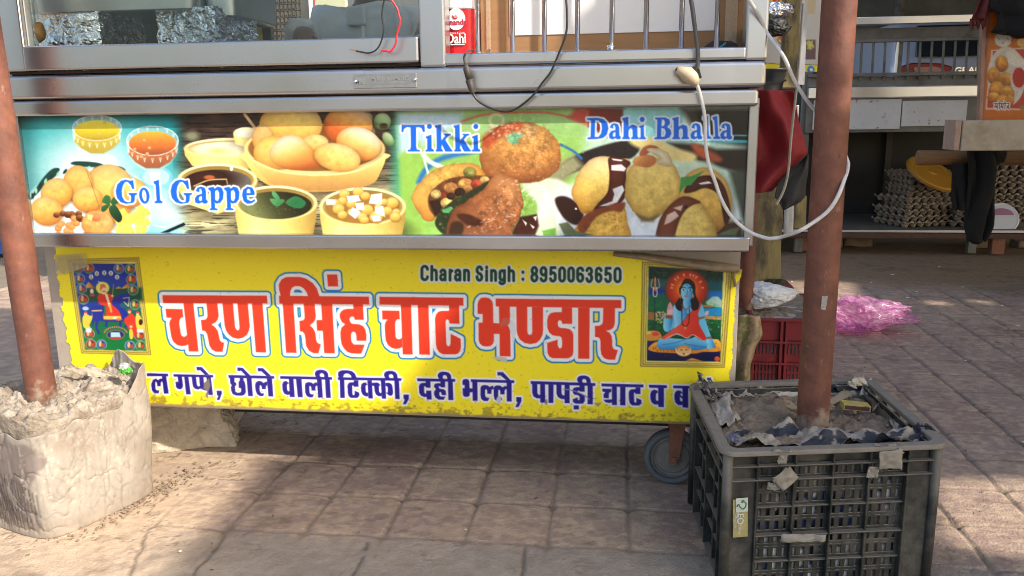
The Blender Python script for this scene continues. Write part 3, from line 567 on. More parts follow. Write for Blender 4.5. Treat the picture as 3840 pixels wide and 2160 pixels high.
    for s in (588,664): el(s,426,20,9,(240,250,255)); el(s,426,9,9,(20,20,30)); p.line(t([(s-24,408),(s,398),(s+24,406)]),2.4,(20,20,40),smooth=True)
    p.line(t([(630,430),(628,475),(616,480)]),1.8,(30,100,170)); el(622,496,24,9,(220,100,120)); el(628,378,6,6,(150,40,30)); el(553,495,9,24,(226,150,50)); el(692,492,9,24,(226,150,50))
    p.line(t([(570,600),(575,780),(610,822),(645,780),(655,640)]),3.4,(70,24,30),smooth=True); p.line(t([(572,590),(615,640),(660,600)]),3.4,(170,80,60),smooth=True); el(608,840,12,16,(236,160,90))
    el(590,1090,84,60,(240,150,60)); el(590,1100,70,46,(246,190,120)); p.line(t([(505,1060),(520,1110),(580,1125)]),3,(250,240,220),smooth=True); p.line(t([(665,1060),(660,1110),(600,1125)]),3,(250,240,220),smooth=True); el(565,1078,10,6,(60,40,20)); el(620,1078,10,6,(60,40,20)); el(592,1120,12,8,(120,60,40))
    p.poly(t([(610,1195),(680,1165),(800,1200)]),(240,160,70)); el(955,1175,30,26,(226,90,50))
    for k in range(15):            # tiny lettering over the halo
        if k in (2,5,7,11,13): continue
        a = 186+168*k/14; c = math.cos(rad(a)); s_ = math.sin(rad(a)); cx,cy = 628+168*c,420+160*s_; tx,ty = -s_,c
        p.line(t([(cx-tx*12+c*10,cy-ty*12+s_*10),(cx+tx*12+c*10,cy+ty*12+s_*10)]),1.8,(250,220,170)); p.line(t([(cx+c*10,cy+s_*10),(cx-c*14,cy-s_*14)]),2.2,(250,220,170)); p.line(t([(cx-tx*8-c*4,cy-ty*8-s_*4),(cx+tx*2-c*8,cy+ty*2-s_*8)]),1.8,(250,220,170))
    # wear that belongs to the sheet: scuffs along the bottom edge, nicks, fold lines, old brown tape
    X,Y = np.meshgrid(p.x0+np.arange(p.W)*p.st, p.y0+np.arange(p.H)*p.st)
    bot = 1519+(X-581)*0.0352
    k = sstep(70,4,bot-Y); n = fbm(X*0.7,Y,0.07,5,3); a = np.clip((n-(0.73-0.22*k))*9,0,1)*np.clip(k*1.4,0,.95)
    p.img = p.img*(1-a[...,None]*.55)+np.array((112,92,58))/255.*a[...,None]*.55
    n2 = fbm(X,Y*1.6,0.11,4,9); a = np.clip((n2-.735)*10,0,1)*.4; p.img = p.img*(1-a[...,None])+np.array((130,110,40))/255.*a[...,None]
    e = np.clip(sstep(10,2,bot-Y+8*(fbm(X,Y*0,.03,3,4)-.5)),0,1)*.9; p.img = p.img*(1-e[...,None])+np.array((150,132,112))/255.*e[...,None]
    for i in range(260):
        cx = RNG.uniform(600,2600); y = 1519+(cx-581)*.0352-abs(RNG.normal(0,1))*48-6; l = RNG.uniform(2,9); an = RNG.uniform(-.7,.7)
        p.line([(cx,y),(cx+l*math.cos(an),y+l*math.sin(an))],RNG.uniform(1.2,2.4),(96,78,36),opac=RNG.uniform(.4,.9))
    for i in range(90):
        cx,y = RNG.uniform(300,2700),RNG.uniform(960,1500); l = RNG.uniform(2,7); an = RNG.uniform(-.6,.6)
        p.line([(cx,y),(cx+l*math.cos(an),y+l*math.sin(an))],1.6,(120,104,30),opac=.7)
    D4 = (1760,1080,4.293)
    p.poly(T([(652,480),(740,580),(752,700),(735,800),(720,890),(690,880),(680,760),(640,640),(610,590),(650,560)],*D4),(222,228,240)); p.poly(T([(490,640),(520,500),(600,470),(650,520),(640,590),(560,610)],*D4),(214,96,80)); p.poly(T([(350,1130),(440,1100),(600,1120),(610,1210),(460,1160)],*D4),(200,196,186))
    p.poly(T([(1690,590),(1740,600),(1750,700),(1720,745),(1670,720),(1655,650)],1540,1370,5.152),(196,204,214)); p.poly(T([(880,290),(960,200),(985,330),(950,420),(935,540),(905,470),(930,420),(870,370)],*E),(120,110,110)); p.line(T([(560,330),(700,350),(860,420),(920,470)],*I),4,(150,140,170),smooth=True); p.poly(T([(300,500),(330,460),(345,520),(320,550)],*I),(140,130,110)); p.poly(T([(980,520),(1090,515),(1040,575)],*I),(170,160,110))
    for q in ([(205,960),(300,955),(330,1000),(240,1030),(215,1010)],): p.poly(q,(140,120,50),blur=5,opac=.45)
    p.poly([(2330,955),(2790,980),(2790,1030),(2560,1000)],(120,104,70),blur=4,opac=.35)
    return p
# ---------------------------------------------------------------- food banner: printed picture
def banner_art():
    p = Paint(40, 390, 2830, 905, 2.2, (40,170,185))
    K=(0,400,2.683); L=(960,400,2.683); M=(1920,400,2.683)
    X,Y = np.meshgrid(p.x0+np.arange(p.W)*p.st, p.y0+np.arange(p.H)*p.st)
    # teal cloth with its printed glow
    g = np.exp(-(((X-330)/230)**2+((Y-640)/170)**2)); g2 = np.exp(-(((X-640)/150)**2+((Y-800)/120)**2))
    t = np.clip(g*1.15+g2*.9,0,1)[...,None]
    d = sstep(470,420,Y)[...,None]*.5+sstep(170,60,X)[...,None]*.35
    p.img = (np.array((6,158,170))*(1-t)+np.array((206,240,250))*t)/255.*(1-np.clip(d,0,.7))
    # wooden table
    n = fbm(X*0.16,Y,0.10,5,2); ln = fbm(X*0.05,Y,0.22,4,7)
    wt = sstep(520,800,Y)[...,None]; woodc = (np.array((64,46,40))*(1-wt)+np.array((196,190,140))*wt)/255.
    woodc = woodc*(0.55+0.9*n[...,None]); woodc = woodc*(1-.62*(sstep(.56,.66,ln))[...,None])
    a = sstep(630,705,X-(Y-440)*0.05)[...,None]*sstep(1520,1440,X)[...,None]; p.img = p.img*(1-a)+np.clip(woodc,0,1)*a
    # green plate side
    gr = np.array((150,206,92))/255.; bl = np.array((176,214,236))/255.; u = sstep(1480,1780,X+0*Y)[...,None]*sstep(560,470,Y)[...,None]
    a = sstep(1450,1540,X)[...,None]; p.img = p.img*(1-a)+(gr*(1-u*.2)+bl*u*.2)*a
    p.poly(T([(1420,60),(2080,60),(2060,160),(1650,420),(1440,500)],*L),(186,220,240),blur=14)
    p.poly(T([(1440,480),(1650,350),(1700,600),(1600,1100),(1800,1300),(1480,1300)],*L),(150,206,84),blur=10)
    p.line(T([(2070,150),(2300,80),(2576,60),(3000,70),(3350,180)],*L),8,(216,110,80),blur=3,smooth=True)
    # dark table and bowls at the right
    a = sstep(2150,2230,X+(Y-560)*.2)[...,None]; p.img = p.img*(1-a)+np.array((188,226,206))/255.*a
    p.poly(T([(760,20),(1140,20),(1100,250),(1000,330),(760,200)],*M),[(150,40,34),(90,44,36)],blur=6,a=(2200,410),b=(2330,520))
    p.poly(T([(640,20),(780,20),(740,180),(560,110)],*M),(200,70,60),blur=10); p.poly(T([(1120,20),(1750,20),(1700,200),(1650,330),(1120,330)],*M),[(140,216,226),(120,190,190)],blur=6,a=(2350,400),b=(2560,500))
    p.poly(T([(1700,15),(2480,15),(2480,420),(2000,330),(1820,220)],*M),[(60,52,48),(30,26,26)],blur=14,a=(2560,0),b=(2720,0))
    p.poly(T([(440,720),(520,560),(760,440),(1100,345),(1300,360),(1200,520),(900,560),(640,660)],*M),(38,30,32),blur=4,smooth=True)
    p.poly(T([(1560,360),(1900,380),(2060,430),(2480,420),(2480,760),(2200,640),(1850,540)],*M),(46,36,34),blur=8)
    p.poly(T([(1180,340),(1440,310),(1600,400),(1850,480),(1800,560),(1600,540),(1300,430)],*M),(226,206,130),blur=8,smooth=True)
    p.poly(T([(1800,370),(1960,420),(2110,520),(2060,560),(1880,500)],*M),(170,80,50),blur=8,smooth=True)
    for y,w in ((285,5),(345,11)): p.line(T([(1650,y-6),(2000,y),(2480,y+8)],*M),w,(70,190,206),blur=2)
    p.poly(T([(470,560),(620,480),(720,600),(560,720),(440,860),(380,700)],*M),(150,150,110),blur=14)
    p.poly(T([(1640,560),(2000,560),(2180,700),(2300,900),(2320,1380),(1900,1380),(1600,900)],*M),[(196,220,190),(170,206,190),(226,236,246)],blur=10,a=(2550,600),b=(2780,880))
    p.poly(T([(2180,640),(2480,640),(2480,1380),(2310,1100)],*M),(70,80,66),blur=10)
    p.poly(T([(2000,1180),(2300,1150),(2340,1380),(1950,1380)],*M),(70,54,40),blur=8)
    p.poly(T([(460,860),(700,760),(1100,800),(1200,1000),(1440,1130),(1700,880),(1800,880),(1500,1380),(420,1380),(430,1000)],*M),(214,226,240),blur=8,smooth=True)
    p.poly(T([(100,780),(420,720),(600,830),(480,900),(440,1150),(520,1380),(200,1380),(260,1000)],*M),[(206,224,190),(230,240,232),(190,220,160)],blur=6,a=(1960,700),b=(2110,880),smooth=True)
    for k in range(4): p.line(T([(90+60*k,860+40*k),(200+60*k,790+40*k),(330+50*k,830+60*k),(300+50*k,990+60*k)],*M),7,(240,246,238),blur=2,smooth=True,opac=.7)
    p.line(T([(280,1230),(420,1200),(470,1290),(330,1300),(280,1240)],*M),9,(222,236,200),smooth=True); p.poly(T([(300,1250),(440,1220),(440,1290),(320,1300)],*M),(120,190,70),blur=3)
    p.line(T([(490,380),(620,450),(700,520)],*M),9,(40,110,190),blur=3,smooth=True)
    # tikki plate
    p.line(T([(1640,760),(1720,620),(1900,510),(2300,430)],*L),20,(40,120,200),blur=6,smooth=True)
    p.line(T([(1680,470),(1700,560),(1740,700)],*L),8,(220,240,236),blur=2,smooth=True); p.line(T([(1680,480),(1760,560),(1880,610)],*L),16,(224,240,232),blur=3,smooth=True)
    p.ell(1862,450,30,26,(214,232,180),blur=4); p.ell(1862,452,20,17,(160,206,110),blur=4); p.line(T([(2060,150),(2250,250),(2420,170),(2480,90)],*L),9,(170,190,160),blur=4,smooth=True,opac=.6)
    br=[(236,150,70),(214,110,50),(150,70,36)]
    p.poly(T([(-330,480),(-280,330),(-200,230),(-60,170),(120,155),(300,200),(440,320),(490,430),(470,620),(380,700),(180,770),(-60,760),(-260,720)],*M),[(236,186,100),(222,152,74),(172,100,54)],a=(1960,440),b=(1930,690),blur=2,smooth=True,rim=(26,.35),rag=5)
    p.poly(T([(-300,300),(-100,190),(60,160),(100,220),(-100,300),(-250,420)],*M),(196,70,40),blur=8,smooth=True,opac=.8)
    for i in range(150):
        x,y = RNG.normal(1990,70),RNG.normal(560,55); p.ell(x,y,RNG.uniform(1.5,4),RNG.uniform(1,3),(246,206,120),opac=.45,blur=1.5)
    for i in range(60): p.ell(RNG.uniform(1830,2010),RNG.uniform(465,520),RNG.uniform(2,7),RNG.uniform(1.5,5),(240,206,180),opac=.6,blur=2)
    for q in ([(-40,300),(20,255),(60,280),(120,270),(90,310),(40,330)],[(-60,330),(10,320),(70,350),(20,380)]): p.poly(T(q,*M),(120,200,150),blur=2,smooth=True)
    p.poly(T([(1565,930),(1600,830),(1680,720),(1820,620),(2000,575),(2190,570),(2290,650),(2300,720),(2150,800),(1850,950),(1800,1130),(1700,1140),(1620,1040)],*L),[(246,196,90),(236,170,70),(214,140,60)],a=(1560,720),b=(1640,840),blur=1.5,smooth=True,rim=(16,.30),rag=4)
    p.poly(T([(1740,890),(1900,740),(2150,690),(2330,700),(2420,720),(2250,860),(2000,960),(1900,1120),(1760,1060)],*L),(110,66,36),blur=3,smooth=True)
    p.poly(T([(1740,950),(1850,930),(1880,1040),(1800,1110)],*L),(50,28,22),blur=4)
    for x,y,r,c in ((1960,820,26,(220,150,80)),(2110,790,30,(226,160,80)),(1880,900,20,(150,60,40)),(1810,880,20,(236,206,120)),(1920,970,24,(226,200,110)),(2150,660,24,(150,150,70)),(2220,780,22,(196,80,50)),(2300,740,18,(226,190,110)),(1960,900,16,(60,34,26)),(2050,860,20,(56,34,26))): p.ball(960+x/2.683,400+y/2.683,r,r*.85,[tuple(min(255,int(v*1.15)) for v in c),c,tuple(int(v*.6) for v in c)],n=.8)
    p.poly(T([(1800,1180),(1860,1050),(2000,930),(2180,840),(2350,740),(2380,820),(2150,960),(1980,1060),(1960,1200),(1900,1290)],*L),(44,52,30),blur=3,smooth=True)
    for i in range(70): p.ell(960+RNG.uniform(1830,2250)/2.683,400+RNG.uniform(900,1250)/2.683,RNG.uniform(2,6),RNG.uniform(2,5),[(70,110,50),(50,80,40),(110,150,80)][i%3],opac=.55)
    p.poly(T([(1870,1040),(1960,1005),(1985,1020),(1940,1070),(1880,1065)],*L),(90,180,110),blur=1)
    p.poly(T([(1960,1080),(2100,960),(2300,820),(2420,660),(2540,700),(2640,760),(2680,900),(2690,1000),(2600,1200),(2450,1380),(1950,1380)],*L),[(222,158,96),(190,116,66),(140,80,48)],a=(1960,660),b=(1800,880),blur=1.5,smooth=True,rim=(16,.30),rag=4)
    p.poly(T([(2020,1090),(2130,1080),(2270,1150),(2250,1200),(2120,1190)],*L),(70,36,22),blur=5,smooth=True); p.poly(T([(1960,1180),(2060,1160),(2090,1240),(2000,1380),(1940,1380)],*L),(60,40,26),blur=5,smooth=True)
    for i in range(130):
        x,y = RNG.uniform(2050,2650),RNG.uniform(720,1290)
        if x < 2500-(y-700)*.75: continue
        p.ell(960+x/2.683,400+y/2.683,RNG.uniform(1.5,6),RNG.uniform(1,3.5),[(250,226,206),(236,180,140),(110,50,26)][i%3],rot=-30,opac=.5,blur=1.5)
    p.poly(T([(0,1260),(80,1110),(250,1080),(270,1200),(230,1300),(0,1380)],*M),(70,30,20),blur=4); 
    for q in ([(100,1130),(150,1170),(140,1200)],[(180,1180),(230,1210),(210,1230)],[(210,1110),(250,1100),(240,1150)]): p.poly(T(q,*M),(240,236,236))
    for i in range(46):
        x,y = RNG.uniform(2200,2640),RNG.uniform(740,1250)
        if x < 2560-(y-700)*.62: continue
        k = RNG.uniform(5,16); an = RNG.uniform(-.9,.2); p.line(T([(x,y),(x+k*2*math.cos(an),y+k*2*math.sin(an))],*L),RNG.uniform(1.5,4),(255,244,230),blur=1.5,opac=.65)
    for i in range(60): x,y = RNG.normal(1985,85),RNG.normal(575,50); p.line([(x,y),(x+RNG.uniform(3,10),y+RNG.uniform(-4,4))],RNG.uniform(1,2.5),(255,236,190),blur=1.2,opac=.55)
    # dahi bhalla
    DB=[(250,232,170),(244,206,110),(226,170,80)]
    p.ball(1920+1930/2.683,400+960/2.683,105,130,[(232,196,110),(226,180,80),(170,120,50)],n=.3)
    p.poly(T([(1730,860),(1800,740),(1950,690),(2080,730),(2160,860),(2200,1080),(2140,1180),(2080,900),(1950,820),(1820,860)],*M),(84,36,26),blur=3,smooth=True,rim=(12,.4))
    p.poly(T([(430,940),(520,900),(640,960),(720,1090),(650,1190),(520,1120)],*M),(48,22,20),blur=4,smooth=True); p.ell(2160,783,4,4,(250,250,250))
    p.poly(T([(600,860),(640,720),(700,620),(800,530),(920,500),(1060,520),(1190,560),(1140,900),(1000,1010),(740,1080),(650,980)],*M),[(252,236,180),(246,206,100),(226,170,60)],a=(2240,590),b=(2220,790),blur=1.5,smooth=True,rim=(16,.30),rag=4)
    p.poly(T([(970,520),(1060,505),(1190,560),(1150,640),(1150,800),(1120,940),(1000,1010),(820,1060),(860,980),(960,860),(980,680)],*M),(96,40,28),blur=2,smooth=True,rim=(12,.45))
    for q in ([(1000,590),(1100,580),(1150,620),(1130,650),(1000,640)],[(1010,830),(1110,790),(1130,840),(1060,960),(980,1000),(880,1000),(1010,950),(1030,880)],[(1000,520),(1120,535),(1100,550),(1020,540)]): p.poly(T(q,*M),(236,240,250),blur=1)
    p.poly(T([(1135,880),(1150,700),(1210,590),(1330,530),(1500,520),(1640,600),(1700,750),(1690,880),(1600,1000),(1480,1100),(1380,1150),(1260,1100),(1170,980)],*M),[(240,214,120),(232,200,100),(214,176,80)],a=(2420,600),b=(2420,830),blur=1.5,smooth=True,rim=(16,.30),rag=4)
    p.poly(T([(1250,1080),(1380,1120),(1480,1080),(1420,1160),(1300,1160)],*M),(96,84,60),blur=6,opac=.8)
    w = p.win(2345,590,2555,830); xx,yy,sl = w; n = fbm(xx,yy,.05,5,8); mk = (np.abs(xx-2450)<100); p.img[sl] *= (1+((n-.5)*.22*mk)[...,None])
    p.poly(T([(1215,550),(1240,510),(1340,485),(1430,500),(1450,560),(1380,610),(1280,600),(1230,590)],*M),[(216,150,80),(190,110,60)],a=(2380,590),b=(2420,625),blur=2,smooth=True)
    p.poly(T([(1280,490),(1310,420),(1380,385),(1460,400),(1480,440),(1400,450),(1340,490)],*M),(170,90,60),blur=2,smooth=True)
    p.poly(T([(1360,430),(1460,420),(1560,460),(1610,530),(1610,590),(1560,600),(1470,580),(1450,540),(1480,520),(1420,480)],*M),[(240,236,206),(214,206,160)],a=(2440,560),b=(2520,625),blur=1.5,smooth=True,rim=(16,.30),rag=4)
    p.poly(T([(650,1300),(690,1160),(780,1060),(960,1020),(1120,1000),(1160,1150),(1170,1380)],*M),[(244,206,90),(236,180,70)],a=(2250,780),b=(2250,890),blur=2,smooth=True,rim=(16,.3))
    p.poly(T([(660,1200),(740,1090),(880,1020),(1130,960),(1100,1060),(1000,1050),(850,1110),(720,1280)],*M),(140,66,36),blur=4,smooth=True)
    for i in range(50): p.ell(1920+RNG.normal(1040,50)/2.683,400+RNG.normal(1130,60)/2.683,2.2,2,(170,80,40),opac=.7)
    p.poly(T([(1640,1380),(1480,1300),(1540,1130),(1650,980),(1760,910),(1860,940),(1980,1060),(2040,1200),(2030,1380)],*M),[(236,206,110),(240,210,110),(220,186,90)],a=(2500,760),b=(2640,880),blur=1.5,smooth=True,rim=(16,.30),rag=4)
    p.poly(T([(1450,1380),(1480,1150),(1600,980),(1740,900),(1900,960),(1820,990),(1740,1050),(1680,1160),(1600,1380)],*M),(120,60,40),blur=3,smooth=True,rim=(12,.4))
    for q in ([(1560,1090),(1640,1050),(1680,1100),(1600,1160),(1530,1190)],[(1620,1020),(1720,990),(1700,1050)]): p.poly(T(q,*M),(214,180,170),blur=2)
    p.ell(1920+1750/2.683,400+1010/2.683,7,7,(40,20,20))
    p.poly(T([(1880,770),(1980,750),(2010,770),(1900,785)],*M),(226,230,240),blur=1)
    p.poly(T([(1700,710),(1800,700),(1940,640),(1860,720),(1800,790),(1740,800),(1680,880)],*M),(60,150,70),blur=1); 
    for q in ([(470,1180),(560,1160),(640,1250),(820,1290),(700,1380),(520,1280)],[(2060,1290),(2200,1230),(2300,1210),(2250,1290)]): p.poly(T(q,*M),(96,110,80),blur=3); 
    # puris, bowls on the wood
    CR=[(250,240,170),(240,224,120),(206,180,84)]
    for x,y,c in ((1000,430,(150,70,40)),(805,425,(120,66,40)),(720,510,(170,190,150))): p.ell(x,y,26,18,c,blur=9,opac=.6)
    p.line(T([(2460,75),(2570,220)],*K),11,(236,200,150),blur=1.5)
    for x,y,rx,ry in ((1110,120,66,66),(1270,150,88,86),(1140,260,60,55),(1330,330,52,80)): p.ball(960+x/2.683,400+y/2.683,rx/2.683,ry/2.683,[(214,240,196),(150,200,130),(70,110,60)],rot=-30,blur=2)
    p.ell(960+1090/2.683,400+155/2.683,13,10,(40,34,24),blur=3); p.ell(960+1285/2.683,400+195/2.683,16,11,(60,40,26),blur=3)
    def bowl(cx,cy,rx,ry,bot,k=.85,c=CR,rim=12):
        p.ell(cx+rx*.08,cy+bot*.85,rx*1.08,ry*1.0,(40,26,16),blur=18,opac=.6)
        p.poly([(cx-rx,cy),(cx-rx*.98,cy+bot*.4),(cx-rx*k,cy+bot),(cx,cy+bot+ry*.6),(cx+rx*k,cy+bot),(cx+rx*.98,cy+bot*.4),(cx+rx,cy)],[(226,200,100),(250,238,150),(246,230,134),(226,196,98),(186,150,66)],a=(cx-rx,0),b=(cx+rx,0),blur=1)
        p.ell(cx,cy,rx,ry,[(250,244,190),(236,220,130)],a=(0,cy-ry),b=(0,cy+ry)); p.ell(cx,cy+1,rx-rim,ry-rim*.7,[(150,120,50),(206,180,96)],a=(0,cy-ry),b=(0,cy+ry)); p.line([(cx-rx*.8,cy-ry*.55),(cx-rx*.3,cy-ry*.92),(cx+rx*.2,cy-ry*.95)],3,(255,252,226),blur=2,smooth=True,opac=.8)
    bowl(862,556,172,38,66,.82); p.ell(866,560,150,29,[(250,248,222),(240,230,160)],blur=4,a=(0,530),b=(0,600)); p.ell(820,566,34,10,(226,214,130),blur=6); p.ell(900,548,40,9,(255,254,240),blur=5)
    bowl(925,500,50,22,40); p.ell(925,500,42,16,(250,248,226),blur=3)
    # big bowl
    p.ell(1180,560,262,190,(64,44,30),blur=22,opac=.55)
    p.poly([(914,575),(925,612),(960,662),(1020,700),(1110,718),(1240,718),(1330,700),(1390,655),(1436,605),(1447,575),(1180,560)],[(250,230,140),(240,210,110),(206,160,76)],a=(0,560),b=(0,720),blur=1.2,smooth=True)
    p.ell(1180,560,264,96,(244,224,140)); p.ell(1180,556,250,86,(150,96,44))
    PU=[(252,250,246),(254,236,190),(250,206,110),(236,156,70),(206,110,50)]
    p.ball(1305,470,92,72,[(246,226,214),(244,180,80),(226,110,44),(214,96,40)],dx=.25,n=.2); p.ball(1090,470,118,85,[(240,226,206),(250,216,110),(250,190,80),(226,130,60)],dx=.1,n=.2); p.ball(985,520,40,54,[(240,206,130),(230,160,70)],n=.2); p.ball(1180,535,52,32,[(250,226,150),(240,180,80)],n=.3)
    p.ball(1345,540,86,62,PU,rot=15,dx=.3,n=.2); p.ball(1020,575,70,66,[(244,220,110),(240,206,100),(214,150,60)],n=.2)
    p.poly(T([(135,450),(200,350),(300,295),(420,300),(520,370),(600,470),(650,590),(560,620),(400,640),(230,600),(150,540)],*L),PU,a=(1060,505),b=(1105,640),smooth=True,blur=1,rim=(16,.24)); p.ball(1265,590,88,52,[(246,232,160),(248,216,110),(240,180,80)],rot=12,n=.35)
    p.poly(T([(-10,560),(200,650),(600,700),(1000,650),(1220,570),(1305,500),(1260,640),(1140,790),(700,840),(200,800)],*L),[(244,222,130),(226,180,90),(196,140,76)],a=(0,610),b=(0,715),blur=1.2,smooth=True)
    p.line(T([(-20,545),(200,640),(500,680),(900,670),(1150,590),(1305,490)],*L),7,(250,238,160),blur=1.5,smooth=True,rim=(16,.30),rag=4)
    # sauce bowl
    bowl(815,675,150,62,90,.75); p.ell(815,682,128,46,[(70,34,26),(52,26,22),(110,104,96)],cx=780,cy=670,rx=150,ry=60); p.line(T([(1950,800),(2100,740),(2280,730)],*K),4,(226,206,120),smooth=True); p.line(T([(2280,740),(2290,780)],*K),3,(214,196,110)); p.ell(785,665,20,8,(196,96,50),blur=2); p.ell(868,632,6,9,(255,255,250),blur=1)
    # chutney bowl
    bowl(1035,762,155,66,120,.9); p.ell(1035,770,135,52,[(40,40,24),(70,74,40),(130,140,84)],a=(1080,730),b=(960,810))
    for q in ([(160,860),(190,855),(240,920),(210,935),(170,900)],[(140,930),(210,930),(290,940),(230,1000),(180,990)],[(300,960),(400,900),(500,960),(460,1020),(360,1010)]): p.poly(T(q,*L),[(96,180,110),(40,120,70)],a=(1010,720),b=(1080,780),smooth=True,blur=.8)
    for i in range(60): p.ell(RNG.normal(1010,60),RNG.normal(785,16),RNG.uniform(1,3),RNG.uniform(1,2),[(60,70,30),(150,160,100)][i%2],opac=.5)
    # chickpea bowl
    bowl(1360,775,162,72,120,.9); p.ell(1360,780,140,58,(170,120,50))
    for x,y,r in ((890,880,56),(1030,860,58),(1100,900,50),(870,950,50),(960,980,52),(800,970,45),(1370,970,66),(1290,960,40),(830,1030,62),(1120,1040,64),(1320,1050,52),(1410,1060,40),(1070,1110,50),(1210,1110,70),(870,1090,50),(1090,1140,46),(1400,1110,56),(960,1060,40),(1230,1010,40)): p.ball(960+x/2.683,400+y/2.683,r/2.683,r/2.683*.88,[(252,232,150),(248,206,90),(214,150,50)],dx=-.2)
    for q in ([(700,930),(800,935),(800,985),(710,990)],[(910,900),(1030,890),(1055,950),(930,965)],[(1160,885),(1270,870),(1265,985),(1135,975)],[(1000,970),(1085,965),(1090,1040),(1010,1040)],[(975,1010),(1055,1060),(1000,1130),(930,1075)],[(1200,1010),(1280,1000),(1300,1110),(1195,1070)],[(1160,1100),(1250,1095),(1260,1150),(1180,1155)]): p.poly(T(q,*L),[(255,255,255),(226,222,226)],a=(960+q[0][0]/2.683,400+q[0][1]/2.683),b=(960+q[2][0]/2.683,400+q[2][1]/2.683),blur=.8)
    # glass cups
    def cup(cx,cy,rx,ry,liq,bot):
        p.poly([(cx-rx,cy),(cx-rx*.96,cy+45),(cx-rx*.7,cy+bot*.75),(cx-rx*.3,cy+bot),(cx+rx*.3,cy+bot),(cx+rx*.7,cy+bot*.75),(cx+rx*.96,cy+45),(cx+rx,cy)],[(206,236,236),(150,200,200)],opac=.75,blur=1,a=(cx-rx,0),b=(cx+rx,0))
        p.poly([(cx-rx*.9,cy+12),(cx-rx*.92,cy+50),(cx-rx*.66,cy+bot*.72),(cx-rx*.25,cy+bot*.92),(cx+rx*.25,cy+bot*.92),(cx+rx*.66,cy+bot*.72),(cx+rx*.92,cy+50),(cx+rx*.9,cy+12)],liq[1:],blur=2,opac=.92,a=(0,cy),b=(0,cy+bot))
        p.ell(cx,cy,rx,ry,(196,226,236),opac=.55); p.ell(cx,cy+9,rx*.9,ry*.8,liq,a=(0,cy-ry*.6),b=(0,cy+ry)); 
        for k in range(26):
            a = 2*math.pi*k/26; p.line([(cx+rx*.99*math.cos(a),cy+ry*.99*math.sin(a)),(cx+rx*.99*math.cos(a+.26),cy+ry*.99*math.sin(a+.26))],2.2,(236,246,250))
        for k in range(9):
            a = math.pi*(0.08+.84*k/8); x,y = cx+rx*.93*math.cos(a),cy+ry*math.sin(a)*.9+22
            for d in (-5,-2,2,5): p.line([(x,y+9),(x+d,y-7)],1.3,(240,246,246),opac=.8)
        for k in range(6):
            a = -math.pi*(.15+.7*k/5); x,y = cx+rx*.9*math.cos(a),cy+ry*math.sin(a)*.82
            for d in (-5,-2,2,5): p.line([(x,y+6),(x+d,y-6)],1.2,(240,250,250),opac=.7)
    p.ell(395,610,45,30,(226,240,250),blur=3,opac=.8); p.ell(585,665,62,42,(130,206,240),blur=2,opac=.8); p.ell(585,665,50,32,(176,226,246),blur=2)
    cup(364,480,93,48,[(250,240,80),(226,206,40),(176,150,50)],104); p.poly([(372,585),(393,585),(398,620),(368,620)],(214,236,240)); p.ell(371,498,5,5,(240,190,100)); p.ell(432,475,7,6,(236,196,90)); p.ell(392,460,7,5,(226,186,70))
    cup(572,528,98,56,[(250,180,50),(232,120,50),(150,76,46)],112); p.poly([(560,645),(602,645),(596,690),(570,690)],(206,236,246),blur=2)
    for x,y in ((505,560),(560,555),(552,577),(530,588),(540,527)): p.ball(x,y,7,6,[(250,206,150),(216,140,70)])
    # glass plate and golgappe
    p.ell(330,800,240,170,(206,236,240),blur=6,opac=.9); p.ell(330,810,220,150,(226,246,248),blur=6)
    for q in ([(300,940),(400,760),(520,630),(600,625),(560,700),(470,760),(400,850),(350,900)],[(720,580),(760,550),(960,560),(1040,590),(900,610)],[(1060,600),(1200,600),(1265,640),(1180,640)]): p.poly(T(q,*K),(24,66,60),blur=2,smooth=True)
    for k in range(18):
        a = rad(195+k*7.5); x,y = 330+225*math.cos(a),800+170*math.sin(a); p.ell(x,y,11,5,[(150,214,200),(14,50,50)][k%2],rot=math.degrees(a)+60,blur=1.5)
    p.line(T([(1230,640),(1400,730),(1500,900),(1530,1080),(1450,1220),(1250,1270)],*K),7,(190,226,226),blur=2,smooth=True)
    GO=[(252,220,140),(250,196,90),(232,150,60)]
    p.ball(405,728,103,112,GO,n=.25); p.ball(292,690,56,70,[(248,206,120),(244,190,90),(222,146,70)],n=.25)
    for x,y,rx,ry,r in ((1300,860,180,150,0),(570,870,160,150,-20),(880,930,150,130,0),(470,1050,165,145,15)): p.ball(x/2.683,400+y/2.683,rx/2.683,ry/2.683,GO,rot=r,dx=-.2,n=.3)
    p.line(T([(870,640),(920,780),(980,950),(1045,1180)],*K),2,(120,110,60)); 
    for i in range(26):
        x,y = RNG.uniform(560,830),RNG.uniform(1070,1260)
        p.ball(x/2.683,400+y/2.683,13,11,[(200,140,90),(130,70,40),(80,40,26)] if x+y*.4<1230+RNG.uniform(-60,60) and y<1170 else [(250,190,110),(230,140,70)])
    for i in range(34):
        x,y = RNG.uniform(1130,1430),RNG.uniform(1010,1250); p.poly(T([(x,y),(x+70,y-30),(x+110,y+30),(x+40,y+70)],*K),[(254,232,110),(246,206,70)],a=(x/2.683,400+y/2.683),b=((x+100)/2.683,400+(y+70)/2.683),blur=1)
    p.ball(980/2.683,400+1180/2.683,60,48,[(250,214,140),(246,190,100),(226,150,70)],n=.5); p.ell(965/2.683,400+1105/2.683,38,22,(236,160,90)); p.ball(965/2.683,400+1115/2.683,18,14,[(250,170,110),(222,110,60)]); p.poly(T([(880,1080),(940,1090),(920,1150),(880,1130)],*K),(250,216,140))
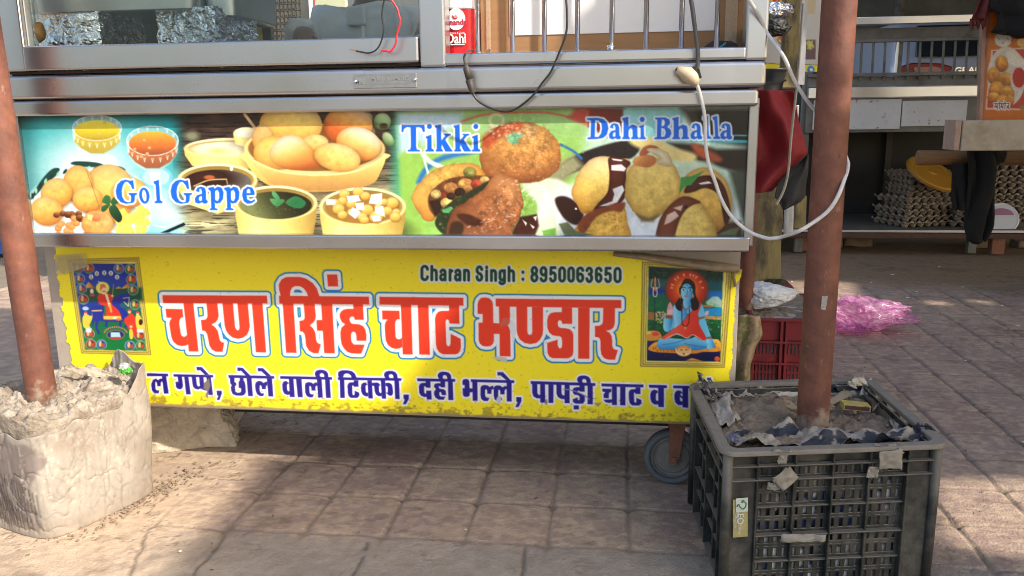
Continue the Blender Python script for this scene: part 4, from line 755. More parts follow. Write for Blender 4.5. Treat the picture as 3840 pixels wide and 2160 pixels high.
    for q in ([(1060,890),(1110,910),(1100,980),(1030,960)],[(1030,1000),(1110,980),(1060,1050),(1020,1050)],[(1110,960),(1150,910),(1200,950),(1150,990)],[(1100,1010),(1160,990),(1230,1110),(1190,1165),(1110,1080)]): p.poly(T(q,*K),[(50,120,66),(16,46,30)],a=(400,740),b=(450,830),smooth=True,blur=1)
    p.poly(T([(1610,1270),(1700,1265),(1870,1190),(1850,1165)],*K),(16,22,30)); p.line(T([(1540,1190),(1650,1215),(1840,1150)],*K),4,(220,240,250),blur=2)
    tx = fbm(X,Y,.045,5,77)-.5; tx2 = fbm(X,Y,.16,4,78)-.5; p.img = np.clip(p.img*(1+((tx*.15+tx2*.10)*sstep(1500,1600,X)+(tx*.07+tx2*.07)*(1-sstep(1500,1600,X)))[...,None]),0,1)
    for a in ((1960,560,175,140,.30,.045,3),(1890,790,150,110,.34,.05,9),(1690,700,120,110,.26,.06,13),(2245,720,90,110,.12,.05,21),(2450,720,105,120,.14,.045,25),(2265,850,110,60,.2,.06,31),(2620,830,110,80,.16,.05,37)): p.crust(*a,(.92,.88,.84))
    g_ = p.img.mean(-1,keepdims=True); p.img = p.img*.90+g_*.10
    # lettering
    G=[(1340,738),(1352,828),(1330,828),(1315,790),(1285,757),(1258,760),(1235,800),(1225,855),(1232,910),(1255,950),(1290,962),(1315,955),(1318,905),(1312,890),(1295,885),(1295,868),(1380,868),(1380,882),(1358,895),(1355,950),(1340,968),(1270,978),(1215,962),(1175,915),(1163,850),(1178,785),(1215,745),(1265,733),(1310,745)]
    oo=[(1452+53*math.cos(a)+6*math.sin(a),895+82*math.sin(a)) for a in np.linspace(0,2*math.pi,22)[:-1]]; oh=[(1452+21*math.cos(a)+6*math.sin(a),895+58*math.sin(a)) for a in np.linspace(0,2*math.pi,16)[:-1]]
    l_=[(1545,750),(1600,735),(1612,940),(1635,955),(1635,972),(1555,972),(1555,955),(1575,945),(1565,785),(1545,770)]
    a_=[(1968,850),(1985,815),(2020,803),(2060,815),(2073,850),(2075,935),(2092,950),(2085,972),(2050,977),(2035,962),(2000,977),(1965,965),(1958,925),(1980,890),(2030,876),(2030,850),(2020,825),(2005,832),(2008,862)]; ah=[(2030,897),(2007,908),(2000,935),(2012,950),(2030,942)]
    p_=[(2095,815),(2150,805),(2157,825),(2190,803),(2230,815),(2250,860),(2245,930),(2215,970),(2175,975),(2162,965),(2165,1020),(2190,1028),(2190,1042),(2110,1042),(2110,1028),(2125,1020),(2118,850),(2095,832)]; ph=[(2165,850),(2190,838),(2205,870),(2205,920),(2190,950),(2166,940)]
    e_=[(2435,890),(2445,835),(2490,803),(2540,815),(2562,860),(2562,890),(2480,892),(2490,935),(2525,950),(2562,930),(2568,947),(2535,972),(2490,978),(2450,950)]; eh=[(2482,870),(2520,868),(2515,835),(2500,825),(2485,840)]
    sh=lambda q,dx,dy=0:[(x+dx,y+dy) for x,y in q]
    W8,B8=(240,242,252),(20,104,228)
    lay=[(6.5,W8),(0,B8)]
    p.letters([T(q,*K) for q in (G,oo,l_,sh(G,552),a_,p_,sh(p_,160),e_)],lay,holes=[T(q,*K) for q in (oh,ah,ph,sh(ph,160),eh)])
    dot=lambda x,y:[(x+26*math.cos(a),y+26*math.sin(a)) for a in np.linspace(0,2*math.pi,14)[:-1]]
    Tt=[(1465,183),(1695,183),(1700,255),(1680,255),(1665,215),(1630,205),(1612,210),(1612,400),(1620,432),(1650,435),(1650,452),(1525,452),(1525,436),(1550,430),(1558,400),(1555,210),(1520,205),(1490,225),(1480,258),(1463,255)]
    i_=[(1708,300),(1765,280),(1768,420),(1790,435),(1790,452),(1705,452),(1705,436),(1722,428),(1722,320),(1706,315)]
    k_=[(1800,190),(1862,178),(1865,340),(1905,290),(1890,285),(1890,272),(1960,272),(1960,285),(1930,300),(1905,335),(1965,430),(1978,440),(1975,452),(1905,452),(1870,380),(1865,420),(1880,438),(1880,452),(1808,452),(1808,438),(1818,425),(1815,215),(1800,205)]
    p.letters([T(q,*L) for q in (Tt,dot(1745,200),i_,k_,sh(k_,187),sh(i_,467),dot(2212,200))],lay)
    re=lambda q,bx,by,kx,ky,nx,ny:[(nx+(x-bx)*kx,ny+(y-by)*ky) for x,y in q]
    Dd=[(755,115),(860,112),(920,125),(960,165),(970,220),(955,280),(915,315),(860,325),(760,328),(760,312),(790,305),(795,140),(755,130)]; Dh=[(838,135),(870,140),(900,170),(905,220),(895,270),(870,305),(832,305)]
    h_=[(1110,115),(1170,100),(1172,200),(1215,180),(1255,195),(1262,230),(1262,300),(1275,312),(1275,327),(1200,327),(1200,312),(1215,300),(1212,230),(1195,215),(1175,235),(1172,300),(1185,312),(1185,327),(1110,327),(1110,312),(1122,300),(1122,140),(1110,132)]
    Bb=[(1440,110),(1540,108),(1585,130),(1590,170),(1560,205),(1595,230),(1605,270),(1585,310),(1540,327),(1432,327),(1432,312),(1458,305),(1462,130),(1440,125)]; Bh=[[(1508,128),(1530,132),(1540,160),(1530,190),(1505,198)],[(1503,215),(1535,222),(1548,260),(1535,300),(1500,305)]]
    P=[Dd,h_,dot(1310,128),re(i_,1705,280,.77,.855,1280,180),Bb,sh(h_,505)]; Hh=[Dh]+Bh
    for nx in (975,1795,2095): P.append(re(a_,1958,803,.9,.95,nx,165)); Hh.append(re(ah,1958,803,.9,.95,nx,165))
    for nx in (1925,2018): P.append(re(l_,1545,735,.85,.99,nx,90))
    p.letters([T(q,*M) for q in P],[(6.5,(214,226,240)),(0,(22,100,220))],holes=[T(q,*M) for q in Hh])
    for x,y in ((105,640),(330,630),(250,960)): pass
    return p
# ---------------------------------------------------------------- the snack cart
M_steel = mat('brushed_steel',(0.50,0.50,0.525),0.27,1.0,var=.07,vscale=2.6,bump=.018,bscale=4,rvar=.10)
M_steel2 = mat('dull_steel',(0.42,0.42,0.42),0.40,1.0,var=.10,vscale=5,bump=.03,bscale=10,rvar=.08)
M_seam = mat('dark_gap',(0.03,0.022,0.018),0.9)  # dark filler for the gaps between the rails
M_pane = pane_mat('clear_pane')
M_bar = mat('chromed_bar',(0.74,0.74,0.75),0.16,1.0)
M_sheet = mat('sheet_backing',(0.33,0.285,0.245),0.7,var=.15,vscale=12)
M_dark = mat('dark_metal',(0.045,0.04,0.037),0.6,var=.2)
M_ban = print_mat('banner_print',rough=.22,spec=.45,bump=.03,bscale=25)
M_sign = print_mat('sign_print',rough=.33,spec=.4,bump=.04,bscale=18)
M_rust = mat('rusty_iron',(0.24,0.10,0.06),0.8,var=.3,vscale=20,bump=.4,bscale=90)
cart = thing('food_cart','long steel chaat cart with food banner above and yellow Hindi sign below','food cart',(-.6,2.15,0))
YF,YB,YS = 2.050,2.077,2.200
KY = YF/1.895; DY = YF-1.895
XL = -1.490*KY; YBK = 2.60
def zr(px,py,Y): return onY(px,py,Y).z
def xr(px,py,Y): return onY(px,py,Y).x
def rail(name, xa, xb, pt, pb, Y0, Y1, m=M_steel, bev=.006, seg=3):
    bm = bmesh.new(); box(bm, xa, xb, Y0, Y1, zr(*pb,Y0), zr(*pt,Y0)); return fin(bm,name,m,cart,bevel=bev,seg=seg)
zmid = lambda a,b,Y: (zr(*a,Y)+zr(*b,Y))/2
x_b = xr(2812,920,YF); x_l = xr(2844,365,YF); x_m = xr(2874,270,YF)
rail('bottom_rail', XL, x_b, (1470,882), (1470,937), YF, YF+.05, bev=.005)
rail('counter_rail', XL, x_l, (1450,357), (1450,417), YF-.004, YF+.06, bev=.007)
rail('belt_rail', XL, x_m, (1450,255), (1450,351), YF-.004, YF+.08, bev=.010, seg=4)
o = rail('seam', XL+.02, xr(1590,255,YF), (900,252), (900,262), YF+.010, YF+.05, M_seam, 0)
rail('seam', XL+.02, x_l-.02, (1450,345), (1450,364), YF+.014, YF+.05, M_seam, 0)
zs = zr(1500,252,YF)
# window frame
bm = bmesh.new(); box(bm, xr(93,215,YF), xr(1571,200,YF), YF-.008, YF+.03, zr(850,250,YF), zr(850,155,YF)); fin(bm,'window_rail',M_steel,cart,bevel=.005,seg=3)
rail('window_sill', xr(1600,220,YF), xr(2800,200,YF), (2230,187), (2230,234), YF-.002, YF+.05)
bm = bmesh.new(); box(bm, xr(1571,100,YF), xr(1669,100,YF), YF-.003, YF+.06, zr(1620,252,YF), 2.12); fin(bm,'post',M_steel,cart,bevel=.006,seg=3)
bm = bmesh.new(); box(bm, xr(2798,100,YF), x_m, YF-.003, YF+.06, zr(2830,226,YF), 2.12); fin(bm,'post',M_steel,cart,bevel=.006,seg=3)
bm = bmesh.new(); box(bm, XL, xr(78,60,YF), YF-.003, YF+.06, zr(90,268,YF), 2.12); fin(bm,'post',M_steel,cart,bevel=.006,seg=3)
M_al = mat('aluminium_trim',(0.72,0.72,0.69),0.38,1.0)
bm = bmesh.new(); box(bm, xr(79,60,YF), xr(84,60,YF), YF+.012, YF+.034, zr(100,172,YF), 2.12); fin(bm,'glazing_strip',M_al,cart,bevel=.002)
bm = bmesh.new(); box(bm, XL, x_m, YF+.005, YBK, 2.12, 2.15); fin(bm,'cabinet_top',M_steel2,cart,bevel=.004)
zfl = zr(850,258,YF)
bm = bmesh.new(); box(bm, XL+.01, x_m-.01, YF+.085, YBK, zfl-.01, zfl+.004); fin(bm,'cabinet_floor',M_steel2,cart)
bm = bmesh.new(); box(bm, xr(1600,100,YF), xr(1640,100,YF), YF+.065, YBK, zfl+.006, 2.115); fin(bm,'partition',M_steel2,cart)
# glass
bm = bmesh.new(); box(bm, xr(100,80,YF), xr(1574,80,YF), YF+.022, YF+.025, zr(850,158,YF)-.003, 2.115); fin(bm,'glass_pane',M_pane,cart)
# bars of the right window
for px,pb in ((1791,196),(1922,195),(2041,191),(2165,189),(2294,185),(2422,182),(2555,179),(2688,175)):
    bm = bmesh.new(); x = xr(px,pb-40,YF+.02); tube(bm,[(x,YF+.022,zr(px,pb,YF+.02)-.012),(x,YF+.022,2.13)],.0062,14)
    fin(bm,'bar',M_bar,cart,smooth=True)
x = xr(2290,175,YF+.02); bm = bmesh.new(); tube(bm,[(x,YF+.022,zr(2290,184,YF)),(x,YF+.022,zr(2290,168,YF))],.0095,14); fin(bm,'clip',M_bar,cart,smooth=True)
# banner
zb0 = zr(1470,884,YB)-.01; zb1 = zr(1450,420,YB)+.02
ban = sheet('banner', banner_art(), YB, 40, 405, 2798, 905, M_ban, cart)
tag(ban,'printed banner of golgappe, tikki and dahi bhalla bowls')
bm = bmesh.new(); box(bm, XL+.004, xr(2800,600,YB), YB+.002, YB+.012, zb0, zb1); fin(bm,'banner_backing',M_sheet,cart)
bm = bmesh.new(); box(bm, xr(2799,600,YB), xr(2839,600,YB-.008), YB-.010, YB+.05, zr(2815,892,YB)-.02, zr(2815,400,YB)+.02); fin(bm,'side_post',M_steel2,cart,bevel=.003)
bm = bmesh.new(); box(bm, XL, XL+.02, YB-.01, YBK, zb0, 1.16*KY); fin(bm,'side_panel',M_steel2,cart)
bm = bmesh.new(); box(bm, xr(2790,600,YB), xr(2836,600,YB)-.03, YB+.052, YBK, zb0, 1.16*KY); fin(bm,'side_panel',M_steel2,cart)
bm = bmesh.new(); box(bm, XL, x_b-.01, YF+.052, YBK, zr(1470,884,YF)-.03, zr(1470,884,YF)-.018); fin(bm,'lower_deck',M_dark,cart)
bm = bmesh.new(); box(bm,XL+.02,.27,YS+.012,YBK-.022,.214,.226); fin(bm,'lower_deck',M_dark,cart)  # added unseen floor that keeps light off the ground below
for xs_ in (XL+.035,.275):
    bm = bmesh.new(); box(bm,xs_-.003,xs_+.003,YS+.012,YBK-.022,.228,zr(1470,884,YF)-.032); fin(bm,'shade_skirt',M_sheet,cart)  # added unseen skirts that stop sun leaking under the cart
# yellow sign
SG = sign_art()
def torn(px,py):
    n = fbm(px*0,py,.05,4,5)*26-13; n2 = fbm(px*0+3,py,.045,4,8)*22-11
    left = np.interp(py,[900,960,1030,1190,1360,1560],[206,208,221,237,274,320])+n
    right = np.interp(py,[900,985,1065,1200,1300,1400,1480,1620],[2800,2790,2764,2752,2748,2736,2728,2712])+n2
    top = np.interp(px,[0,2290,2400,2560,2700,2800],[900,900,962,985,1003,1012])
    bot = 1519+(px-581)*.0346
    return (px>left)&(px<right)&(py>top)&(py<bot+3)
sg = sheet('sign_board', SG, YS, 190, 925, 2800, 1612, M_sign, cart, mask=torn)
tag(sg,'yellow printed sign with red Hindi lettering and worn bottom edge')
zs0 = zr(1500,1553,YS); zs1 = zr(1470,940,YS)+.06
bm = bmesh.new(); box(bm, xr(172,1000,YS), xr(2776,1000,YS), YS+.002, YS+.010, zs0-.003, zs1); fin(bm,'sign_backing',M_sheet,cart,bevel=.001)
M_tape = mat('old_brown_tape',(0.20,0.135,0.075),0.4,color2=(0.33,0.26,0.18),cscale=22,sharp=.2,bump=.2)
pts = [onY(x,y,YS-.012) for x,y in ((2300,950),(2420,962),(2560,984),(2680,1002),(2768,1006))]
bm = bmesh.new(); tube(bm,pts,[.006,.010,.012,.013,.010],10,flat=.8); jitter(bm,.004,60,2); fin(bm,'peeled_tape',M_tape,cart,smooth=True)
pts = [onY(x,y,YS-.006) for x,y in ((2762,1010),(2752,1040),(2758,1075))]
bm = bmesh.new(); tube(bm,pts,[.008,.006,.004],8,flat=.5); jitter(bm,.003,80,4); fin(bm,'peeled_tape',M_tape,cart,smooth=True)
# torn clear tape over the left print
M_film = mat('yellowed_film',(0.55,0.47,0.28),0.25,alpha=.45,spec=.6,bump=.3,bscale=30)
def film(name, quad, Y, m, parent, seed=1, amp=.004, n=14, thick=None, bulge=0):
    a,b,c,d = [np.array(onY(x,y,Y)) for x,y in quad]; u = np.linspace(0,1,n)[None,:,None]; v = np.linspace(0,1,n)[:,None,None]
    P = (a*(1-u)+b*u)*(1-v)+(d*(1-u)+c*u)*v
    N = fbm(P[...,0]+P[...,1],P[...,2],22,4,seed)-.5; N2 = fbm(P[...,0],P[...,2]+P[...,1],22,4,seed+5)-.5
    P[...,1] += N*amp*2-bulge*np.sin(np.pi*u[...,0])*np.sin(np.pi*v[...,0]); P[...,0] += N2*amp; P[...,2] += (N+N2)*amp*.6
    return gridmesh(name,P,m,parent,thick=thick)
film('tape_patch',[(205,958),(322,950),(330,1000),(212,1035)],YS-.005,M_film,cart,3,.003)
# nameplate
M_plate = mat('name_plate',(0.36,0.36,0.37),0.42,0.9,var=.2,vscale=60); M_emb = mat('embossed',(0.50,0.50,0.50),0.35,1.0)
a = onY(1326,276,YF-.006); b = onY(1563,331,YF-.006)
bm = bmesh.new(); box(bm,a.x,b.x,YF-.008,YF-.004,b.z+.002,a.z-.002); npl = fin(bm,'name_plate',M_plate,cart,bevel=.001)
def label_text(txt,size,px,py,Y,m,parent,rot=0,name='lettering',bold=0.0,kx=1):
    me = text_mesh(txt,size,name,bold); me.materials.append(m); o = bpy.data.objects.new(name,me)
    o.location = onY(px,py,Y); o.rotation_euler = (rad(90),rot,0); o.scale = (kx,1,1); put(o,parent); return o
label_text('M. K. EQUIPMENTS',.0125,1462,296,YF-.0085,M_emb,npl,kx=.92,bold=.0004); label_text('(M) 09103612657, 09810735364',.0062,1462,314,YF-.0085,M_emb,npl,kx=1.15); label_text('MK',.021,1349,305,YF-.0085,M_emb,npl,bold=.0008,kx=.8)
bm = bmesh.new(); q = onY(1370,304,YF); box(bm,q.x-.0004,q.x+.0004,YF-.0088,YF-.0075,q.z-.012,q.z+.012); fin(bm,'divider',M_emb,npl)
for px,py in ((1331,306),(1555,299)):
    bm = bmesh.new(); q = onY(px,py,YF-.009); lathe(bm,[(.0048,0),(.0046,.0012),(.003,.003),(.0008,.0032)],16,Matrix.Translation(q)@Matrix.Rotation(rad(90),4,'X')); fin(bm,'screw',M_bar,npl,smooth=True)
# legs and wheels under the cart
M_tyre = mat('grey_tyre',(0.125,0.135,0.148),0.8,var=.25,vscale=30,bump=.2); M_hub = mat('dusty_hub',(0.20,0.185,0.17),0.8,var=.25,vscale=25)
def wheel(x,y,z,r):
    w = bpy.data.objects.new('wheel',None); w.location=(x,y,z); w.empty_display_size=.05; put(w,cart)
    Mx = Matrix.Translation((x,y,z))@Matrix.Rotation(rad(90),4,'X')
    bm = bmesh.new(); pr = [(.78*r,-.012),(.80*r,-.020),(.93*r,-.021),(.985*r,-.014),(r,-.004),(r,.004),(.985*r,.014),(.93*r,.021),(.80*r,.020),(.78*r,.012)]
    rings = []
    n = 48
    for k in range(n):
        a = 2*math.pi*k/n; rings.append([bm.verts.new(Mx@Vector((rr*math.cos(a),rr*math.sin(a),zz))) for rr,zz in pr])
    for k in range(n):
        A,B = rings[k],rings[(k+1)%n]
        for j in range(len(pr)): bm.faces.new((A[j],A[(j+1)%len(pr)],B[(j+1)%len(pr)],B[j]))
    fin(bm,'tyre',M_tyre,w,smooth=True)
    bm = bmesh.new(); lathe(bm,[(.775*r,-.012),(.775*r,.012),(.70*r,.016),(.68*r,.010),(.60*r,.008),(.57*r,.013),(.30*r,.014),(.28*r,.022),(.12*r,.024)],40,Mx); fin(bm,'hub',M_hub,w,bevel=.001)
    return w
q = onY(2520,1702,2.30); R_ = .082
wheel(q.x,2.287,R_,R_)
for x in (q.x,):
    bm = bmesh.new(); prism(bm,[(x-.012,R_-.012),(x+.016,R_-.012),(x+.034,.19),(x+.034,.208),(x-.012,.208),(x-.012,.19)],2.258,2.264); prism(bm,[(x-.012,R_-.012),(x+.016,R_-.012),(x+.034,.19),(x+.034,.208),(x-.012,.208),(x-.012,.19)],2.31,2.316); fin(bm,'wheel_bracket',M_rust,cart,bevel=.001)
    bm = bmesh.new(); lathe(bm,[(.010,0),(.010,.008),(.006,.010),(.006,.016),(.002,.017)],6,Matrix.Translation((x+.004,2.258,R_))@Matrix.Rotation(rad(90),4,'X')); fin(bm,'axle_bolt',M_rust,cart)
for x,Y in ((XL+.03,YBK-.05),(.20,YBK-.05)):
    bm = bmesh.new(); box(bm,x-.02,x+.02,Y-.02,Y+.02,.02,zr(1470,884,YF)-.03); fin(bm,'leg',M_dark,cart,bevel=.003)
bm = bmesh.new(); box(bm,XL+.05,.24,YBK-.02,YBK-.012,.06,zr(1470,884,YF)-.03); fin(bm,'back_panel',M_dark,cart)  # unseen back, brought down low to darken the space under the cart
# back of the left cabinet: dark board leaving the vendor's opening clear
M_board = mat('dark_board',(0.022,0.028,0.034),0.5,var=.4,vscale=5)
bm = bmesh.new(); box(bm,XL+.005,onY(1010,60,2.59).x,2.585,2.595,zfl+.006,2.115); fin(bm,'back_board',M_board,cart)
bm = bmesh.new(); box(bm,xr(1640,100,YF)+.001,x_m-.01,2.585,2.595,zfl+.006,2.115); fin(bm,'back_board',M_board,cart)
# ---------------------------------------------------------------- goods inside the cart
M_foil = mat('kitchen_foil',(0.80,0.80,0.82),0.14,1.0,bump=1.0,bscale=38)
M_pan = mat('steel_pan',(0.55,0.57,0.58),0.38,1.0,var=.12,vscale=6)
ZF = zfl+.004
def rounded_box(bm, x0,x1,y0,y1,z0,z1, r=.02, n=5, taper=0):
    cs = []
    for cx,cy,a0 in ((x1-r,y1-r,0),(x0+r,y1-r,90),(x0+r,y0+r,180),(x1-r,y0+r,270)):
        for k in range(n+1): a = rad(a0+90*k/n); cs.append((cx+r*math.cos(a),cy+r*math.sin(a)))
    mx,my = (x0+x1)/2,(y0+y1)/2; lv = []
    for z,s in ((z0,1-taper),(z0+.004,1-taper*.9),((z0+z1)/2,1-taper*.4),(z1,1)): lv.append([bm.verts.new((mx+(x-mx)*s,my+(y-my)*s,z)) for x,y in cs])
    N = len(cs)
    for A,B in zip(lv,lv[1:]):
        for k in range(N): bm.faces.new((A[k],A[(k+1)%N],B[(k+1)%N],B[k]))
    bm.faces.new(lv[0][::-1]); bm.faces.new(lv[-1])
def foil_block(px0,px1,py0,Y,dep,label,rz=0,seed=1):
    a = onY(px0,py0,Y); b = onY(px1,py0,Y); bm = bmesh.new(); bmesh.ops.create_cube(bm,size=1.0)
    bmesh.ops.subdivide_edges(bm,edges=bm.edges[:],cuts=30,use_grid_fill=True)
    w = (b.x-a.x)/2; h = (a.z-ZF)/2
    for v in bm.verts:
        c = v.co.copy(); v.co = Vector((c.x*2*w,c.y*dep,c.z*2*h))
        nz = noise.noise_vector(v.co*40+Vector((seed,0,0))); n2 = noise.noise_vector(v.co*110+Vector((0,seed,0))); v.co += nz*.0045+n2*.003
    M = Matrix.Translation(((a.x+b.x)/2,Y+dep/2,ZF+h+.004))@Matrix.Rotation(rz,4,'Z'); bm.transform(M)
    return tag(fin(bm,'foil_parcel',M_foil),label,'foil parcel','foil wrapped parcels in the cart')
foil_block(112,400,56,(2.02*KY),.18,'crinkled foil parcel beside the fried puri behind the left glass',rad(-8),1)
foil_block(588,850,40,(2.02*KY),.17,'bright foil parcel standing alone in the middle of the left glass case',rad(-14),7)
def pan(px0,px1,pyb,Y,dep,h,label,lip=True):
    a = onY(px0,pyb,Y); b = onY(px1,pyb,Y); t = thing('steel_pan',label,'pan',((a.x+b.x)/2,Y+dep/2,a.z),'steel pans in the cart')
    bm = bmesh.new(); rounded_box(bm,a.x,b.x,Y,Y+dep,a.z,a.z+h,.035,6,.05); fin(bm,'pan_body',M_pan,t,smooth=True,bevel=.004)
    bm = bmesh.new(); rounded_box(bm,a.x-.008,b.x+.008,Y-.008,Y+dep+.008,a.z+h+.0005,a.z+h+.008,.04,6,0); fin(bm,'pan_lid',M_pan,t,bevel=.003)
pan(105,745,52,(2.0*KY),.32,.17,'wide deep steel pan resting on the foil parcels at the left')
pan(755,890,64,(2.03*KY),.30,.19,'smaller steel pan hanging over beyond the bright foil parcel')
M_fry = mat('fried_dough',(0.55,0.27,0.075),0.5,var=.25,vscale=25,bump=.3,bscale=40)
bm = bmesh.new(); q = onY(136,122,1.955*KY); bmesh.ops.create_uvsphere(bm,u_segments=24,v_segments=16,radius=.026)
for v in bm.verts: v.co = Vector((v.co.x*.95,v.co.y*.8,v.co.z*1.15))+Vector(noise.noise_vector(v.co*40))*.007+q
tag(fin(bm,'fried_puri',M_fry,smooth=True),'orange fried puri pressed against the left corner of the glass','snack')
M_carton = mat('carton_yellow',(0.52,0.36,0.06),0.7,var=.3,vscale=60)
bm = bmesh.new(); a = onY(858,96,2.2*KY); b = onY(952,148,2.2*KY); box(bm,a.x,b.x,(2.2*KY),(2.26*KY),ZF+.001,a.z)
for k in range(4): box(bm,a.x+(b.x-a.x)*(k+.2)/4,a.x+(b.x-a.x)*(k+.45)/4,(2.196*KY),(2.1995*KY),ZF+.002,a.z-.002)
tag(fin(bm,'striped_carton',M_carton,bevel=.001),'small yellow striped carton beside the bright foil parcel','carton')
# black tray lying by the vendor
M_tray = mat('black_tray',(0.012,0.014,0.014),0.35,var=.3,vscale=40); M_crumb = mat('fried_crumbs',(0.42,0.26,0.10),0.8,var=.4,vscale=80,bump=.5)
a = onY(1150,122,2.12*KY); b = onY(1450,140,2.12*KY); t = thing('serving_tray','black tray with fried crumbs held low behind the glass','tray',((a.x+b.x)/2,(2.2*KY),b.z))
bm = bmesh.new(); rounded_box(bm,a.x,b.x,(2.12*KY),(2.34*KY),ZF+.010,ZF+.022,.03,6,.04); fin(bm,'tray_body',M_tray,t,bevel=.002,smooth=False)
bm = bmesh.new()
for i in range(60):
    x,y = RNG.uniform(a.x+.02,b.x-.02),RNG.uniform(2.12*KY,2.30*KY); bmesh.ops.create_icosphere(bm,subdivisions=1,radius=RNG.uniform(.003,.007),matrix=Matrix.Translation((x,y,ZF+.0235)))
tag(fin(bm,'crumbs',M_crumb,t),kind='stuff')
bm = bmesh.new(); a2 = onY(1215,128,2.10*KY)
for i in range(46):
    x = RNG.uniform(onY(1160,130,2.1*KY).x,onY(1440,130,2.1*KY).x); bmesh.ops.create_icosphere(bm,subdivisions=1,radius=RNG.uniform(.003,.006),matrix=Matrix.Translation((x,(2.095*KY)+RNG.uniform(-.01,.01),ZF+.004)))
tag(fin(bm,'loose_crumbs',M_crumb),'brown fried crumbs spilled along the case floor','crumbs',kind='stuff')
# dahi tin
M_red = mat('red_tin',(0.55,0.012,0.02),0.28,var=.06); M_white = mat('white_plastic',(0.74,0.75,0.77),0.3); M_cream = mat('logo_white',(0.8,0.8,0.82),0.35); M_lred = mat('logo_red',(0.4,0.02,0.05),0.4); M_lor = mat('logo_orange',(0.6,0.22,0.08),0.4)
a = onY(1672,200,1.97*KY); b = onY(1776,33,1.97*KY); t = thing('curd_tub','red curd tub with white lid standing behind the first chrome bar','tub',((a.x+b.x)/2,(2.02*KY),a.z))
bm = bmesh.new(); rounded_box(bm,a.x,b.x,(1.97*KY),(2.07*KY),ZF+.001,b.z,.02,6,.04); fin(bm,'tub_body',M_red,t,smooth=False,bevel=.002)
bm = bmesh.new(); rounded_box(bm,a.x-.003,b.x+.003,(1.967*KY),(2.073*KY),b.z+.0008,b.z+.05,.022,6,0); fin(bm,'tub_lid',M_white,t,bevel=.004)
def disc(px,py,rx,ry,Y,m,parent,name): 
    q = onY(px,py,Y); r1 = rx/F0*Y*1.0; r2 = ry/F0*Y; bm = bmesh.new(); prism(bm,[(q.x+r1*math.cos(k*.1309),q.z+r2*math.sin(k*.1309)) for k in range(48)],Y,Y+.0012); return fin(bm,name,m,parent)
YT = (1.9672*KY)
lg = disc(1710,72,34,38,YT,M_cream,t,'emblem')
bm = bmesh.new(); q = lambda x,y: onY(960+x/2.683,y/2.683,YT-.0015); prism(bm,[(q(x,y).x,q(x,y).z) for x,y in ((1975,150),(2000,180),(2025,185),(2010,195),(1985,190),(1972,170))],YT-.0015,YT-.0008); fin(bm,'flame_mark',M_lred,lg)
bm = bmesh.new(); prism(bm,[(q(x,y).x,q(x,y).z) for x,y in ((1990,145),(2012,165),(2000,182),(2035,178),(2015,150))],YT-.0024,YT-.0017); fin(bm,'flame_mark',M_lor,lg)
label_text('Ananda',.0185,1708,84,YT-.001,M_lred,lg,bold=.0006); label_text('Thick & Tasty',.0068,1716,124,YT+.001,M_white,t); label_text('Dahi',.034,1711,146,YT+.001,M_white,t,bold=.0006,kx=.8)
bm = bmesh.new(); q1 = onY(1682,166,YT); q2 = onY(1742,168,YT); box(bm,q1.x,q2.x,YT,YT+.001,q2.z,q1.z); fin(bm,'underline',M_white,t)
# big carton with a white face behind the bars
M_card = mat('brown_cardboard',(0.30,0.165,0.075),0.75,var=.15,vscale=6,stretch=(1,1,9),bump=.05); M_wcard = mat('white_card',(0.72,0.72,0.74),0.6,var=.03)
a = onY(1802,120,2.03*KY); b = onY(2790,120,2.03*KY); t = thing('carton','large carton with white face and brown taped edges behind the chrome bars','carton',((a.x+b.x)/2,(2.12*KY),ZF))
bm = bmesh.new(); box(bm,a.x,b.x,(2.03*KY),(2.30*KY),ZF+.001,ZF+.46); fin(bm,'carton_body',M_card,t,bevel=.002)
a = onY(1912,132,2.029*KY); b = onY(2686,115,2.029*KY); bm = bmesh.new(); box(bm,a.x,b.x,(2.0275*KY),(2.0295*KY),(a.z+b.z)/2,ZF+.44); fin(bm,'white_face',M_wcard,t)
M_clear = mat('clear_tape',(0.62,0.5,0.36),0.15,alpha=.35,bump=.3,bscale=40)
for p0,p1 in ((1822,1842),(2722,2760)):
    a = onY(p0,0,2.028*KY); b = onY(p1,190,2.028*KY); bm = bmesh.new(); box(bm,a.x,b.x,(2.0262*KY),(2.0272*KY),ZF+.002,ZF+.45); fin(bm,'tape_strip',M_clear,t)
# dark cap
M_cap = mat('black_cloth',(0.012,0.014,0.02),0.7,var=.3,vscale=30); M_capd = mat('cap_print',(0.05,0.35,0.4),0.6)
q = onY(2705,180,1.97*KY); t = thing('cap','dark cap with turquoise print lying in the right corner of the case','cap',(q.x,(1.97*KY),ZF))
bm = bmesh.new(); bmesh.ops.create_uvsphere(bm,u_segments=28,v_segments=14,radius=1)
for v in bm.verts: v.co = Vector((v.co.x*.052,v.co.y*.035,max(v.co.z,-.05)*.040))+Vector(noise.noise_vector(v.co*2.2))*.006+Vector((q.x,(1.985*KY),ZF+.005))
fin(bm,'crown',M_cap,t,smooth=True)
bm = bmesh.new()
for k in range(9): bmesh.ops.create_icosphere(bm,subdivisions=1,radius=.0022,matrix=Matrix.Translation((q.x-.008+k*.0018+(k%2)*.002,(1.950*KY)+abs(k-4)*.0005,ZF+.024+.0022*k*.6)))
fin(bm,'cap_print',M_capd,t)
bm = bmesh.new(); s = onY(1815,180,1.955*KY)
for k in range(7): tube(bm,[(s.x+RNG.uniform(-.01,.01),(1.955*KY)+RNG.uniform(-.004,.004),ZF+.003),(s.x+RNG.uniform(-.016,.016),(1.955*KY)+RNG.uniform(-.004,.004),ZF+RNG.uniform(.008,.035))],[.002,.0045],5,flat=.3)
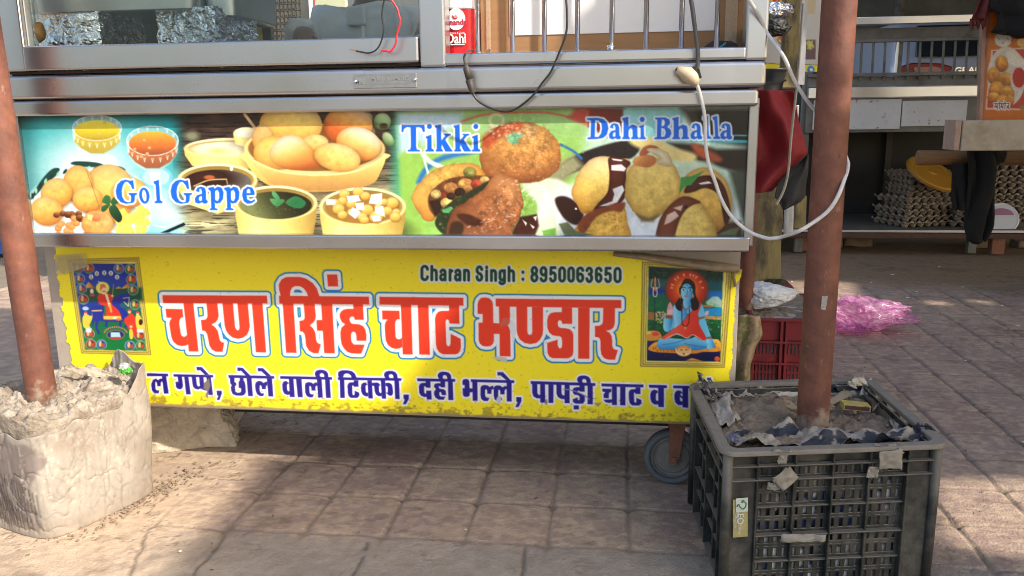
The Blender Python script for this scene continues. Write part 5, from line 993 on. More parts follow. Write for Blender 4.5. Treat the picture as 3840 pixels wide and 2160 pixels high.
tag(fin(bm,'torn_card_flap',mat('torn_card',(0.45,0.30,0.18),0.8,var=.2)),'torn scraps of brown card beside the red tub','card scraps')
# ---------------------------------------------------------------- the vendor
M_skin = mat('skin',(0.17,0.085,0.05),0.55,sss=.08,var=.08); M_shirt = mat('grey_cotton_shirt',(0.52,0.515,0.51),0.85,var=.06,vscale=12,bump=.25,bscale=24); M_trs = mat('dark_trousers',(0.03,0.035,0.05),0.85,var=.1); M_hair = mat('black_hair',(0.01,0.009,0.008),0.5)
def skinned(name, nodes, edges, m, parent, sub=2, root=0):
    me = bpy.data.meshes.new(name); me.from_pydata([n[0] for n in nodes],edges,[]); me.materials.append(m)
    o = bpy.data.objects.new(name,me); put(o,parent); md = o.modifiers.new('Skin','SKIN'); md.use_smooth_shade = True
    for i,n in enumerate(nodes):
        r = n[1]; me.skin_vertices[0].data[i].radius = r if isinstance(r,tuple) else (r,r); me.skin_vertices[0].data[i].use_root = (i==root)
    s = o.modifiers.new('Sub','SUBSURF'); s.levels = sub; s.render_levels = sub; return o
vx,vy = onY(1392,60,2.98).x,2.98
t = thing('person','vendor in an open grey shirt with a chest pocket, arms bent over a black tray','person',(vx,vy,0))
h = lambda x,y,z: (vx+x,vy+y,z)
LH = onY(1112,140,2.56); RH = onY(1500,215,2.62)
nd = [(h(0,0.02,.93),(.135,.10)),(h(0,.02,1.08),(.125,.09)),(h(0,.01,1.24),(.145,.10)),(h(0,.02,1.36),(.15,.095)),(h(0,.03,1.42),(.085,.07)),(h(0,.02,1.465),(.058,.058)),(h(0,-.01,1.52),(.064,.074)),(h(0,-.01,1.60),(.076,.092)),(h(0,0,1.67),(.055,.07)),
 (h(-.175,.03,1.39),.052),(h(-.235,0,1.20),.042),(tuple(LH+Vector((0,.06,.02))),.030),(tuple(LH+Vector((.01,.03,.0))),.028),
 (h(.175,.03,1.39),.052),(h(.235,0,1.17),.042),(tuple(RH+Vector((.03,.07,.02))),.030),(tuple(RH+Vector((.0,.04,.0))),.028),
 (h(-.09,.02,.84),.085),(h(-.10,.0,.48),.058),(h(-.10,.09,.09),.042),(h(-.105,-.02,.04),.035),(h(.09,.02,.84),.085),(h(.10,.0,.48),.058),(h(.10,.09,.09),.042),(h(.105,-.02,.04),.035)]
ed = [(0,1),(1,2),(2,3),(3,4),(4,5),(5,6),(6,7),(7,8),(3,9),(9,10),(10,11),(11,12),(3,13),(13,14),(14,15),(15,16),(0,17),(17,18),(18,19),(19,20),(0,21),(21,22),(22,23),(23,24)]
def fingers(wrist, hand, base_i):
    d = (hand-wrist).normalized(); sd = d.cross(Vector((0,0,1))).normalized()
    for k,(off,l) in enumerate(((-.024,.055),(-.008,.066),(.008,.062),(.023,.048))):
        p0 = hand+sd*off; n0 = len(nd)
        for j,(f,dz) in enumerate(((.25,0),(.6,-.006),(1.0,-.022))): nd.append((tuple(p0+d*(l*f)+Vector((0,0,dz))),(.0085,.0085,.0075)[j]))
        ed.extend([(base_i,n0),(n0,n0+1),(n0+1,n0+2)])
    n0 = len(nd); th = hand-d*.01+sd*(-.03); nd.append((tuple(th),.0105)); nd.append((tuple(th+sd*-.012+d*.03),.009)); ed.extend([(base_i,n0),(n0,n0+1)])
fingers(LH+Vector((0,.06,.02)),LH+Vector((.012,.02,0)),12); fingers(RH+Vector((.03,.07,.02)),RH+Vector((-.01,.03,0)),16)
skinned('body',nd,ed,M_skin,t)
sn = [(h(0,.02,.86),(.165,.125)),(h(0,.02,1.08),(.158,.118)),(h(0,.01,1.24),(.172,.125)),(h(0,.02,1.36),(.172,.115)),(h(0,.03,1.425),(.095,.08)),(h(-.18,.03,1.39),.070),(h(-.24,0,1.20),.064),(tuple(LH+Vector((-.03,.10,.035))),.052),(tuple(LH+Vector((-.01,.07,.022))),.046),(h(.18,.03,1.39),.070),(h(.24,0,1.17),.064),(tuple(RH+Vector((.07,.10,.035))),.054),(tuple(RH+Vector((.035,.075,.022))),.046)]
so = skinned('shirt',sn,[(0,1),(1,2),(2,3),(3,4),(3,5),(5,6),(6,7),(7,8),(3,9),(9,10),(10,11),(11,12)],M_shirt,t,3)
tx = bpy.data.textures.new('folds','CLOUDS'); tx.noise_scale = .09; dm = so.modifiers.new('Folds','DISPLACE'); dm.texture = tx; dm.strength = .035; dm.mid_level=.5
tx2 = bpy.data.textures.new('fine_folds','CLOUDS'); tx2.noise_scale = .035; dm = so.modifiers.new('Fine','DISPLACE'); dm.texture = tx2; dm.strength = .014; dm.mid_level=.5
q = onY(1318,52,vy-.135); bm = bmesh.new(); box(bm,q.x-.03,q.x+.034,q.y+.030,q.y+.06,q.z-.034,q.z+.03); fin(bm,'pocket',M_shirt,t,bevel=.006)
bm = bmesh.new(); tube(bm,[(q.x+.035,q.y+.003,1.02),(q.x+.037,q.y-.004,1.2),(q.x+.036,q.y+.004,1.36)],[.005,.006,.006],6,flat=.5); fin(bm,'shirt_placket',M_shirt,t,smooth=True)
tn = [(h(0,.02,.90),(.15,.115)),(h(-.09,.02,.82),.10),(h(-.10,.0,.48),.078),(h(-.10,.03,.10),.068),(h(.09,.02,.82),.10),(h(.10,.0,.48),.078),(h(.10,.03,.10),.068)]
skinned('trousers',tn,[(0,1),(1,2),(2,3),(0,4),(4,5),(5,6)],M_trs,t)
bm = bmesh.new(); bmesh.ops.create_uvsphere(bm,u_segments=24,v_segments=14,radius=1)
for v in bm.verts: v.co = Vector((v.co.x*.088,v.co.y*.103+.012,v.co.z*.075))+Vector(h(0,0,1.665))
fin(bm,'hair',M_hair,t,smooth=True)
for s in (-1,1):
    bm = bmesh.new(); bmesh.ops.create_uvsphere(bm,u_segments=12,v_segments=8,radius=.0085,matrix=Matrix.Translation(h(s*.030,-.088,1.592))); fin(bm,'eye',M_hair,t,smooth=True)
bm = bmesh.new(); tube(bm,[h(0,-.09,1.605),h(0,-.108,1.565),h(0,-.10,1.555)],[.007,.013,.01],8); fin(bm,'nose',M_skin,t,smooth=True)
bm = bmesh.new(); tube(bm,[h(-.022,-.082,1.527),h(0,-.09,1.525),h(.022,-.082,1.527)],[.004,.007,.004],8); fin(bm,'mouth',mat('lips',(.16,.05,.04),.5),t,smooth=True)
# ---------------------------------------------------------------- cables
M_blk = mat('black_cable',(0.012,0.012,0.013),0.45); M_rwire = mat('red_wire',(0.62,0.02,0.035),0.4); M_gcab = mat('grey_cable',(0.07,0.07,0.075),0.5,var=.2); M_wcab = mat('dirty_white_cable',(0.60,0.59,0.58),0.5,var=.18,vscale=40); M_cop = mat('bare_copper',(0.5,0.26,0.12),.4,.8); M_conn = mat('connector',(0.045,0.04,0.036),0.6,var=.3); M_beige = mat('dirty_beige_plastic',(0.50,0.40,0.28),0.45,var=.3,vscale=30)
c2 = lambda x,y,Y: onY(960+x/2.683,y/2.683,Y); c3 = lambda x,y,Y: onY(1920+x/2.683,y/2.683,Y); cM = lambda x,y,Y: onY(1920+x/2.683,400+y/2.683,Y); cR = lambda x,y,Y: onY(2880+x/2.683,400+y/2.683,Y)
YC = YF-.033
t = thing('thin_wire','thin black wire with a frayed bare end over the window rail','wire',c2(1290,0,YC))
bm = bmesh.new(); tube(bm,spline([c2(x,y,YC) for x,y in ((1330,-300),(1300,-120),(1290,0),(1275,70),(1268,160),(1282,260),(1282,330),(1265,400),(1235,470),(1190,515),(1130,533),(1070,525),(1005,512))],6),.0019,8); fin(bm,'insulation',M_blk,t,smooth=True)
bm = bmesh.new()
for dx,dy in ((-65,-16),(-60,-8),(-70,-12),(-40,-22)): tube(bm,[c2(1006,512,YC),c2(1006+dx,512+dy,YC)],.0005,5)
fin(bm,'bare_strands',M_cop,t)
t = thing('thin_wire','thin red wire hanging with a bare end beside the black one','wire',c2(1365,0,YC))
bm = bmesh.new(); tube(bm,spline([c2(x,y,YC-.004) for x,y in ((1250,-320),(1310,-120),(1365,0),(1405,60),(1425,100),(1437,150),(1450,200),(1440,270),(1415,350),(1410,420),(1385,480),(1350,517),(1300,512),(1265,505))],6),.0024,8); fin(bm,'insulation',M_rwire,t,smooth=True)
bm = bmesh.new()
for dx,dy in ((-20,40),(-12,48),(-25,35)): tube(bm,[c2(1266,506,YC-.004),c2(1266+dx,506+dy,YC-.004)],.0005,5)
fin(bm,'bare_strands',M_cop,t)
t = thing('power_cable','black cable with barrel connector looping down over the counter rail','cable',c2(2110,600,YC))
bm = bmesh.new(); tube(bm,spline([c2(2190,505,YF+.05),c2(2160,505,YF),c2(2115,530,YC),c2(2095,580,YC),c2(2105,650,YC)],6),.0028,8); fin(bm,'cable_tail',M_conn,t,smooth=True)
bm = bmesh.new(); tube(bm,[c2(x,y,YC) for x,y in ((2105,640),(2112,665),(2118,690),(2150,790),(2152,792))],[.004,.0055,.0085,.0095,.005],12); tube(bm,[c2(x,y,YC) for x,y in ((2140,800),(2142,802),(2165,880),(2178,925),(2182,945))],[.005,.009,.008,.006,.004],12); fin(bm,'connector',M_conn,t,smooth=True)
pts = [c2(x,y,YC) for x,y in ((2180,940),(2230,1010),(2320,1070),(2430,1110),(2520,1122))]+[c3(x,y,YC) for x,y in ((20,1105),(120,1040),(230,940),(300,840),(380,740),(430,640),(470,540),(515,430),(545,330),(555,200),(545,0),(520,-300))]
bm = bmesh.new(); tube(bm,spline(pts,6),.0026,8); fin(bm,'cable_run',M_blk,t,smooth=True)
t = thing('lamp_lead','grey cable taped to a beige plug, its white lead looping round the right pole','cable',c3(1860,600,YC))
bm = bmesh.new(); tube(bm,spline([c3(x,y,YC) for x,y in ((1740,-300),(1800,0),(1820,120),(1840,280),(1862,440),(1872,560),(1865,670),(1850,740))],6),.0052,10); fin(bm,'upper_cable',M_gcab,t,smooth=True)
bm = bmesh.new()
for q in ([(1815,670),(1850,668),(1868,720),(1850,760),(1820,710)],[(1850,668),(1885,690),(1910,780),(1885,795),(1870,720)]): prism(bm,[(c3(x,y,YC-.006).x,c3(x,y,YC-.006).z) for x,y in q],YC-.010,YC-.004)
fin(bm,'black_tape',M_blk,t,bevel=.001)
bm = bmesh.new(); tube(bm,[c3(x,y,YC-.008) for x,y in ((1658,700),(1664,702),(1700,715),(1760,745),(1810,785),(1845,830),(1862,858))],[.006,.0095,.0115,.018,.0165,.012,.005],14); fin(bm,'plug',M_beige,t,smooth=True)
bm = bmesh.new(); tube(bm,[c3(x,y,YC-.008) for x,y in ((1646,694),(1664,701))],[.0035,.004],8); fin(bm,'plug_tip',M_conn,t,smooth=True)
RP = onZ(3045,1607,.303)
pts = [cM(x,y,Y) for x,y,Y in ((1858,-222,YC-.006),(1885,-140,YC),(1915,-20,YC),(1935,80,YC),(1945,160,YC),(1945,300,YC),(1957,440,YC),(1990,600,YC),(2040,740,YC),(2095,900,YC),(2180,1060,YC),(2280,1175,YC-.01),(2400,1262,YC-.02),(2560,1318,YC-.04))]
pts += [cR(x,y,Y) for x,y,Y in ((60,1322,YC-.05),(150,1308,YC-.06),(300,1258,RP.y-.065),(450,1170,RP.y-.058),(600,1050,RP.y-.052),(700,905,RP.y-.048),(765,740,RP.y-.03),(795,620,RP.y+.02),(782,520,RP.y+.052))]
pts += [onY(3120,480,RP.y+.06),onY(3040,395,RP.y+.05),onY(2980,300,RP.y+.03),onY(2940,215,RP.y+.02),onY(2880,130,YC+.03),onY(2845,60,YC+.02),onY(2809,0,YC),onY(2740,-120,YC)]
bm = bmesh.new(); tube(bm,spline(pts,8),.0044,10); jitter(bm,.0022,9,4); fin(bm,'white_lead',M_wcab,t,smooth=True)
bm = bmesh.new(); Yst = 2.5; tube(bm,spline([onY(x,y,Yst) for x,y in ((3020,-200),(3012,0),(3010,40),(2990,300),(2968,500),(2956,640),(2938,715),(2911,768))],8),.0095,8,flat=.35)
t = tag(fin(bm,'pale_strap',mat('pale_plastic_strip',(0.50,0.46,0.40),.6,var=.25,vscale=25),smooth=True),'flat pale plastic strap hanging in front of the red cloth','strap')
# ---------------------------------------------------------------- rusty poles and their weights
M_pole = mat('rusty_pole',(0.105,0.038,0.029),0.66,var=.35,vscale=26,bump=.12,bscale=90,color2=(0.195,0.072,0.044),cscale=7,sharp=.16,cmix=.50)
M_mort = mat('mortar_splash',(0.34,0.29,0.24),0.9,var=.25,vscale=60,bump=.5,bscale=120)
def pole(name,x,y,z0,r,label,z1=2.75,lean=0.0):
    t = thing(name,label,'pole',(x,y,z0),'rusty awning poles')
    bm = bmesh.new(); n = 40; tube(bm,[(x+lean*(z1-z0)*k/60,y,z0+(z1-z0)*k/60) for k in range(61)],r,n); jitter(bm,.0008,30,2); fin(bm,'pole_tube',M_pole,t,smooth=True)
    return t
def mortar_mix(m, zlo, zhi):
    t = m.node_tree; N = t.nodes; L = t.links; b = N['Principled BSDF']; tc = N.new('ShaderNodeTexCoord'); sx = N.new('ShaderNodeSeparateXYZ'); L.new(tc.outputs['Object'],sx.inputs[0])
    r = N.new('ShaderNodeMapRange'); r.inputs[1].default_value = zlo; r.inputs[2].default_value = zhi; r.inputs[3].default_value = 1; r.inputs[4].default_value = 0; L.new(sx.outputs[2],r.inputs[0])
    n = N.new('ShaderNodeTexNoise'); n.inputs['Scale'].default_value = 38; n.inputs['Detail'].default_value = 8; L.new(tc.outputs['Object'],n.inputs[0])
    a = N.new('ShaderNodeMath'); a.operation = 'ADD'; L.new(r.outputs[0],a.inputs[0]); L.new(n.outputs[0],a.inputs[1])
    r2 = N.new('ShaderNodeMapRange'); r2.inputs[1].default_value = .98; r2.inputs[2].default_value = 1.16; L.new(a.outputs[0],r2.inputs[0])
    mp = N.new('ShaderNodeMapping'); mp.inputs['Scale'].default_value = (1,1,.45); L.new(tc.outputs['Object'],mp.inputs[0])
    for sc_,lo,hi,colr,amt in ((46,.63,.67,(.29,.20,.165,1),.55),(30,.64,.70,(.045,.022,.020,1),.75),(9,.60,.72,(.27,.115,.06,1),.6)):
        n3 = N.new('ShaderNodeTexNoise'); n3.inputs['Scale'].default_value = sc_; n3.inputs['Detail'].default_value = 9; n3.inputs['Roughness'].default_value = .68; L.new(mp.outputs[0],n3.inputs[0]); r3 = N.new('ShaderNodeMapRange'); r3.inputs[1].default_value = lo; r3.inputs[2].default_value = hi; r3.inputs[4].default_value = amt; L.new(n3.outputs[0],r3.inputs[0])
        m3 = N.new('ShaderNodeMix'); m3.data_type = 'RGBA'; l = b.inputs['Base Color'].links[0]; L.new(r3.outputs[0],m3.inputs[0]); L.new(l.from_socket,m3.inputs[6]); m3.inputs[7].default_value = colr; L.new(m3.outputs[2],b.inputs['Base Color'])
    mx = N.new('ShaderNodeMix'); mx.data_type = 'RGBA'; l = b.inputs['Base Color'].links[0]; L.new(r2.outputs[0],mx.inputs[0]); L.new(l.from_socket,mx.inputs[6]); mx.inputs[7].default_value = (.25,.195,.15,1); L.new(mx.outputs[2],b.inputs['Base Color'])
mortar_mix(M_pole,.26,.44)
ZT = .320
LP = onZ(159,1497,ZT)
pole('awning_pole',LP.x,LP.y,.30,.0375,'rusty pole at the far left set in the plastic wrapped concrete block',lean=-.022)
pr = pole('awning_pole',RP.x,RP.y,.265,.0372,'rusty pole on the right standing in the dusty black crate')
p_ = Paint(3080,1100,3110,1165,1.0,(120,60,44)); 
q = onY(3091,1137,RP.y-.0385); bm = bmesh.new(); box(bm,q.x-.006,q.x+.005,q.y,q.y+.004,q.z-.016,q.z+.018); jitter(bm,.003,80,1); fin(bm,'paint_scrap',mat('paint_scrap',(0.36,0.32,0.30),.8,var=.5,vscale=300),pr)
# concrete block in a plastic sack
M_conc = mat('rough_concrete',(0.31,0.27,0.225),0.95,var=.45,vscale=18,bump=1.0,bscale=60,color2=(0.17,0.135,0.105),cscale=20,sharp=.10,cmix=.55)
M_wrap = print_mat('dusty_sack',rough=.75,spec=.18,bump=.12,bscale=34,var=.18,vscale=16)
blk = thing('pole_weight','concrete block cast in a crumpled dusty white plastic sack at the left pole','concrete block',(LP.x,LP.y,0))
na = 300; th = np.linspace(.5*math.pi,2.5*math.pi,na)
cx,cy = -1.530,1.990; PHI = rad(-20)
def foot(t,zf):
    # plan outline of the sack at height fraction zf
    c,s = np.cos(t-PHI),np.sin(t-PHI); n = 5.5
    R = (np.abs(c/.180)**n+np.abs(s/.180)**n)**(-1/n)
    return R*(0.93+.07*np.sin(np.clip(zf*1.9,0,1.57)))
rr = np.concatenate([np.linspace(0.02,1,70),[1.05,1.4,1.8]])[:,None]; TT = np.broadcast_to(th,(73,na))
Rt = np.minimum(rr,1)*(foot(th,1.0)+.008)-.014*np.clip(rr-1,0,1); X = cx+Rt*np.cos(TT); Y = cy+Rt*np.sin(TT)
lump = fbm(X,Y,11,5,4); fine = fbm(X,Y,55,4,8); crag = np.abs(fbm(X,Y,26,4,14)-.5)
Z = ZT+.012+(lump-.5)*.075*sstep(.0,.3,rr)+(fine-.5)*.030-crag*.04-.010*sstep(.85,1,rr)-.11*np.clip((rr-1)/.8,0,1)
gridmesh('concrete_fill',np.stack([X,Y,Z],-1),M_conc,blk)
nv = 130; v = np.linspace(0,1,nv)[:,None]
ang = np.degrees(TT[:1])%360; flap = -.022+.10*np.exp(-((ang-58)/22)**2)+.085*np.exp(-((ang-22)/16)**2)+.03*np.exp(-((ang-150)/50)**2)+.02*(vnoise(ang*0.11,ang*0,1.0,3)-.5)-.025*np.exp(-((ang-255)/35)**2)-.012*np.exp(-((ang-300)/20)**2)
ztop = ZT+flap; Zs = .001+v*(ztop-.001)
F_ = foot(th[None,:],np.clip(Zs/ZT,0,1.0)); 
s = th[None,:]*.25+v*0
ridge = lambda sx,sz,sc,sd: np.abs(fbm(s*sx,Zs*sz,sc,4,sd)-.5)*2
crs = lambda n,w: np.exp(-np.abs(n-.5)/w)
pl = np.exp(-((ang-245)/50)**2)*sstep(.22,.10,Zs)
cr = (fbm(s,Zs,4,2,3)-.5)*.016-ridge(1.2,.5,7,5)*.005-crs(fbm(s*1.4,Zs*.4,13,2,15),.016)*.0042-crs(fbm(s+Zs*.9,Zs*.6-s*.5,13,2,35),.014)*.0045-crs(fbm(s*2.6,Zs*.25,20,2,45),.03)*.002+np.sin(s*420+fbm(s,Zs,10,2,57)*16)*.0018*pl
env = sstep(0,.08,v)
Rw = F_+cr*env+.012
lean = np.clip((Zs-ZT)/.1,0,1)*.02
X = cx+(Rw+lean*0)*np.cos(TT[:1]); Y = cy+Rw*np.sin(TT[:1])
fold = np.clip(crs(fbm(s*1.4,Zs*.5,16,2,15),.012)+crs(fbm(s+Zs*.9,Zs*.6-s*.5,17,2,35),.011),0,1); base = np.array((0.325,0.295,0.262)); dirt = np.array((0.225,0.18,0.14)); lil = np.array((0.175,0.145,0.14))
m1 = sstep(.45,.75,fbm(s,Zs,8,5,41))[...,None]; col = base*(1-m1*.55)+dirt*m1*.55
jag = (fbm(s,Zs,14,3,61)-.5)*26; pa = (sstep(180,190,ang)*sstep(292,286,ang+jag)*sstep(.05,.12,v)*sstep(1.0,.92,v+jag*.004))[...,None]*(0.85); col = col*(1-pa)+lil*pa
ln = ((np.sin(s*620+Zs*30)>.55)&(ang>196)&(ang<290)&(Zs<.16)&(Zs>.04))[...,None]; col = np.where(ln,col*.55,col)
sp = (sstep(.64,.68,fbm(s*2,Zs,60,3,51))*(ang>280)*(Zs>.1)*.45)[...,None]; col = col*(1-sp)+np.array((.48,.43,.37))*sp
col = col*(1-.30*fold[...,None]); foot_d = sstep(.07,.0,Zs)[...,None]*.6; col = col*(1-foot_d)+dirt*foot_d  # creases darkened in the colour to stand in for fold shade
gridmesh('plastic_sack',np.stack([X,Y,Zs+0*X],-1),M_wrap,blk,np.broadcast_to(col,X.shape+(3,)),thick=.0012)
# torn film flap at its back edge
M_oldfilm = mat('grey_plastic_film',(0.50,0.43,0.34),.35,var=.2,vscale=18,bump=.5,bscale=40,spec=.6)
film('sack_flap',[(245,1378),(345,1372),(455,1425),(470,1440)][:2]+[(500,1432),(300,1400)],2.10,M_oldfilm,blk,5,.01,24,.001)
M_green = mat('green_foil_wrapper',(0.10,0.42,0.06),.2,.4,bump=.6,bscale=60); M_wf = mat('silver_wrapper',(.75,.78,.74),.2,.7,bump=.6,bscale=60)
t = thing('wrapper','small crushed green and silver wrapper on the edge of the concrete block','wrapper',onY(470,1380,2.06))
for m,px,py,sx,sz in ((M_green,470,1388,.020,.012),(M_wf,466,1375,.014,.011)):
    q = onY(px,py,2.05); bm = bmesh.new(); bmesh.ops.create_icosphere(bm,subdivisions=3,radius=1)
    for vv in bm.verts: vv.co = Vector((vv.co.x*sx,vv.co.y*.01,vv.co.z*sz))+Vector(noise.noise_vector(vv.co*3))*.005+q
    fin(bm,'wrapper_piece',m,t)
# stone under the cart
M_stone = mat('chalky_stone',(0.40,0.35,0.285),0.95,var=.25,vscale=22,bump=.9,bscale=55)
c0 = onZ(716,1706); bm = bmesh.new(); bmesh.ops.create_cube(bm,size=1); bmesh.ops.subdivide_edges(bm,edges=bm.edges[:],cuts=26,use_grid_fill=True)
for vv in bm.verts:
    c = vv.co.copy(); k = 1-.16*(c.z+.5); vv.co = Vector((c.x*.50*k,c.y*.36*k,(c.z+.5)*.195))
    vv.co += Vector(noise.noise_vector(vv.co*9))*.020+Vector(noise.noise_vector(vv.co*30))*.010+Vector(noise.noise_vector(vv.co*75))*.005; vv.co.z = max(vv.co.z,.002)
bm.transform(Matrix.Translation((c0.x-.185,c0.y+.165,0))@Matrix.Rotation(rad(20),4,'Z'))
tag(fin(bm,'stone_block',M_stone),'pale rough stone block lying under the left end of the cart','stone')
# ---------------------------------------------------------------- black crate
M_crate = mat('dusty_black_plastic',(0.018,0.021,0.020),0.55,var=.5,vscale=60,color2=(0.095,0.088,0.077),cscale=13,cmix=.58,sharp=.16,bump=.12,bscale=120,dust=(.19,.17,.145))
M_rim = mat('dust_coated_rim',(0.215,0.195,0.17),0.85,var=.22,vscale=30,bump=.15,bscale=120)
HC = .343
A_ = onZ(2705,1699,HC); B_ = onZ(3568,1666,HC); D_ = onZ(2576,1434,HC); E_ = onZ(3294,1428,HC)
ex = (B_-A_).normalized(); WC = (B_-A_).length; en = Vector((-ex.y,ex.x,0)); ey = (D_-A_).normalized(); DC = (D_-A_).length
CM = Matrix(((ex.x,ey.x,0,A_.x),(ex.y,ey.y,0,A_.y),(0,0,1,0),(0,0,0,1)))
crate = thing('plastic_crate','big dusty black lattice crate full of earth holding the right pole','crate',(A_+ex*WC/2+ey*DC/2)*1.0)
crate.location.z = 0
bm = bmesh.new(); rw = .026                                       # rim: a ring with rounded corners
def rrect(x0,x1,y0,y1,r,n=6):
    o = []
    for cx_,cy_,a0 in ((x1-r,y1-r,0),(x0+r,y1-r,90),(x0+r,y0+r,180),(x1-r,y0+r,270)):
        for k in range(n+1): a = rad(a0+90*k/n); o.append((cx_+r*math.cos(a),cy_+r*math.sin(a)))
    return o
def ring(bm,o,i,z0,z1):
    n = len(o); L = [[bm.verts.new((x,y,z)) for x,y in q] for q,z in ((o,z0),(o,z1),(i,z1),(i,z0))]
    for a in range(4):
        P_,Q_ = L[a],L[(a+1)%4]
        for k in range(n): bm.faces.new((P_[k],P_[(k+1)%n],Q_[(k+1)%n],Q_[k]))
ring(bm,rrect(0,WC,0,DC,.035),rrect(rw,WC-rw,rw,DC-rw,.02),HC-.012,HC); jitter(bm,.0015,12,4); bm.transform(CM); fin(bm,'rim',M_rim,crate,bevel=.003)
def wall(L, name, Mw, solid=(.155,.155)):
    """one lattice wall in local (u along, z up), outer face at y=0 going inwards"""
    bm = bmesh.new(); T0 = .020; z0,z1 = .004,HC-.012
    a,b = L*solid[0],L*(1-solid[1])
    # ribs stand out to y=.006, plate lies at y=.024
    def bx(x0,x1,zz0,zz1,y0,y1): box(bm,x0,x1,y0,y1,zz0,zz1)
    for s0,s1 in ((.010,a),(b,L-.010)):
        bx(s0,s1,z0,z1-.062,.012,.022); bx(s0,s1,z1-.062,z1,.020,.026)
    ribs = [z1-.030,z1-.062]
    for z in ribs: bx(.004,L-.004,z-.002,z+.002,.004,.020)
    ncol = 4; cw = (b-a)/ncol
    for k in range(ncol+1): bx(a+k*cw-.002,a+k*cw+.002,z0,z1,.005 if k in (0,2,4) else .012,.0238)
    for k in (1,3): bx(a+k*cw-.002+cw*.0,a+k*cw+.002,z1-.03,z1,.006,.0119)
    bx(a,b,z1-.030,z1,.024,.028)
    rows = [(z1-.094,z1-.064)]; zz = z1-.118
    zs_ = []
    top = z1-.064
    lev = np.linspace(top,z0,5)                                   # four tall rows below
    for i in range(4):
        hi,lo = lev[i],lev[i+1]
        bx(a,b,lo-.002,lo+.002,.007 if i in (1,3) else .013,.0236)
        for j in range(2):
            h1 = hi-(hi-lo)*j/2; h0 = hi-(hi-lo)*(j+1)/2
            bx(a,b,h0,h0+.0075,.0240,.0275); bx(a,b,h1-.006,h1,.0242,.0277)
    bx(a,b,z1-.064,z1-.058,.0240,.0275)
    for c in range(ncol):
        for k in range(5):
            xc = a+cw*c+cw*(k)/4; w_ = .0105
            if k==0: bx(a+cw*c,a+cw*c+.010,z0,z1-.0305,.0244,.0279)
            elif k==4: bx(a+cw*(c+1)-.010,a+cw*(c+1),z0,z1-.0305,.0244,.0279)
            else: bx(xc-w_/2-.001,xc+w_/2+.001,z0,z1-.0305,.0244,.0279)
    bm.transform(Mw); return fin(bm,name,M_crate,crate,bevel=.0012,seg=1)
wall(WC-.02,'lattice_wall',CM@Matrix.Translation((.01,.008,0)))
wall(DC-.02,'lattice_wall',CM@Matrix.Translation((.008,DC-.01,0))@Matrix.Rotation(rad(-90),4,'Z'))
wall(DC-.02,'lattice_wall',CM@Matrix.Translation((WC-.008,.01,0))@Matrix.Rotation(rad(90),4,'Z'))
wall(WC-.02,'lattice_wall',CM@Matrix.Translation((WC-.01,DC-.008,0))@Matrix.Rotation(rad(180),4,'Z'))
for cx_,cy_ in ((.020,.020),(WC-.020,.020),(.020,DC-.020),(WC-.020,DC-.020)):
    bm = bmesh.new(); tube(bm,[(cx_,cy_,.004),(cx_,cy_,HC-.012)],.0115,16); bm.transform(CM); fin(bm,'corner_post',M_crate,crate,smooth=True)
# printed sack lining pressed against the lattice
M_lin = print_mat('sack_lining',rough=.5,spec=.4,bump=.3,bscale=40,var=.2,vscale=40)
def lining_cols(U,V,seed):
    n = fbm(U,V,18,4,seed); n2 = fbm(U,V,7,3,seed+9); w = np.array((.62,.60,.57)); nv = np.array((.040,.055,.16)); bk = np.array((.03,.03,.03)); br = np.array((.22,.19,.155))
    c = np.where((n>.49)[...,None],w,nv); c = np.where((n<.40)[...,None],bk,c); return np.where(((n2>.60))[...,None],br,c)
loop_ = rrect(.041,WC-.041,.041,DC-.041,.03,8); loop_.append(loop_[0]); lp = np.array(loop_); sl = np.concatenate([[0],np.cumsum(np.linalg.norm(np.diff(lp,axis=0),axis=1))]); ss = np.linspace(0,sl[-1],260)
lx = np.interp(ss,sl,lp[:,0]); ly = np.interp(ss,sl,lp[:,1]); vz = np.linspace(.006,1,40)[:,None]
ed_ = HC-.022+.022*(fbm(ss,ss*0,9,4,3)-.5)
Zl = vz*ed_[None,:]; off = (fbm(ss[None,:]+0*Zl,Zl,14,3,6)-.5)*.012
nx_,ny_ = (WC/2-lx),(DC/2-ly); nn = np.hypot(nx_,ny_)
Xl = lx+off*nx_/nn; Yl = ly+off*ny_/nn
Pw = np.stack([A_.x+ex.x*Xl+ey.x*Yl,A_.y+ex.y*Xl+ey.y*Yl,Zl],-1)
gridmesh('sack_lining',Pw,M_lin,crate,lining_cols(ss[None,:]+0*Zl,Zl,5))
# earth in the crate
M_earth = mat('dry_earth',(0.25,0.195,0.145),0.95,var=.4,vscale=18,bump=1.0,bscale=70)
U,V_ = np.meshgrid(np.linspace(.042,WC-.042,150),np.linspace(.042,DC-.042,140))
Ze = .304+(fbm(U,V_,9,4,3)-.5)*.055+(fbm(U,V_,40,4,8)-.5)*.024-np.abs(fbm(U,V_,22,3,18)-.5)*.03+.02*np.exp(-(((U-.20)/.07)**2+((V_-.36)/.05)**2))
gridmesh('earth',np.stack([A_.x+ex.x*U+ey.x*V_,A_.y+ex.y*U+ey.y*V_,Ze],-1),M_earth,crate)
bm = bmesh.new()
for i in range(130):
    u,v = RNG.uniform(.06,WC-.06),RNG.uniform(.06,DC-.06); q = A_+ex*u+ey*v; bmesh.ops.create_icosphere(bm,subdivisions=1,radius=RNG.uniform(.0015,.006)*(1.8 if i<8 else 1),matrix=Matrix.Translation((q.x,q.y,.311+RNG.uniform(-.012,.006))))
jitter(bm,.0015,150,2); tag(fin(bm,'clods',M_earth,crate),kind='stuff')
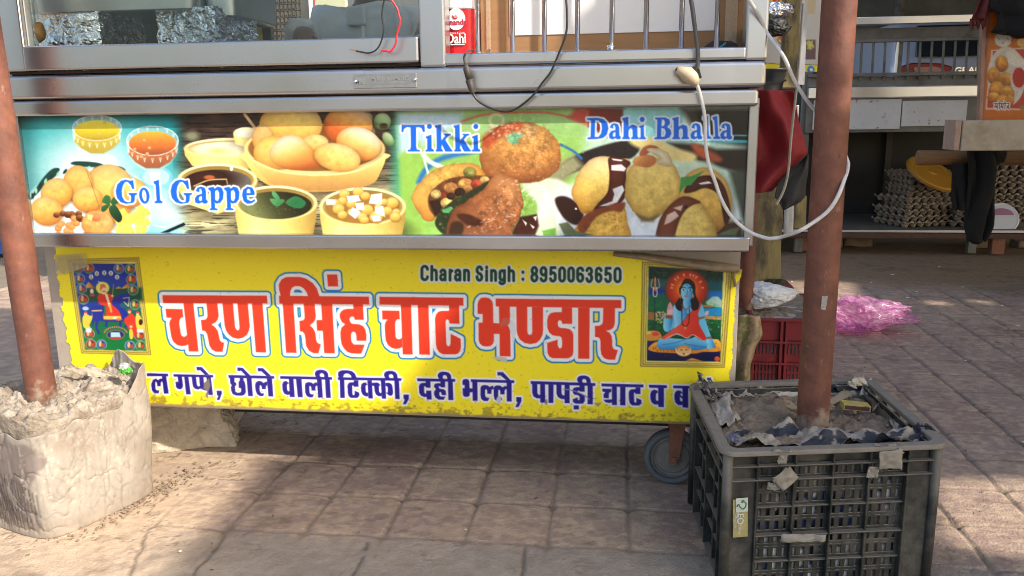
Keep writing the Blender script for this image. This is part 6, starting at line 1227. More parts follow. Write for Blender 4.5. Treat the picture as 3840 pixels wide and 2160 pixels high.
# torn edges of the sack folded over the rim
M_tornp = print_mat('torn_sack_paper',rough=.6,spec=.35,bump=.4,bscale=40,var=.15,vscale=50)
def scrap(name, pts, parent, seed=1, col=(.42,.38,.33), mark=(.035,.04,.09), amount=.0, n=22, amp=.010, z=None, rag=.25):
    """a torn crumpled sheet spanning four 3-D corners"""
    a,b,c,d = [np.array(p) for p in pts]; u = np.linspace(0,1,n)[None,:,None]; v = np.linspace(0,1,n)[:,None,None]
    P = (a*(1-u)+b*u)*(1-v)+(d*(1-u)+c*u)*v
    uu,vv = u[...,0]+0*v[...,0],v[...,0]+0*u[...,0]
    asp = max(1.0,np.linalg.norm(b-a)/max(np.linalg.norm(d-a),1e-4)); nrm = np.cross(b-a,d-a); nrm = nrm/np.linalg.norm(nrm); L = max(np.linalg.norm(b-a),np.linalg.norm(d-a))
    h_ = -np.abs(fbm(uu*asp,vv,3.2,4,seed)-.5)*2*amp*2+ (fbm(uu*asp,vv,2.2,2,seed+4)-.5)*amp*3
    P = P+nrm*h_[...,None]
    cc = np.broadcast_to(np.array(col),P.shape).copy()*(0.8+.4*fbm(uu,vv,7,4,seed+7))[...,None]
    if amount: mk_ = (fbm(uu*asp,vv,2.4,3,seed+11)>1-amount); cc[mk_] = mark
    e = np.minimum(np.minimum(uu,1-uu),np.minimum(vv,1-vv)); keep = e > rag*(fbm(uu*asp,vv,4,4,seed+21)-.35)*.5
    k4 = keep[:-1,:-1]&keep[1:,:-1]&keep[:-1,1:]&keep[1:,1:]
    return gridmesh(name,P,M_tornp,parent,cc,k4,thick=.0006)
cz = lambda x,y,z: onZ(2400+x/1.789,1350+y/1.789,z)
LN = [scrap('torn_lining',[cz(590,475,0.309)+Vector((0,0,.0)),cz(1900,500,0.309),cz(1990,545,0.323),cz(595,590,0.326)],crate,3,(.33,.29,.245),(.036,.040,.056),.34,90,.016)]
scrap('torn_lining',[cz(460,190,0.326),cz(960,165,0.328),cz(950,245,0.309),cz(480,265,0.309)],crate,8,(.40,.345,.285),(.05,.05,.06),.42,30,.010)
scrap('torn_lining',[cz(930,160,0.326),cz(1420,165,0.328),cz(1410,235,0.309),cz(940,240,0.309)],crate,18,(.34,.32,.30),(.03,.035,.06),.5,30,.012)
scrap('torn_lining',[cz(375,160,0.332),cz(450,130,0.356),cz(540,270,0.311),cz(440,305,0.316)],crate,12,(.26,.24,.20),(.02,.02,.025),.5,24,.008)
scrap('torn_lining',[cz(390,70,0.378),cz(425,95,0.376),cz(450,165,0.344),cz(380,165,0.344)],crate,13,(.36,.32,.26),(.02,.02,.025),.4,16,.005)
scrap('torn_lining',[cz(460,260,0.321),cz(600,260,0.316),cz(690,430,0.309),cz(520,470,0.309)],crate,22,(.42,.38,.34),(.2,.18,.16),.2,24,.012)
scrap('torn_lining',[cz(1500,130,0.341),cz(1560,140,0.338),cz(1570,270,0.309),cz(1460,250,0.309)],crate,25,(.42,.38,.34),n=20,amp=.008)
scrap('torn_lining',[cz(1385,150,0.356),cz(1500,90,0.371),cz(1540,160,0.336),cz(1400,180,0.338)],crate,27,(.44,.41,.37),n=20,amp=.008)
scrap('torn_lining',[cz(1560,225,0.309),cz(1640,240,0.311),cz(1640,330,0.309),cz(1555,345,0.309)],crate,31,(.44,.37,.29),n=18,amp=.008)
scrap('torn_lining',[cz(1640,370,0.309),cz(1870,460,0.322),cz(1840,500,0.316),cz(1700,480,0.309)],crate,33,(.36,.32,.27),n=20,amp=.008)
scrap('torn_lining',[cz(1840,480,0.326),cz(1920,430,0.344),cz(2010,500,0.332),cz(1900,545,0.330)],crate,36,(.20,.19,.18),(.02,.02,.03),.5,20,.010)
for txt,px,py,zz,size,rz in (('PE',2400+625/1.789,1350+525/1.789,.335,.026,0),('RUSHI',2400+425/1.789,1350+168/1.789,.352,.020,.45),('ROSH',2400+478/1.789,1350+270/1.789,.322,.020,.6)):
    me = text_mesh(txt,size,'lettering',.0006); me.materials.append(M_blk if rz else mat('navy_ink',(.03,.05,.14),.5)); o = bpy.data.objects.new('lettering',me); q = onZ(px,py,zz); d_ = (EYEV-q).normalized()
    o.location = q+d_*.008; o.rotation_euler = (Vector((ex.x*.3-.1,-1,.62)).to_track_quat('Z','Y')@Matrix.Rotation(rz,4,'Z').to_quaternion()).to_euler(); put(o,LN[0])
# scraps stuck to the outside
def stuck(px,py,w,h_,rz,seed,yo=-.004,col=(.26,.24,.21)):
    q = onY(px,py,2.0); # place on the front wall plane
    d_ = ray(px,py); t_ = ((A_-EYEV).dot(en))/d_.dot(en); q = EYEV+d_*t_+en*yo
    c,s_ = math.cos(rz),math.sin(rz); a1 = ex*c+Vector((0,0,s_)); a2 = -ex*s_+Vector((0,0,c)); a2 = a2-ey*.15
    return scrap('stuck_scrap',[q-a1*w-a2*h_,q+a1*w-a2*h_,q+a1*w+a2*h_,q-a1*w+a2*h_],crate,seed,col,n=16,amp=.003,rag=.12)
stuck(2400+1678/1.789,1350+668/1.789,.030,.026,rad(4),41); stuck(2400+975/1.789,1350+790/1.789,.026,.024,rad(38),43); stuck(2400+962/1.789,1350+668/1.789,.010,.014,rad(-5),45,.002); stuck(2400+1570/1.789,1350+762/1.789,.014,.016,rad(-6),47,.004); stuck(2400+1095/1.789,1350+1195/1.789,.058,.012,rad(-3),49,-.002,(.30,.285,.265)); stuck(2400+905/1.789,1350+855/1.789,.016,.010,rad(0),51,.004)
for px,py,w_,h_ in ((960,610,.03,.006),(1650,575,.035,.006)): 
    q = cz(px,py,HC+.002); scrap('stuck_scrap',[q-ex*w_,q+ex*w_*.8,q+ex*w_+ey*h_*2,q-ex*w_*.8+ey*h_*2],crate,int(px),(.25,.225,.195),n=12,amp=.003)
# sticker on the corner panel
M_stk = mat('sticker_gold',(0.36,0.31,0.13),.4,var=.3,vscale=60); M_stw = mat('sticker_white',(.55,.58,.52),.4,var=.1); M_stg = mat('sticker_green',(.03,.22,.12),.5)
def onfront(px,py,yo):
    d_ = ray(px,py); t_ = ((A_+en*yo-EYEV).dot(en))/d_.dot(en); return EYEV+d_*t_
def fbox(bm,q,w_,h_,dep,rz=0): box(bm,-w_,w_,-dep,0,-h_,h_,Matrix.Translation(q)@Matrix(((ex.x,en.x,0,0),(ex.y,en.y,0,0),(0,0,1,0),(0,0,0,1)))@Matrix.Rotation(rz,4,'Y'))
t = bpy.data.objects.new('sticker',None); t.location = onfront(2775,2000,.018); put(t,crate)
q = onfront(2400+672/1.789,1350+1060/1.789,.0175); bm = bmesh.new(); fbox(bm,q,.0165,.045,.0012,rad(-2.5)); fin(bm,'sticker_sheet',M_stk,t)
q = onfront(2400+683/1.789,1350+972/1.789,.0155); bm = bmesh.new(); fbox(bm,q,.0135,.0165,.0010,rad(-2.5)); fin(bm,'emblem_field',M_stw,t,bevel=.003)
RX = Matrix(((ex.x,0,ey.x),(ex.y,0,ey.y),(0,1,0))).to_3x3()
def wtext(txt,size,px,py,yo,m,rot,bold=0,kx=1):
    me = text_mesh(txt,size,'lettering',bold); me.materials.append(m); o = bpy.data.objects.new('lettering',me); q = onfront(px,py,yo)
    B = Matrix(((ex.x,0,-en.x,q.x),(ex.y,0,-en.y,q.y),(0,1,0,q.z),(0,0,0,1))); 
    Lc = Matrix.Rotation(rot,4,'Z')@Matrix.Diagonal((kx,1,1,1)); Mf = B@Lc; loc,rt,sc = Mf.decompose(); o.location,o.rotation_euler,o.scale = loc,rt.to_euler(),sc; put(o,t)
wtext('LEO',.020,2400+672/1.789,1350+1052/1.789,.0150,M_stw,rad(-90),.0005); wtext('FURNITURE',.007,2400+640/1.789,1350+1080/1.789,.0150,M_stw,rad(-90)); wtext('FURN',.010,2400+668/1.789,1350+1130/1.789,.0150,M_stw,rad(-90))
bm = bmesh.new()
pp = [onfront(2400+x/1.789,1350+y/1.789,.0138) for x,y in ((650,985),(662,970),(672,985),(690,1000),(708,985),(712,962),(698,950),(684,958),(688,945),(700,942))]
tube(bm,spline(pp,5),.0014,6); fin(bm,'emblem',M_stg,t,smooth=True)
# things lying on the earth
M_wood = mat('pale_stick_wood',(0.42,0.31,0.20),.7,var=.2,vscale=30)
def stick(p0,p1,w_,label,seed):
    p0,p1 = Vector(p0),Vector(p1); d_ = (p1-p0); L = d_.length; d_.normalize(); sd = Vector((-d_.y,d_.x,0)).normalized(); up = d_.cross(sd); bm = bmesh.new(); o = []
    for k in range(13): a = math.pi*k/12; o.append((L-.012+w_*math.sin(a)*1.0, w_*math.cos(a)))
    o += [(0,-w_*.6),(0,w_*.6)]
    A2 = [bm.verts.new(p0+d_*x+sd*y) for x,y in o]; B2 = [bm.verts.new(p0+d_*x+sd*y+up*.002) for x,y in o]; bm.faces.new(A2); bm.faces.new(B2[::-1])
    for k in range(len(o)): bm.faces.new((A2[k],B2[k],B2[(k+1)%len(o)],A2[(k+1)%len(o)]))
    return tag(fin(bm,'ice_cream_stick',M_wood),label,'wooden spoon','wooden spoons in the crate')
stick(cz(1275,295,0.309),cz(1400,215,0.318),.016,'flat wooden spoon right of the pole, leaning up in the black crate',1); stick(cz(1040,330,0.309),cz(955,275,0.309),.018,'flat wooden spoon left of the pole, lying on the crate earth',2)
M_match = mat('matchbox_yellow',(.52,.42,.10),.5,var=.3,vscale=120,color2=(.20,.10,.06),cscale=70,cmix=.6,sharp=.05); M_strike = mat('striker',(.10,.04,.045),.7,var=.5,vscale=300); M_mbw = mat('matchbox_edge',(.5,.46,.3),.6)
q = (cz(1362,345,0.309)+cz(1545,350,0.309))/2; dq = (cz(1545,350,0.309)-cz(1362,345,0.309)); L = dq.length; an = math.atan2(dq.y,dq.x); Mm = Matrix.Translation(q)@Matrix.Rotation(an,4,'Z')@Matrix.Rotation(rad(4),4,'Y')
t = thing('matchbox','yellow matchbox with a brown striker lying on the crate earth beside the pole','matchbox',q)
bm = bmesh.new(); box(bm,-L/2,L/2,0,.034,.002,.017,Mm); fin(bm,'sleeve',M_match,t,bevel=.0006); bm = bmesh.new(); box(bm,-L/2+.003,L/2-.003,-.001,-.0002,.0045,.0145,Mm); fin(bm,'striker',M_strike,t); bm = bmesh.new(); box(bm,L/2+.0002,L/2+.001,.002,.032,.004,.015,Mm); fin(bm,'tray_end',M_mbw,t)
M_bw = mat('blue_white_film',(.55,.62,.72),.25,bump=.6,bscale=50)
for px,py,lab in ((1040,240,'crumpled pale blue plastic left behind the pole in the black crate'),(1300,205,'crumpled white and blue plastic right behind the pole in the black crate')):
    q = cz(px,py,.278); bm = bmesh.new(); bmesh.ops.create_icosphere(bm,subdivisions=3,radius=1)
    for vv in bm.verts: vv.co = Vector((vv.co.x*.022,vv.co.y*.016,vv.co.z*.016))+Vector(noise.noise_vector(vv.co*2.4+q))*.012+q
    tag(fin(bm,'plastic_scrap',M_bw),lab,'plastic scrap','pale plastic scraps in the crate')
# ---------------------------------------------------------------- behind the cart's right end
M_bag = mat('white_polythene',(0.66,0.68,0.72),.35,var=.06,bump=.5,bscale=35,spec=.5)
M_redcr = mat('red_crate_plastic',(0.20,0.016,0.022),.7,var=.4,vscale=14,bump=.1)
M_redin = mat('red_crate_lining',(0.42,0.40,0.37),.6,var=.4,vscale=30)
# red crate with the third pole
YR = 2.95; a = onY(2825,1196,YR); b = onY(3030,1383,YR); ztop = a.z; RC = thing('plastic_crate','red lattice crate of dry earth standing behind the right pole','crate',((a.x+b.x)/2+.05,YR+.25,0))
rx0,rx1 = a.x,onY(3118,1300,YR).x
bm = bmesh.new(); H_ = ztop
for z in (H_-.004,H_-.085,H_-.165): box(bm,rx0,rx1,YR-.004,YR+.02,z-.004,z+.004)
col_ = onY(2947,1300,YR).x
for x in (rx0+.005,rx0+.10,col_,rx1-.005): box(bm,x-.005,x+.005,YR-.003,YR+.021,.004,H_-.0085)
box(bm,rx0,rx1,YR+.010,YR+.016,H_-.080,H_-.0085)
box(bm,rx0,rx1,YR+.010,YR+.0155,H_-.160,H_-.130); box(bm,rx0,rx1,YR+.010,YR+.016,.004,.05)
for k in range(22):
    x = rx0+(rx1-rx0)*(k+.5)/22; box(bm,x-.0035,x+.0035,YR+.0105,YR+.0165,.05,H_-.085)
for z in (H_-.20,H_-.235): box(bm,rx0,rx1,YR+.011,YR+.017,z-.006,z+.006)
for (x0_,x1_) in ((rx0,rx0+.012),(rx1-.012,rx1)): box(bm,x0_,x1_,YR+.022,YR+.44,.004,H_)
box(bm,rx0,rx1,YR+.441,YR+.455,.004,H_); fin(bm,'crate_lattice',M_redcr,RC,bevel=.001,seg=1)
bm = bmesh.new(); box(bm,rx0+.02,rx1-.02,YR+.022,YR+.43,.005,H_-.02); fin(bm,'crate_lining',M_redin,RC)
U,V_ = np.meshgrid(np.linspace(rx0+.013,rx1-.013,70),np.linspace(YR+.021,YR+.44,60)); Ze = H_-.012+(fbm(U,V_,10,4,5)-.4)*.045
gridmesh('earth',np.stack([U,V_,Ze],-1),M_earth,RC)
q = onZ(2792,1170,.30); q = onY(2792,1170,3.12); pole('awning_pole',q.x,3.12,.26,.030,'dark rusty pole rising from the red crate behind the cart')
# bags
def crumple(name,c,sx,sy,sz,m,label,cat,seed,amp=.35,tail=None,sub=5,alpha=False,group=None):
    bm = bmesh.new(); bmesh.ops.create_icosphere(bm,subdivisions=sub,radius=1)
    for v in bm.verts:
        p = v.co.copy(); n1 = noise.noise_vector(p*1.6+Vector((seed,0,0))); n2 = noise.noise_vector(p*4.5+Vector((0,seed,0))); r_ = abs(noise.noise(p*5+Vector((seed,2,1))))
        n3 = noise.noise(p*11+Vector((seed,5,2))); p = p+Vector(n1)*amp+Vector(n2)*amp*.35-p*r_*amp*.6-p*abs(n3)*amp*.35
        if tail and p.x > .3: t_ = (p.x-.3); p.y *= max(1-t_*.8,.12); p.z *= max(1-t_*.55,.12); p.x += t_*tail; p.z += t_*.25
        p.z = max(p.z,-.82); v.co = Vector((c[0]+p.x*sx,c[1]+p.y*sy,c[2]+(p.z+.82)*sz))
    return tag(fin(bm,name,m,smooth=True),label,cat,group)
q = onY(2862,1150,3.16); crumple('plastic_bag',(q.x,3.16,q.z),.088,.08,.052,M_bag,'white polythene bag lying on the earth of the red crate','plastic bag',5,.22,.5)
M_pink = bpy.data.materials.new('pink_polythene'); M_pink.use_nodes = True; t_ = M_pink.node_tree; N_ = t_.nodes; L_ = t_.links; N_.remove(N_['Principled BSDF'])
tp = N_.new('ShaderNodeBsdfTransparent'); tp.inputs[0].default_value = (.95,.70,.90,1); pb = N_.new('ShaderNodeBsdfPrincipled'); pb.inputs['Base Color'].default_value = (.74,.44,.66,1); pb.inputs['Roughness'].default_value = .22; pb.inputs['Specular IOR Level'].default_value = .8
tlc = N_.new('ShaderNodeBsdfTranslucent'); tlc.inputs[0].default_value = (.78,.44,.70,1); m1 = N_.new('ShaderNodeMixShader'); m1.inputs[0].default_value = .35; L_.new(pb.outputs[0],m1.inputs[1]); L_.new(tlc.outputs[0],m1.inputs[2])
nz = N_.new('ShaderNodeTexNoise'); nz.inputs['Scale'].default_value = 14; rg = N_.new('ShaderNodeMapRange'); rg.inputs[1].default_value=.3; rg.inputs[2].default_value=.7; rg.inputs[3].default_value=.22; rg.inputs[4].default_value=.55; L_.new(nz.outputs[0],rg.inputs[0])
m2 = N_.new('ShaderNodeMixShader'); L_.new(rg.outputs[0],m2.inputs[0]); L_.new(tp.outputs[0],m2.inputs[1]); L_.new(m1.outputs[0],m2.inputs[2]); L_.new(m2.outputs[0],N_['Material Output'].inputs[0])
q = onZ(3235,1250); crumple('plastic_bag',(q.x,q.y+.05,.004),.155,.16,.086,M_pink,'crumpled see-through pink bag lying on the paving beyond the right pole','plastic bag',11,.42,.95,6)
# curl of torn vinyl
M_curl = mat('weathered_vinyl',(0.46,0.33,0.21),.65,color2=(0.17,0.18,0.07),cscale=24,sharp=.05,cmix=.52,var=.4,vscale=12,bump=.4,bscale=30)
YV = 2.62; pa_ = [onY(x,y,YV) for x,y in ((2752,1170),(2856,1190),(2852,1255),(2822,1300),(2812,1380),(2806,1440),(2745,1440),(2748,1300))]
bm = bmesh.new(); R0 = []
n_ = 26
for k in range(n_):
    f = k/(n_-1); py = 1172+270*f; xl_,xr_ = 2752-4*f, np.interp(f,[0,.28,.45,.75,1],[2850,2856,2832,2812,2806]); row = []
    for j in range(20):
        g = j/19; xx = xl_+(xr_-xl_)*g; d_ = -.035*math.sin(g*math.pi*.9)-.012*math.sin(g*9+f*3); P_ = onY(xx,py+ (10*g if f<.1 else 0),YV); row.append(bm.verts.new(P_+Vector((0,d_,0))+Vector(noise.noise_vector(P_*14))*.008))
    R0.append(row)
for A2,B2 in zip(R0,R0[1:]):
    for j in range(19): bm.faces.new((A2[j],A2[j+1],B2[j+1],B2[j]))
o = fin(bm,'torn_vinyl',M_curl,smooth=True); s_ = o.modifiers.new('Solid','SOLIDIFY'); s_.thickness = .003
tag(o,'curled strip of torn flaking vinyl standing between the yellow sign and red crate','torn vinyl')
# hanging red sheet with a black lower end
M_redt = mat('red_tarpaulin',(0.24,0.014,0.020),.7,var=.35,vscale=7,bump=.15,bscale=25); M_blk2 = mat('black_tarpaulin',(0.02,0.021,0.023),.55,var=.3,vscale=9,bump=.1)
def cloth(name, outline, Y, m, parent=None, folds=.02, n=36, seed=1, thick=.002, fold_k=7, px=True):
    """hanging sheet: outline as rows (left px, right px, y px) in the plane Y, with vertical folds"""
    ys = [r[2] for r in outline]; R_ = []
    P = np.zeros((n,n,3))
    for i in range(n):
        y = ys[0]+(ys[-1]-ys[0])*i/(n-1); l = np.interp(y,ys,[r[0] for r in outline]); r = np.interp(y,ys,[r[1] for r in outline])
        for j in range(n):
            g = j/(n-1); p = onY(l+(r-l)*g,y,Y); d_ = folds*(math.sin(g*fold_k+1.3*math.sin(i*.12+seed))+.6*noise.noise(Vector((g*5,i*.08,seed)))); P[i,j] = (p.x,p.y+d_,p.z)
    return gridmesh(name,P,m,parent,thick=thick)
t = thing('hanging_tarpaulin','red tarpaulin with a black lower corner hanging beside the cart','tarpaulin',onY(2930,740,2.75))
cloth('red_sheet',[(2780,2975,338),(2780,2985,352),(2780,3020,540),(2780,3030,575),(2780,2980,640),(2780,2930,690),(2780,2900,720)],2.75,M_redt,t,.03,40,2,fold_k=8)
cloth('black_corner',[(3022,3030,580),(2960,3030,640),(2915,3024,690),(2905,3020,740),(2925,3000,762),(2935,2945,786)],2.735,M_blk2,t,.006,24,5)
# timber pillar, cloth ties and strut
M_timb = mat('old_yellow_timber',(0.27,0.215,0.09),.85,var=.4,vscale=14,color2=(0.085,0.07,0.05),cscale=13,sharp=.08,cmix=.54,bump=.6,bscale=26,stretch=(1,1,.35))
YT_ = 4.35; bm = bmesh.new()
top = [onY(x,y,YT_) for x,y in ((2948,-220),(3012,-220))]; mid = [onY(x,y,YT_) for x,y in ((2936,330),(2995,330))]; bot = [onY(x,y,YT_) for x,y in ((2800,620),(2938,620))]; low = [onY(x,y,YT_) for x,y in ((2805,1076),(2924,1076))]
def post(bm,rows,dep):
    L = []
    for l,r in rows:
        L.append([bm.verts.new((l.x,l.y,l.z)),bm.verts.new((r.x,r.y,r.z)),bm.verts.new((r.x,r.y+dep,r.z)),bm.verts.new((l.x,l.y+dep,l.z))])
    for A2,B2 in zip(L,L[1:]):
        for k in range(4): bm.faces.new((A2[k],A2[(k+1)%4],B2[(k+1)%4],B2[k]))
    bm.faces.new(L[0][::-1]); bm.faces.new(L[-1])
post(bm,[top,mid],.09); bmesh.ops.subdivide_edges(bm,edges=bm.edges[:],cuts=10,use_grid_fill=True); jitter(bm,.006,8,2)
tp_ = tag(fin(bm,'timber_post',M_timb,bevel=.004),'leaning flaky yellow timber post above the red tarpaulin','post')
bm = bmesh.new(); post(bm,[[onY(x,612,3.72) for x in (2800,2942)],[onY(x,1066,3.72) for x in (2806,2926)]],.12); bmesh.ops.subdivide_edges(bm,edges=bm.edges[:],cuts=12,use_grid_fill=True); jitter(bm,.006,7,5)
t = thing('timber_stump','thick peeling yellow timber stump wrapped at its foot, right of the cart','post',onY(2868,1080,3.72)); fin(bm,'timber',M_timb,t,bevel=.004)
M_strip = mat('dark_rags',(0.045,0.042,0.022),.85,var=.4,vscale=40)
bm = bmesh.new()
for k in range(16):
    x0_ = 2864+k*4; y1_ = RNG.uniform(1110,1148); tube(bm,spline([onY(x0_+20,1050,3.70),onY(x0_+RNG.uniform(-6,10),1080,3.68),onY(x0_+RNG.uniform(-12,12),y1_,3.67)],4),[.011]*8+[.004],6,flat=.3)
fin(bm,'rag_ties',M_strip,t,smooth=True)
M_oldr = mat('old_red_base',(0.16,0.035,0.03),.8,var=.4,vscale=12)
bm = bmesh.new(); a = onY(2800,1072,3.70); b = onY(2935,1100,3.70); box(bm,a.x-.02,b.x+.05,3.70,3.86,0,a.z-.002); fin(bm,'base_block',M_oldr,t,bevel=.01)
bm = bmesh.new(); tube(bm,spline([onY(x,y,3.58) for x,y in ((2905,1075),(2945,1095),(2958,1130),(2975,1160),(3005,1190))],5),[.012]*21,8,flat=.6); tag(fin(bm,'dark_strap',M_strip,smooth=True),'dark strap trailing from the stump foot to the ground','strap')
M_galv = mat('galvanised_angle',(0.38,0.39,0.41),.5,.6,var=.2,vscale=10)
bm = bmesh.new(); Yg = 4.2; 
for (xa,xb,dd) in ((3016,3040,0),(3038,3042,.03)):
    post(bm,[[onY(xa-4,-220,Yg),onY(xb-4,-220,Yg)],[onY(xa-26,318,Yg),onY(xb-26,318,Yg)]],.004 if dd==0 else .03)
tag(fin(bm,'angle_strut',M_galv,bevel=.001),'grey metal angle strut beside the leaning timber post','strut')
bm = bmesh.new(); post(bm,[[onY(x,735,3.9) for x in (2945,2980)],[onY(x,885,3.9) for x in (2941,2976)]],.03); tag(fin(bm,'pale_pipe',mat('pale_pipe',(.5,.5,.5),.5,var=.3,vscale=20),bevel=.01),'short pale plastic pipe propped beside the timber stump','pipe')
bm = bmesh.new(); post(bm,[[onY(x,735,4.0) for x in (2985,3026)],[onY(x,858,4.0) for x in (2980,3022)]],.05); tag(fin(bm,'wood_plank',M_timb,bevel=.004),'short wooden plank end beside the pale pipe','plank')
# ---------------------------------------------------------------- menu board of the next stall (left of the timber post)
YM = 4.7
def menu_art():
    p = Paint(2860,-40,3080,420,1.4,(206,202,196)); c4=(2880,0,2.683)
    p.poly(T([(-60,-60),(215,-60),(205,70),(-60,60)],*c4),(236,226,30)); p.poly(T([(50,-60),(120,-60),(118,15),(48,12)],*c4),(226,40,40)); p.poly(T([(80,-40),(100,-40),(100,5),(80,5)],*c4),(240,240,240))
    p.poly(T([(200,-60),(490,-60),(470,140),(205,150)],*c4),(206,186,150)); p.poly(T([(-60,640),(500,652),(500,720),(-60,700)],*c4),(240,226,40)); p.line(T([(-40,632),(160,648),(500,652)],*c4),2,(50,50,40)); p.ell(2880+430/2.683,700/2.683,14,14,(30,130,210)); p.ell(2880+436/2.683,700/2.683,6,6,(240,240,240))
    p.ell(2880+230/2.683,350/2.683,56,50,(90,84,80)); p.ell(2880+230/2.683,345/2.683,52,46,(170,150,120)); 
    for i in range(26): x=RNG.uniform(110,290); p.line(T([(x,RNG.uniform(220,330)),(x+RNG.uniform(-40,60),RNG.uniform(340,440))],*c4),7,[(246,226,160),(236,196,110)][i%2])
    p.ell(2880+140/2.683,380/2.683,11,10,(236,90,60))
    p.poly(T([(380,400),(480,400),(480,600),(370,600)],*c4),(110,84,90)); 
    for i in range(16): p.line(T([(RNG.uniform(380,460),RNG.uniform(410,430)),(RNG.uniform(380,470),RNG.uniform(440,500))],*c4),4,[(226,206,110),(170,190,90)][i%2])
    return p
M_menu = print_mat('menu_print',rough=.4)
mb_ = thing('menu_board','pale menu board with yellow bands and a bowl of fries','menu board',onY(2950,260,YM))
sheet('menu_print',menu_art(),YM,2866,-38,3070,268,M_menu,mb_,3.0)
bm = bmesh.new(); a = onY(2864,-40,YM+.004); b = onY(3072,270,YM+.004); box(bm,a.x,b.x,YM+.003,YM+.02,b.z,a.z); fin(bm,'board',M_sheet,mb_)
M_dk = mat('dark_bowl',(0.03,0.033,0.035),.4)
q = onY(2905,40,4.2); crumple('foil_parcel',(q.x,4.2,q.z-.04),.085,.06,.045,M_foil,'foil wrapped bundle beside the menu board','foil parcel',21,.2); q = onY(2900,95,4.18); crumple('black_bundle',(q.x,4.18,q.z-.05),.08,.06,.05,M_blk2,'black cloth bundle below the foil bundle at the menu board','bundle',23,.25)
for k,(px,py,r_) in enumerate(((2892,300,.075),(2890,338,.085))):
    q = onY(px,py,4.2); bm = bmesh.new(); lathe(bm,[(r_*.6,0),(r_*.8,.02),(r_*.9,.06),(r_*1.05,.064),(r_*1.05,.07),(r_*.85,.066)],28,Matrix.Translation((q.x,4.2+.1*k,q.z-.02))); tag(fin(bm,'dark_bowl',M_dk,smooth=True),('upper' if k==0 else 'lower')+' dark bowl stacked by the menu board','bowl','dark bowls by the menu board')
bm = bmesh.new(); a = onY(2780,352,4.1); b = onY(3000,352,4.1); box(bm,a.x,b.x,4.1,4.45,a.z-.12,a.z-.055); 
for x in (a.x+.04,b.x-.04): box(bm,x-.02,x+.02,4.38,4.42,.003,a.z-.121)
tag(fin(bm,'side_counter',M_galv,bevel=.004),'grey counter holding the dark bowls behind the red tarpaulin','counter')
# ---------------------------------------------------------------- egg stall at the back right
Ys = 6.45
X_ = lambda px,py=500,Y=Ys: onY(px,py,Y).x
Z_ = lambda py,px=3400,Y=Ys: onY(px,py,Y).z
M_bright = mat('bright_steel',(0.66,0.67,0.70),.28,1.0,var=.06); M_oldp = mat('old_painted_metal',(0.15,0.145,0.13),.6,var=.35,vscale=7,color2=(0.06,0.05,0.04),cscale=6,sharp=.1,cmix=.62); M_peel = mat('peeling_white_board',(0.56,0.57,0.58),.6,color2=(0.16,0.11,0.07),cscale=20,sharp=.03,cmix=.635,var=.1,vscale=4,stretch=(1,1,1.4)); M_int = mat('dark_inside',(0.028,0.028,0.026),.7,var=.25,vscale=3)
st = thing('egg_stall','dark metal egg stall with bright rails, a grille and peeling white boards','stall',(X_(3380),Ys+.5,0))
x0_,x1_ = X_(3020),X_(3705)
def sbox(name,pt,pb,m,xa=None,xb=None,y0=0,y1=.04,bev=.003):
    bm = bmesh.new(); box(bm,xa if xa is not None else x0_,xb if xb is not None else x1_,Ys+y0,Ys+y1,Z_(pb),Z_(pt)); return fin(bm,name,m,st,bevel=bev)
sbox('upper_rail',62,90,M_bright,y0=-.04); sbox('fascia',100,143,M_oldp,y0=.06,y1=.09); sbox('grille_rail',144,156,M_oldp); sbox('grille_rail',271,284,M_oldp); sbox('counter_plate',285,322,M_oldp,y0=.03); sbox('counter_rail',325,364,M_bright,y0=-.03)
sbox('frame_board',366,495,M_oldp,y0=.012,y1=.04)
for xa,xb,ya,yb in ((3045,3372,370,484),(3376,3618,378,474)):
    bm = bmesh.new(); box(bm,X_(xa),X_(xb),Ys-.002,Ys+.011,Z_(yb),Z_(ya)); fin(bm,'white_board',M_peel,st,bevel=.004)
for k,px in enumerate(range(3192,3690,44)):
    bm = bmesh.new(); tube(bm,[(X_(px,150),Ys+.02,Z_(156)),(X_(px-8,300),Ys+.02,Z_(298))],.0085,6); fin(bm,'grille_bar',M_oldp,st)
bm = bmesh.new(); box(bm,X_(3345),X_(3366),Ys+.03,Ys+.05,Z_(272),Z_(155)); fin(bm,'grille_post',M_oldp,st); bm = bmesh.new(); tube(bm,[(X_(3370,156),Ys+.015,Z_(156)),(X_(3360,272),Ys+.015,Z_(271))],.010,6); fin(bm,'grille_post',M_bright,st)
for px in (3024,3700):
    bm = bmesh.new(); x = X_(px); box(bm,x-.03,x+.03,Ys+.045,Ys+.10,.004,2.35); fin(bm,'corner_post',M_oldp,st,bevel=.004)
zsh = Z_(862); ysh = 1.0
M_shelf = mat('grey_shelf',(0.13,0.12,0.10),.6,var=.3,vscale=8)
bm = bmesh.new(); box(bm,x0_-.6,X_(3920),Ys+.0,Ys+ysh,zsh-.02,zsh); fin(bm,'shelf',M_shelf,st,bevel=.003)
sbox('shelf_edge',862,872,M_bright,y0=-.012,y1=-.001,xa=x0_-.6,xb=X_(3920)); sbox('shelf_beam',874,893,mat('brown_beam',(0.075,0.035,0.022),.7,var=.3),y0=-.01,y1=.03,xa=x0_-.6,xb=X_(3920))
bm = bmesh.new(); box(bm,x0_-.6,X_(3920),Ys+ysh,Ys+ysh+.02,zsh,Z_(490)+.1); fin(bm,'back_sheet',M_int,st); bm = bmesh.new(); xx = onY(3325,640,Ys+.95).x; box(bm,xx-.02,xx+.03,Ys+.95,Ys+.98,zsh+.002,Z_(492)); fin(bm,'back_post',M_dark,st)
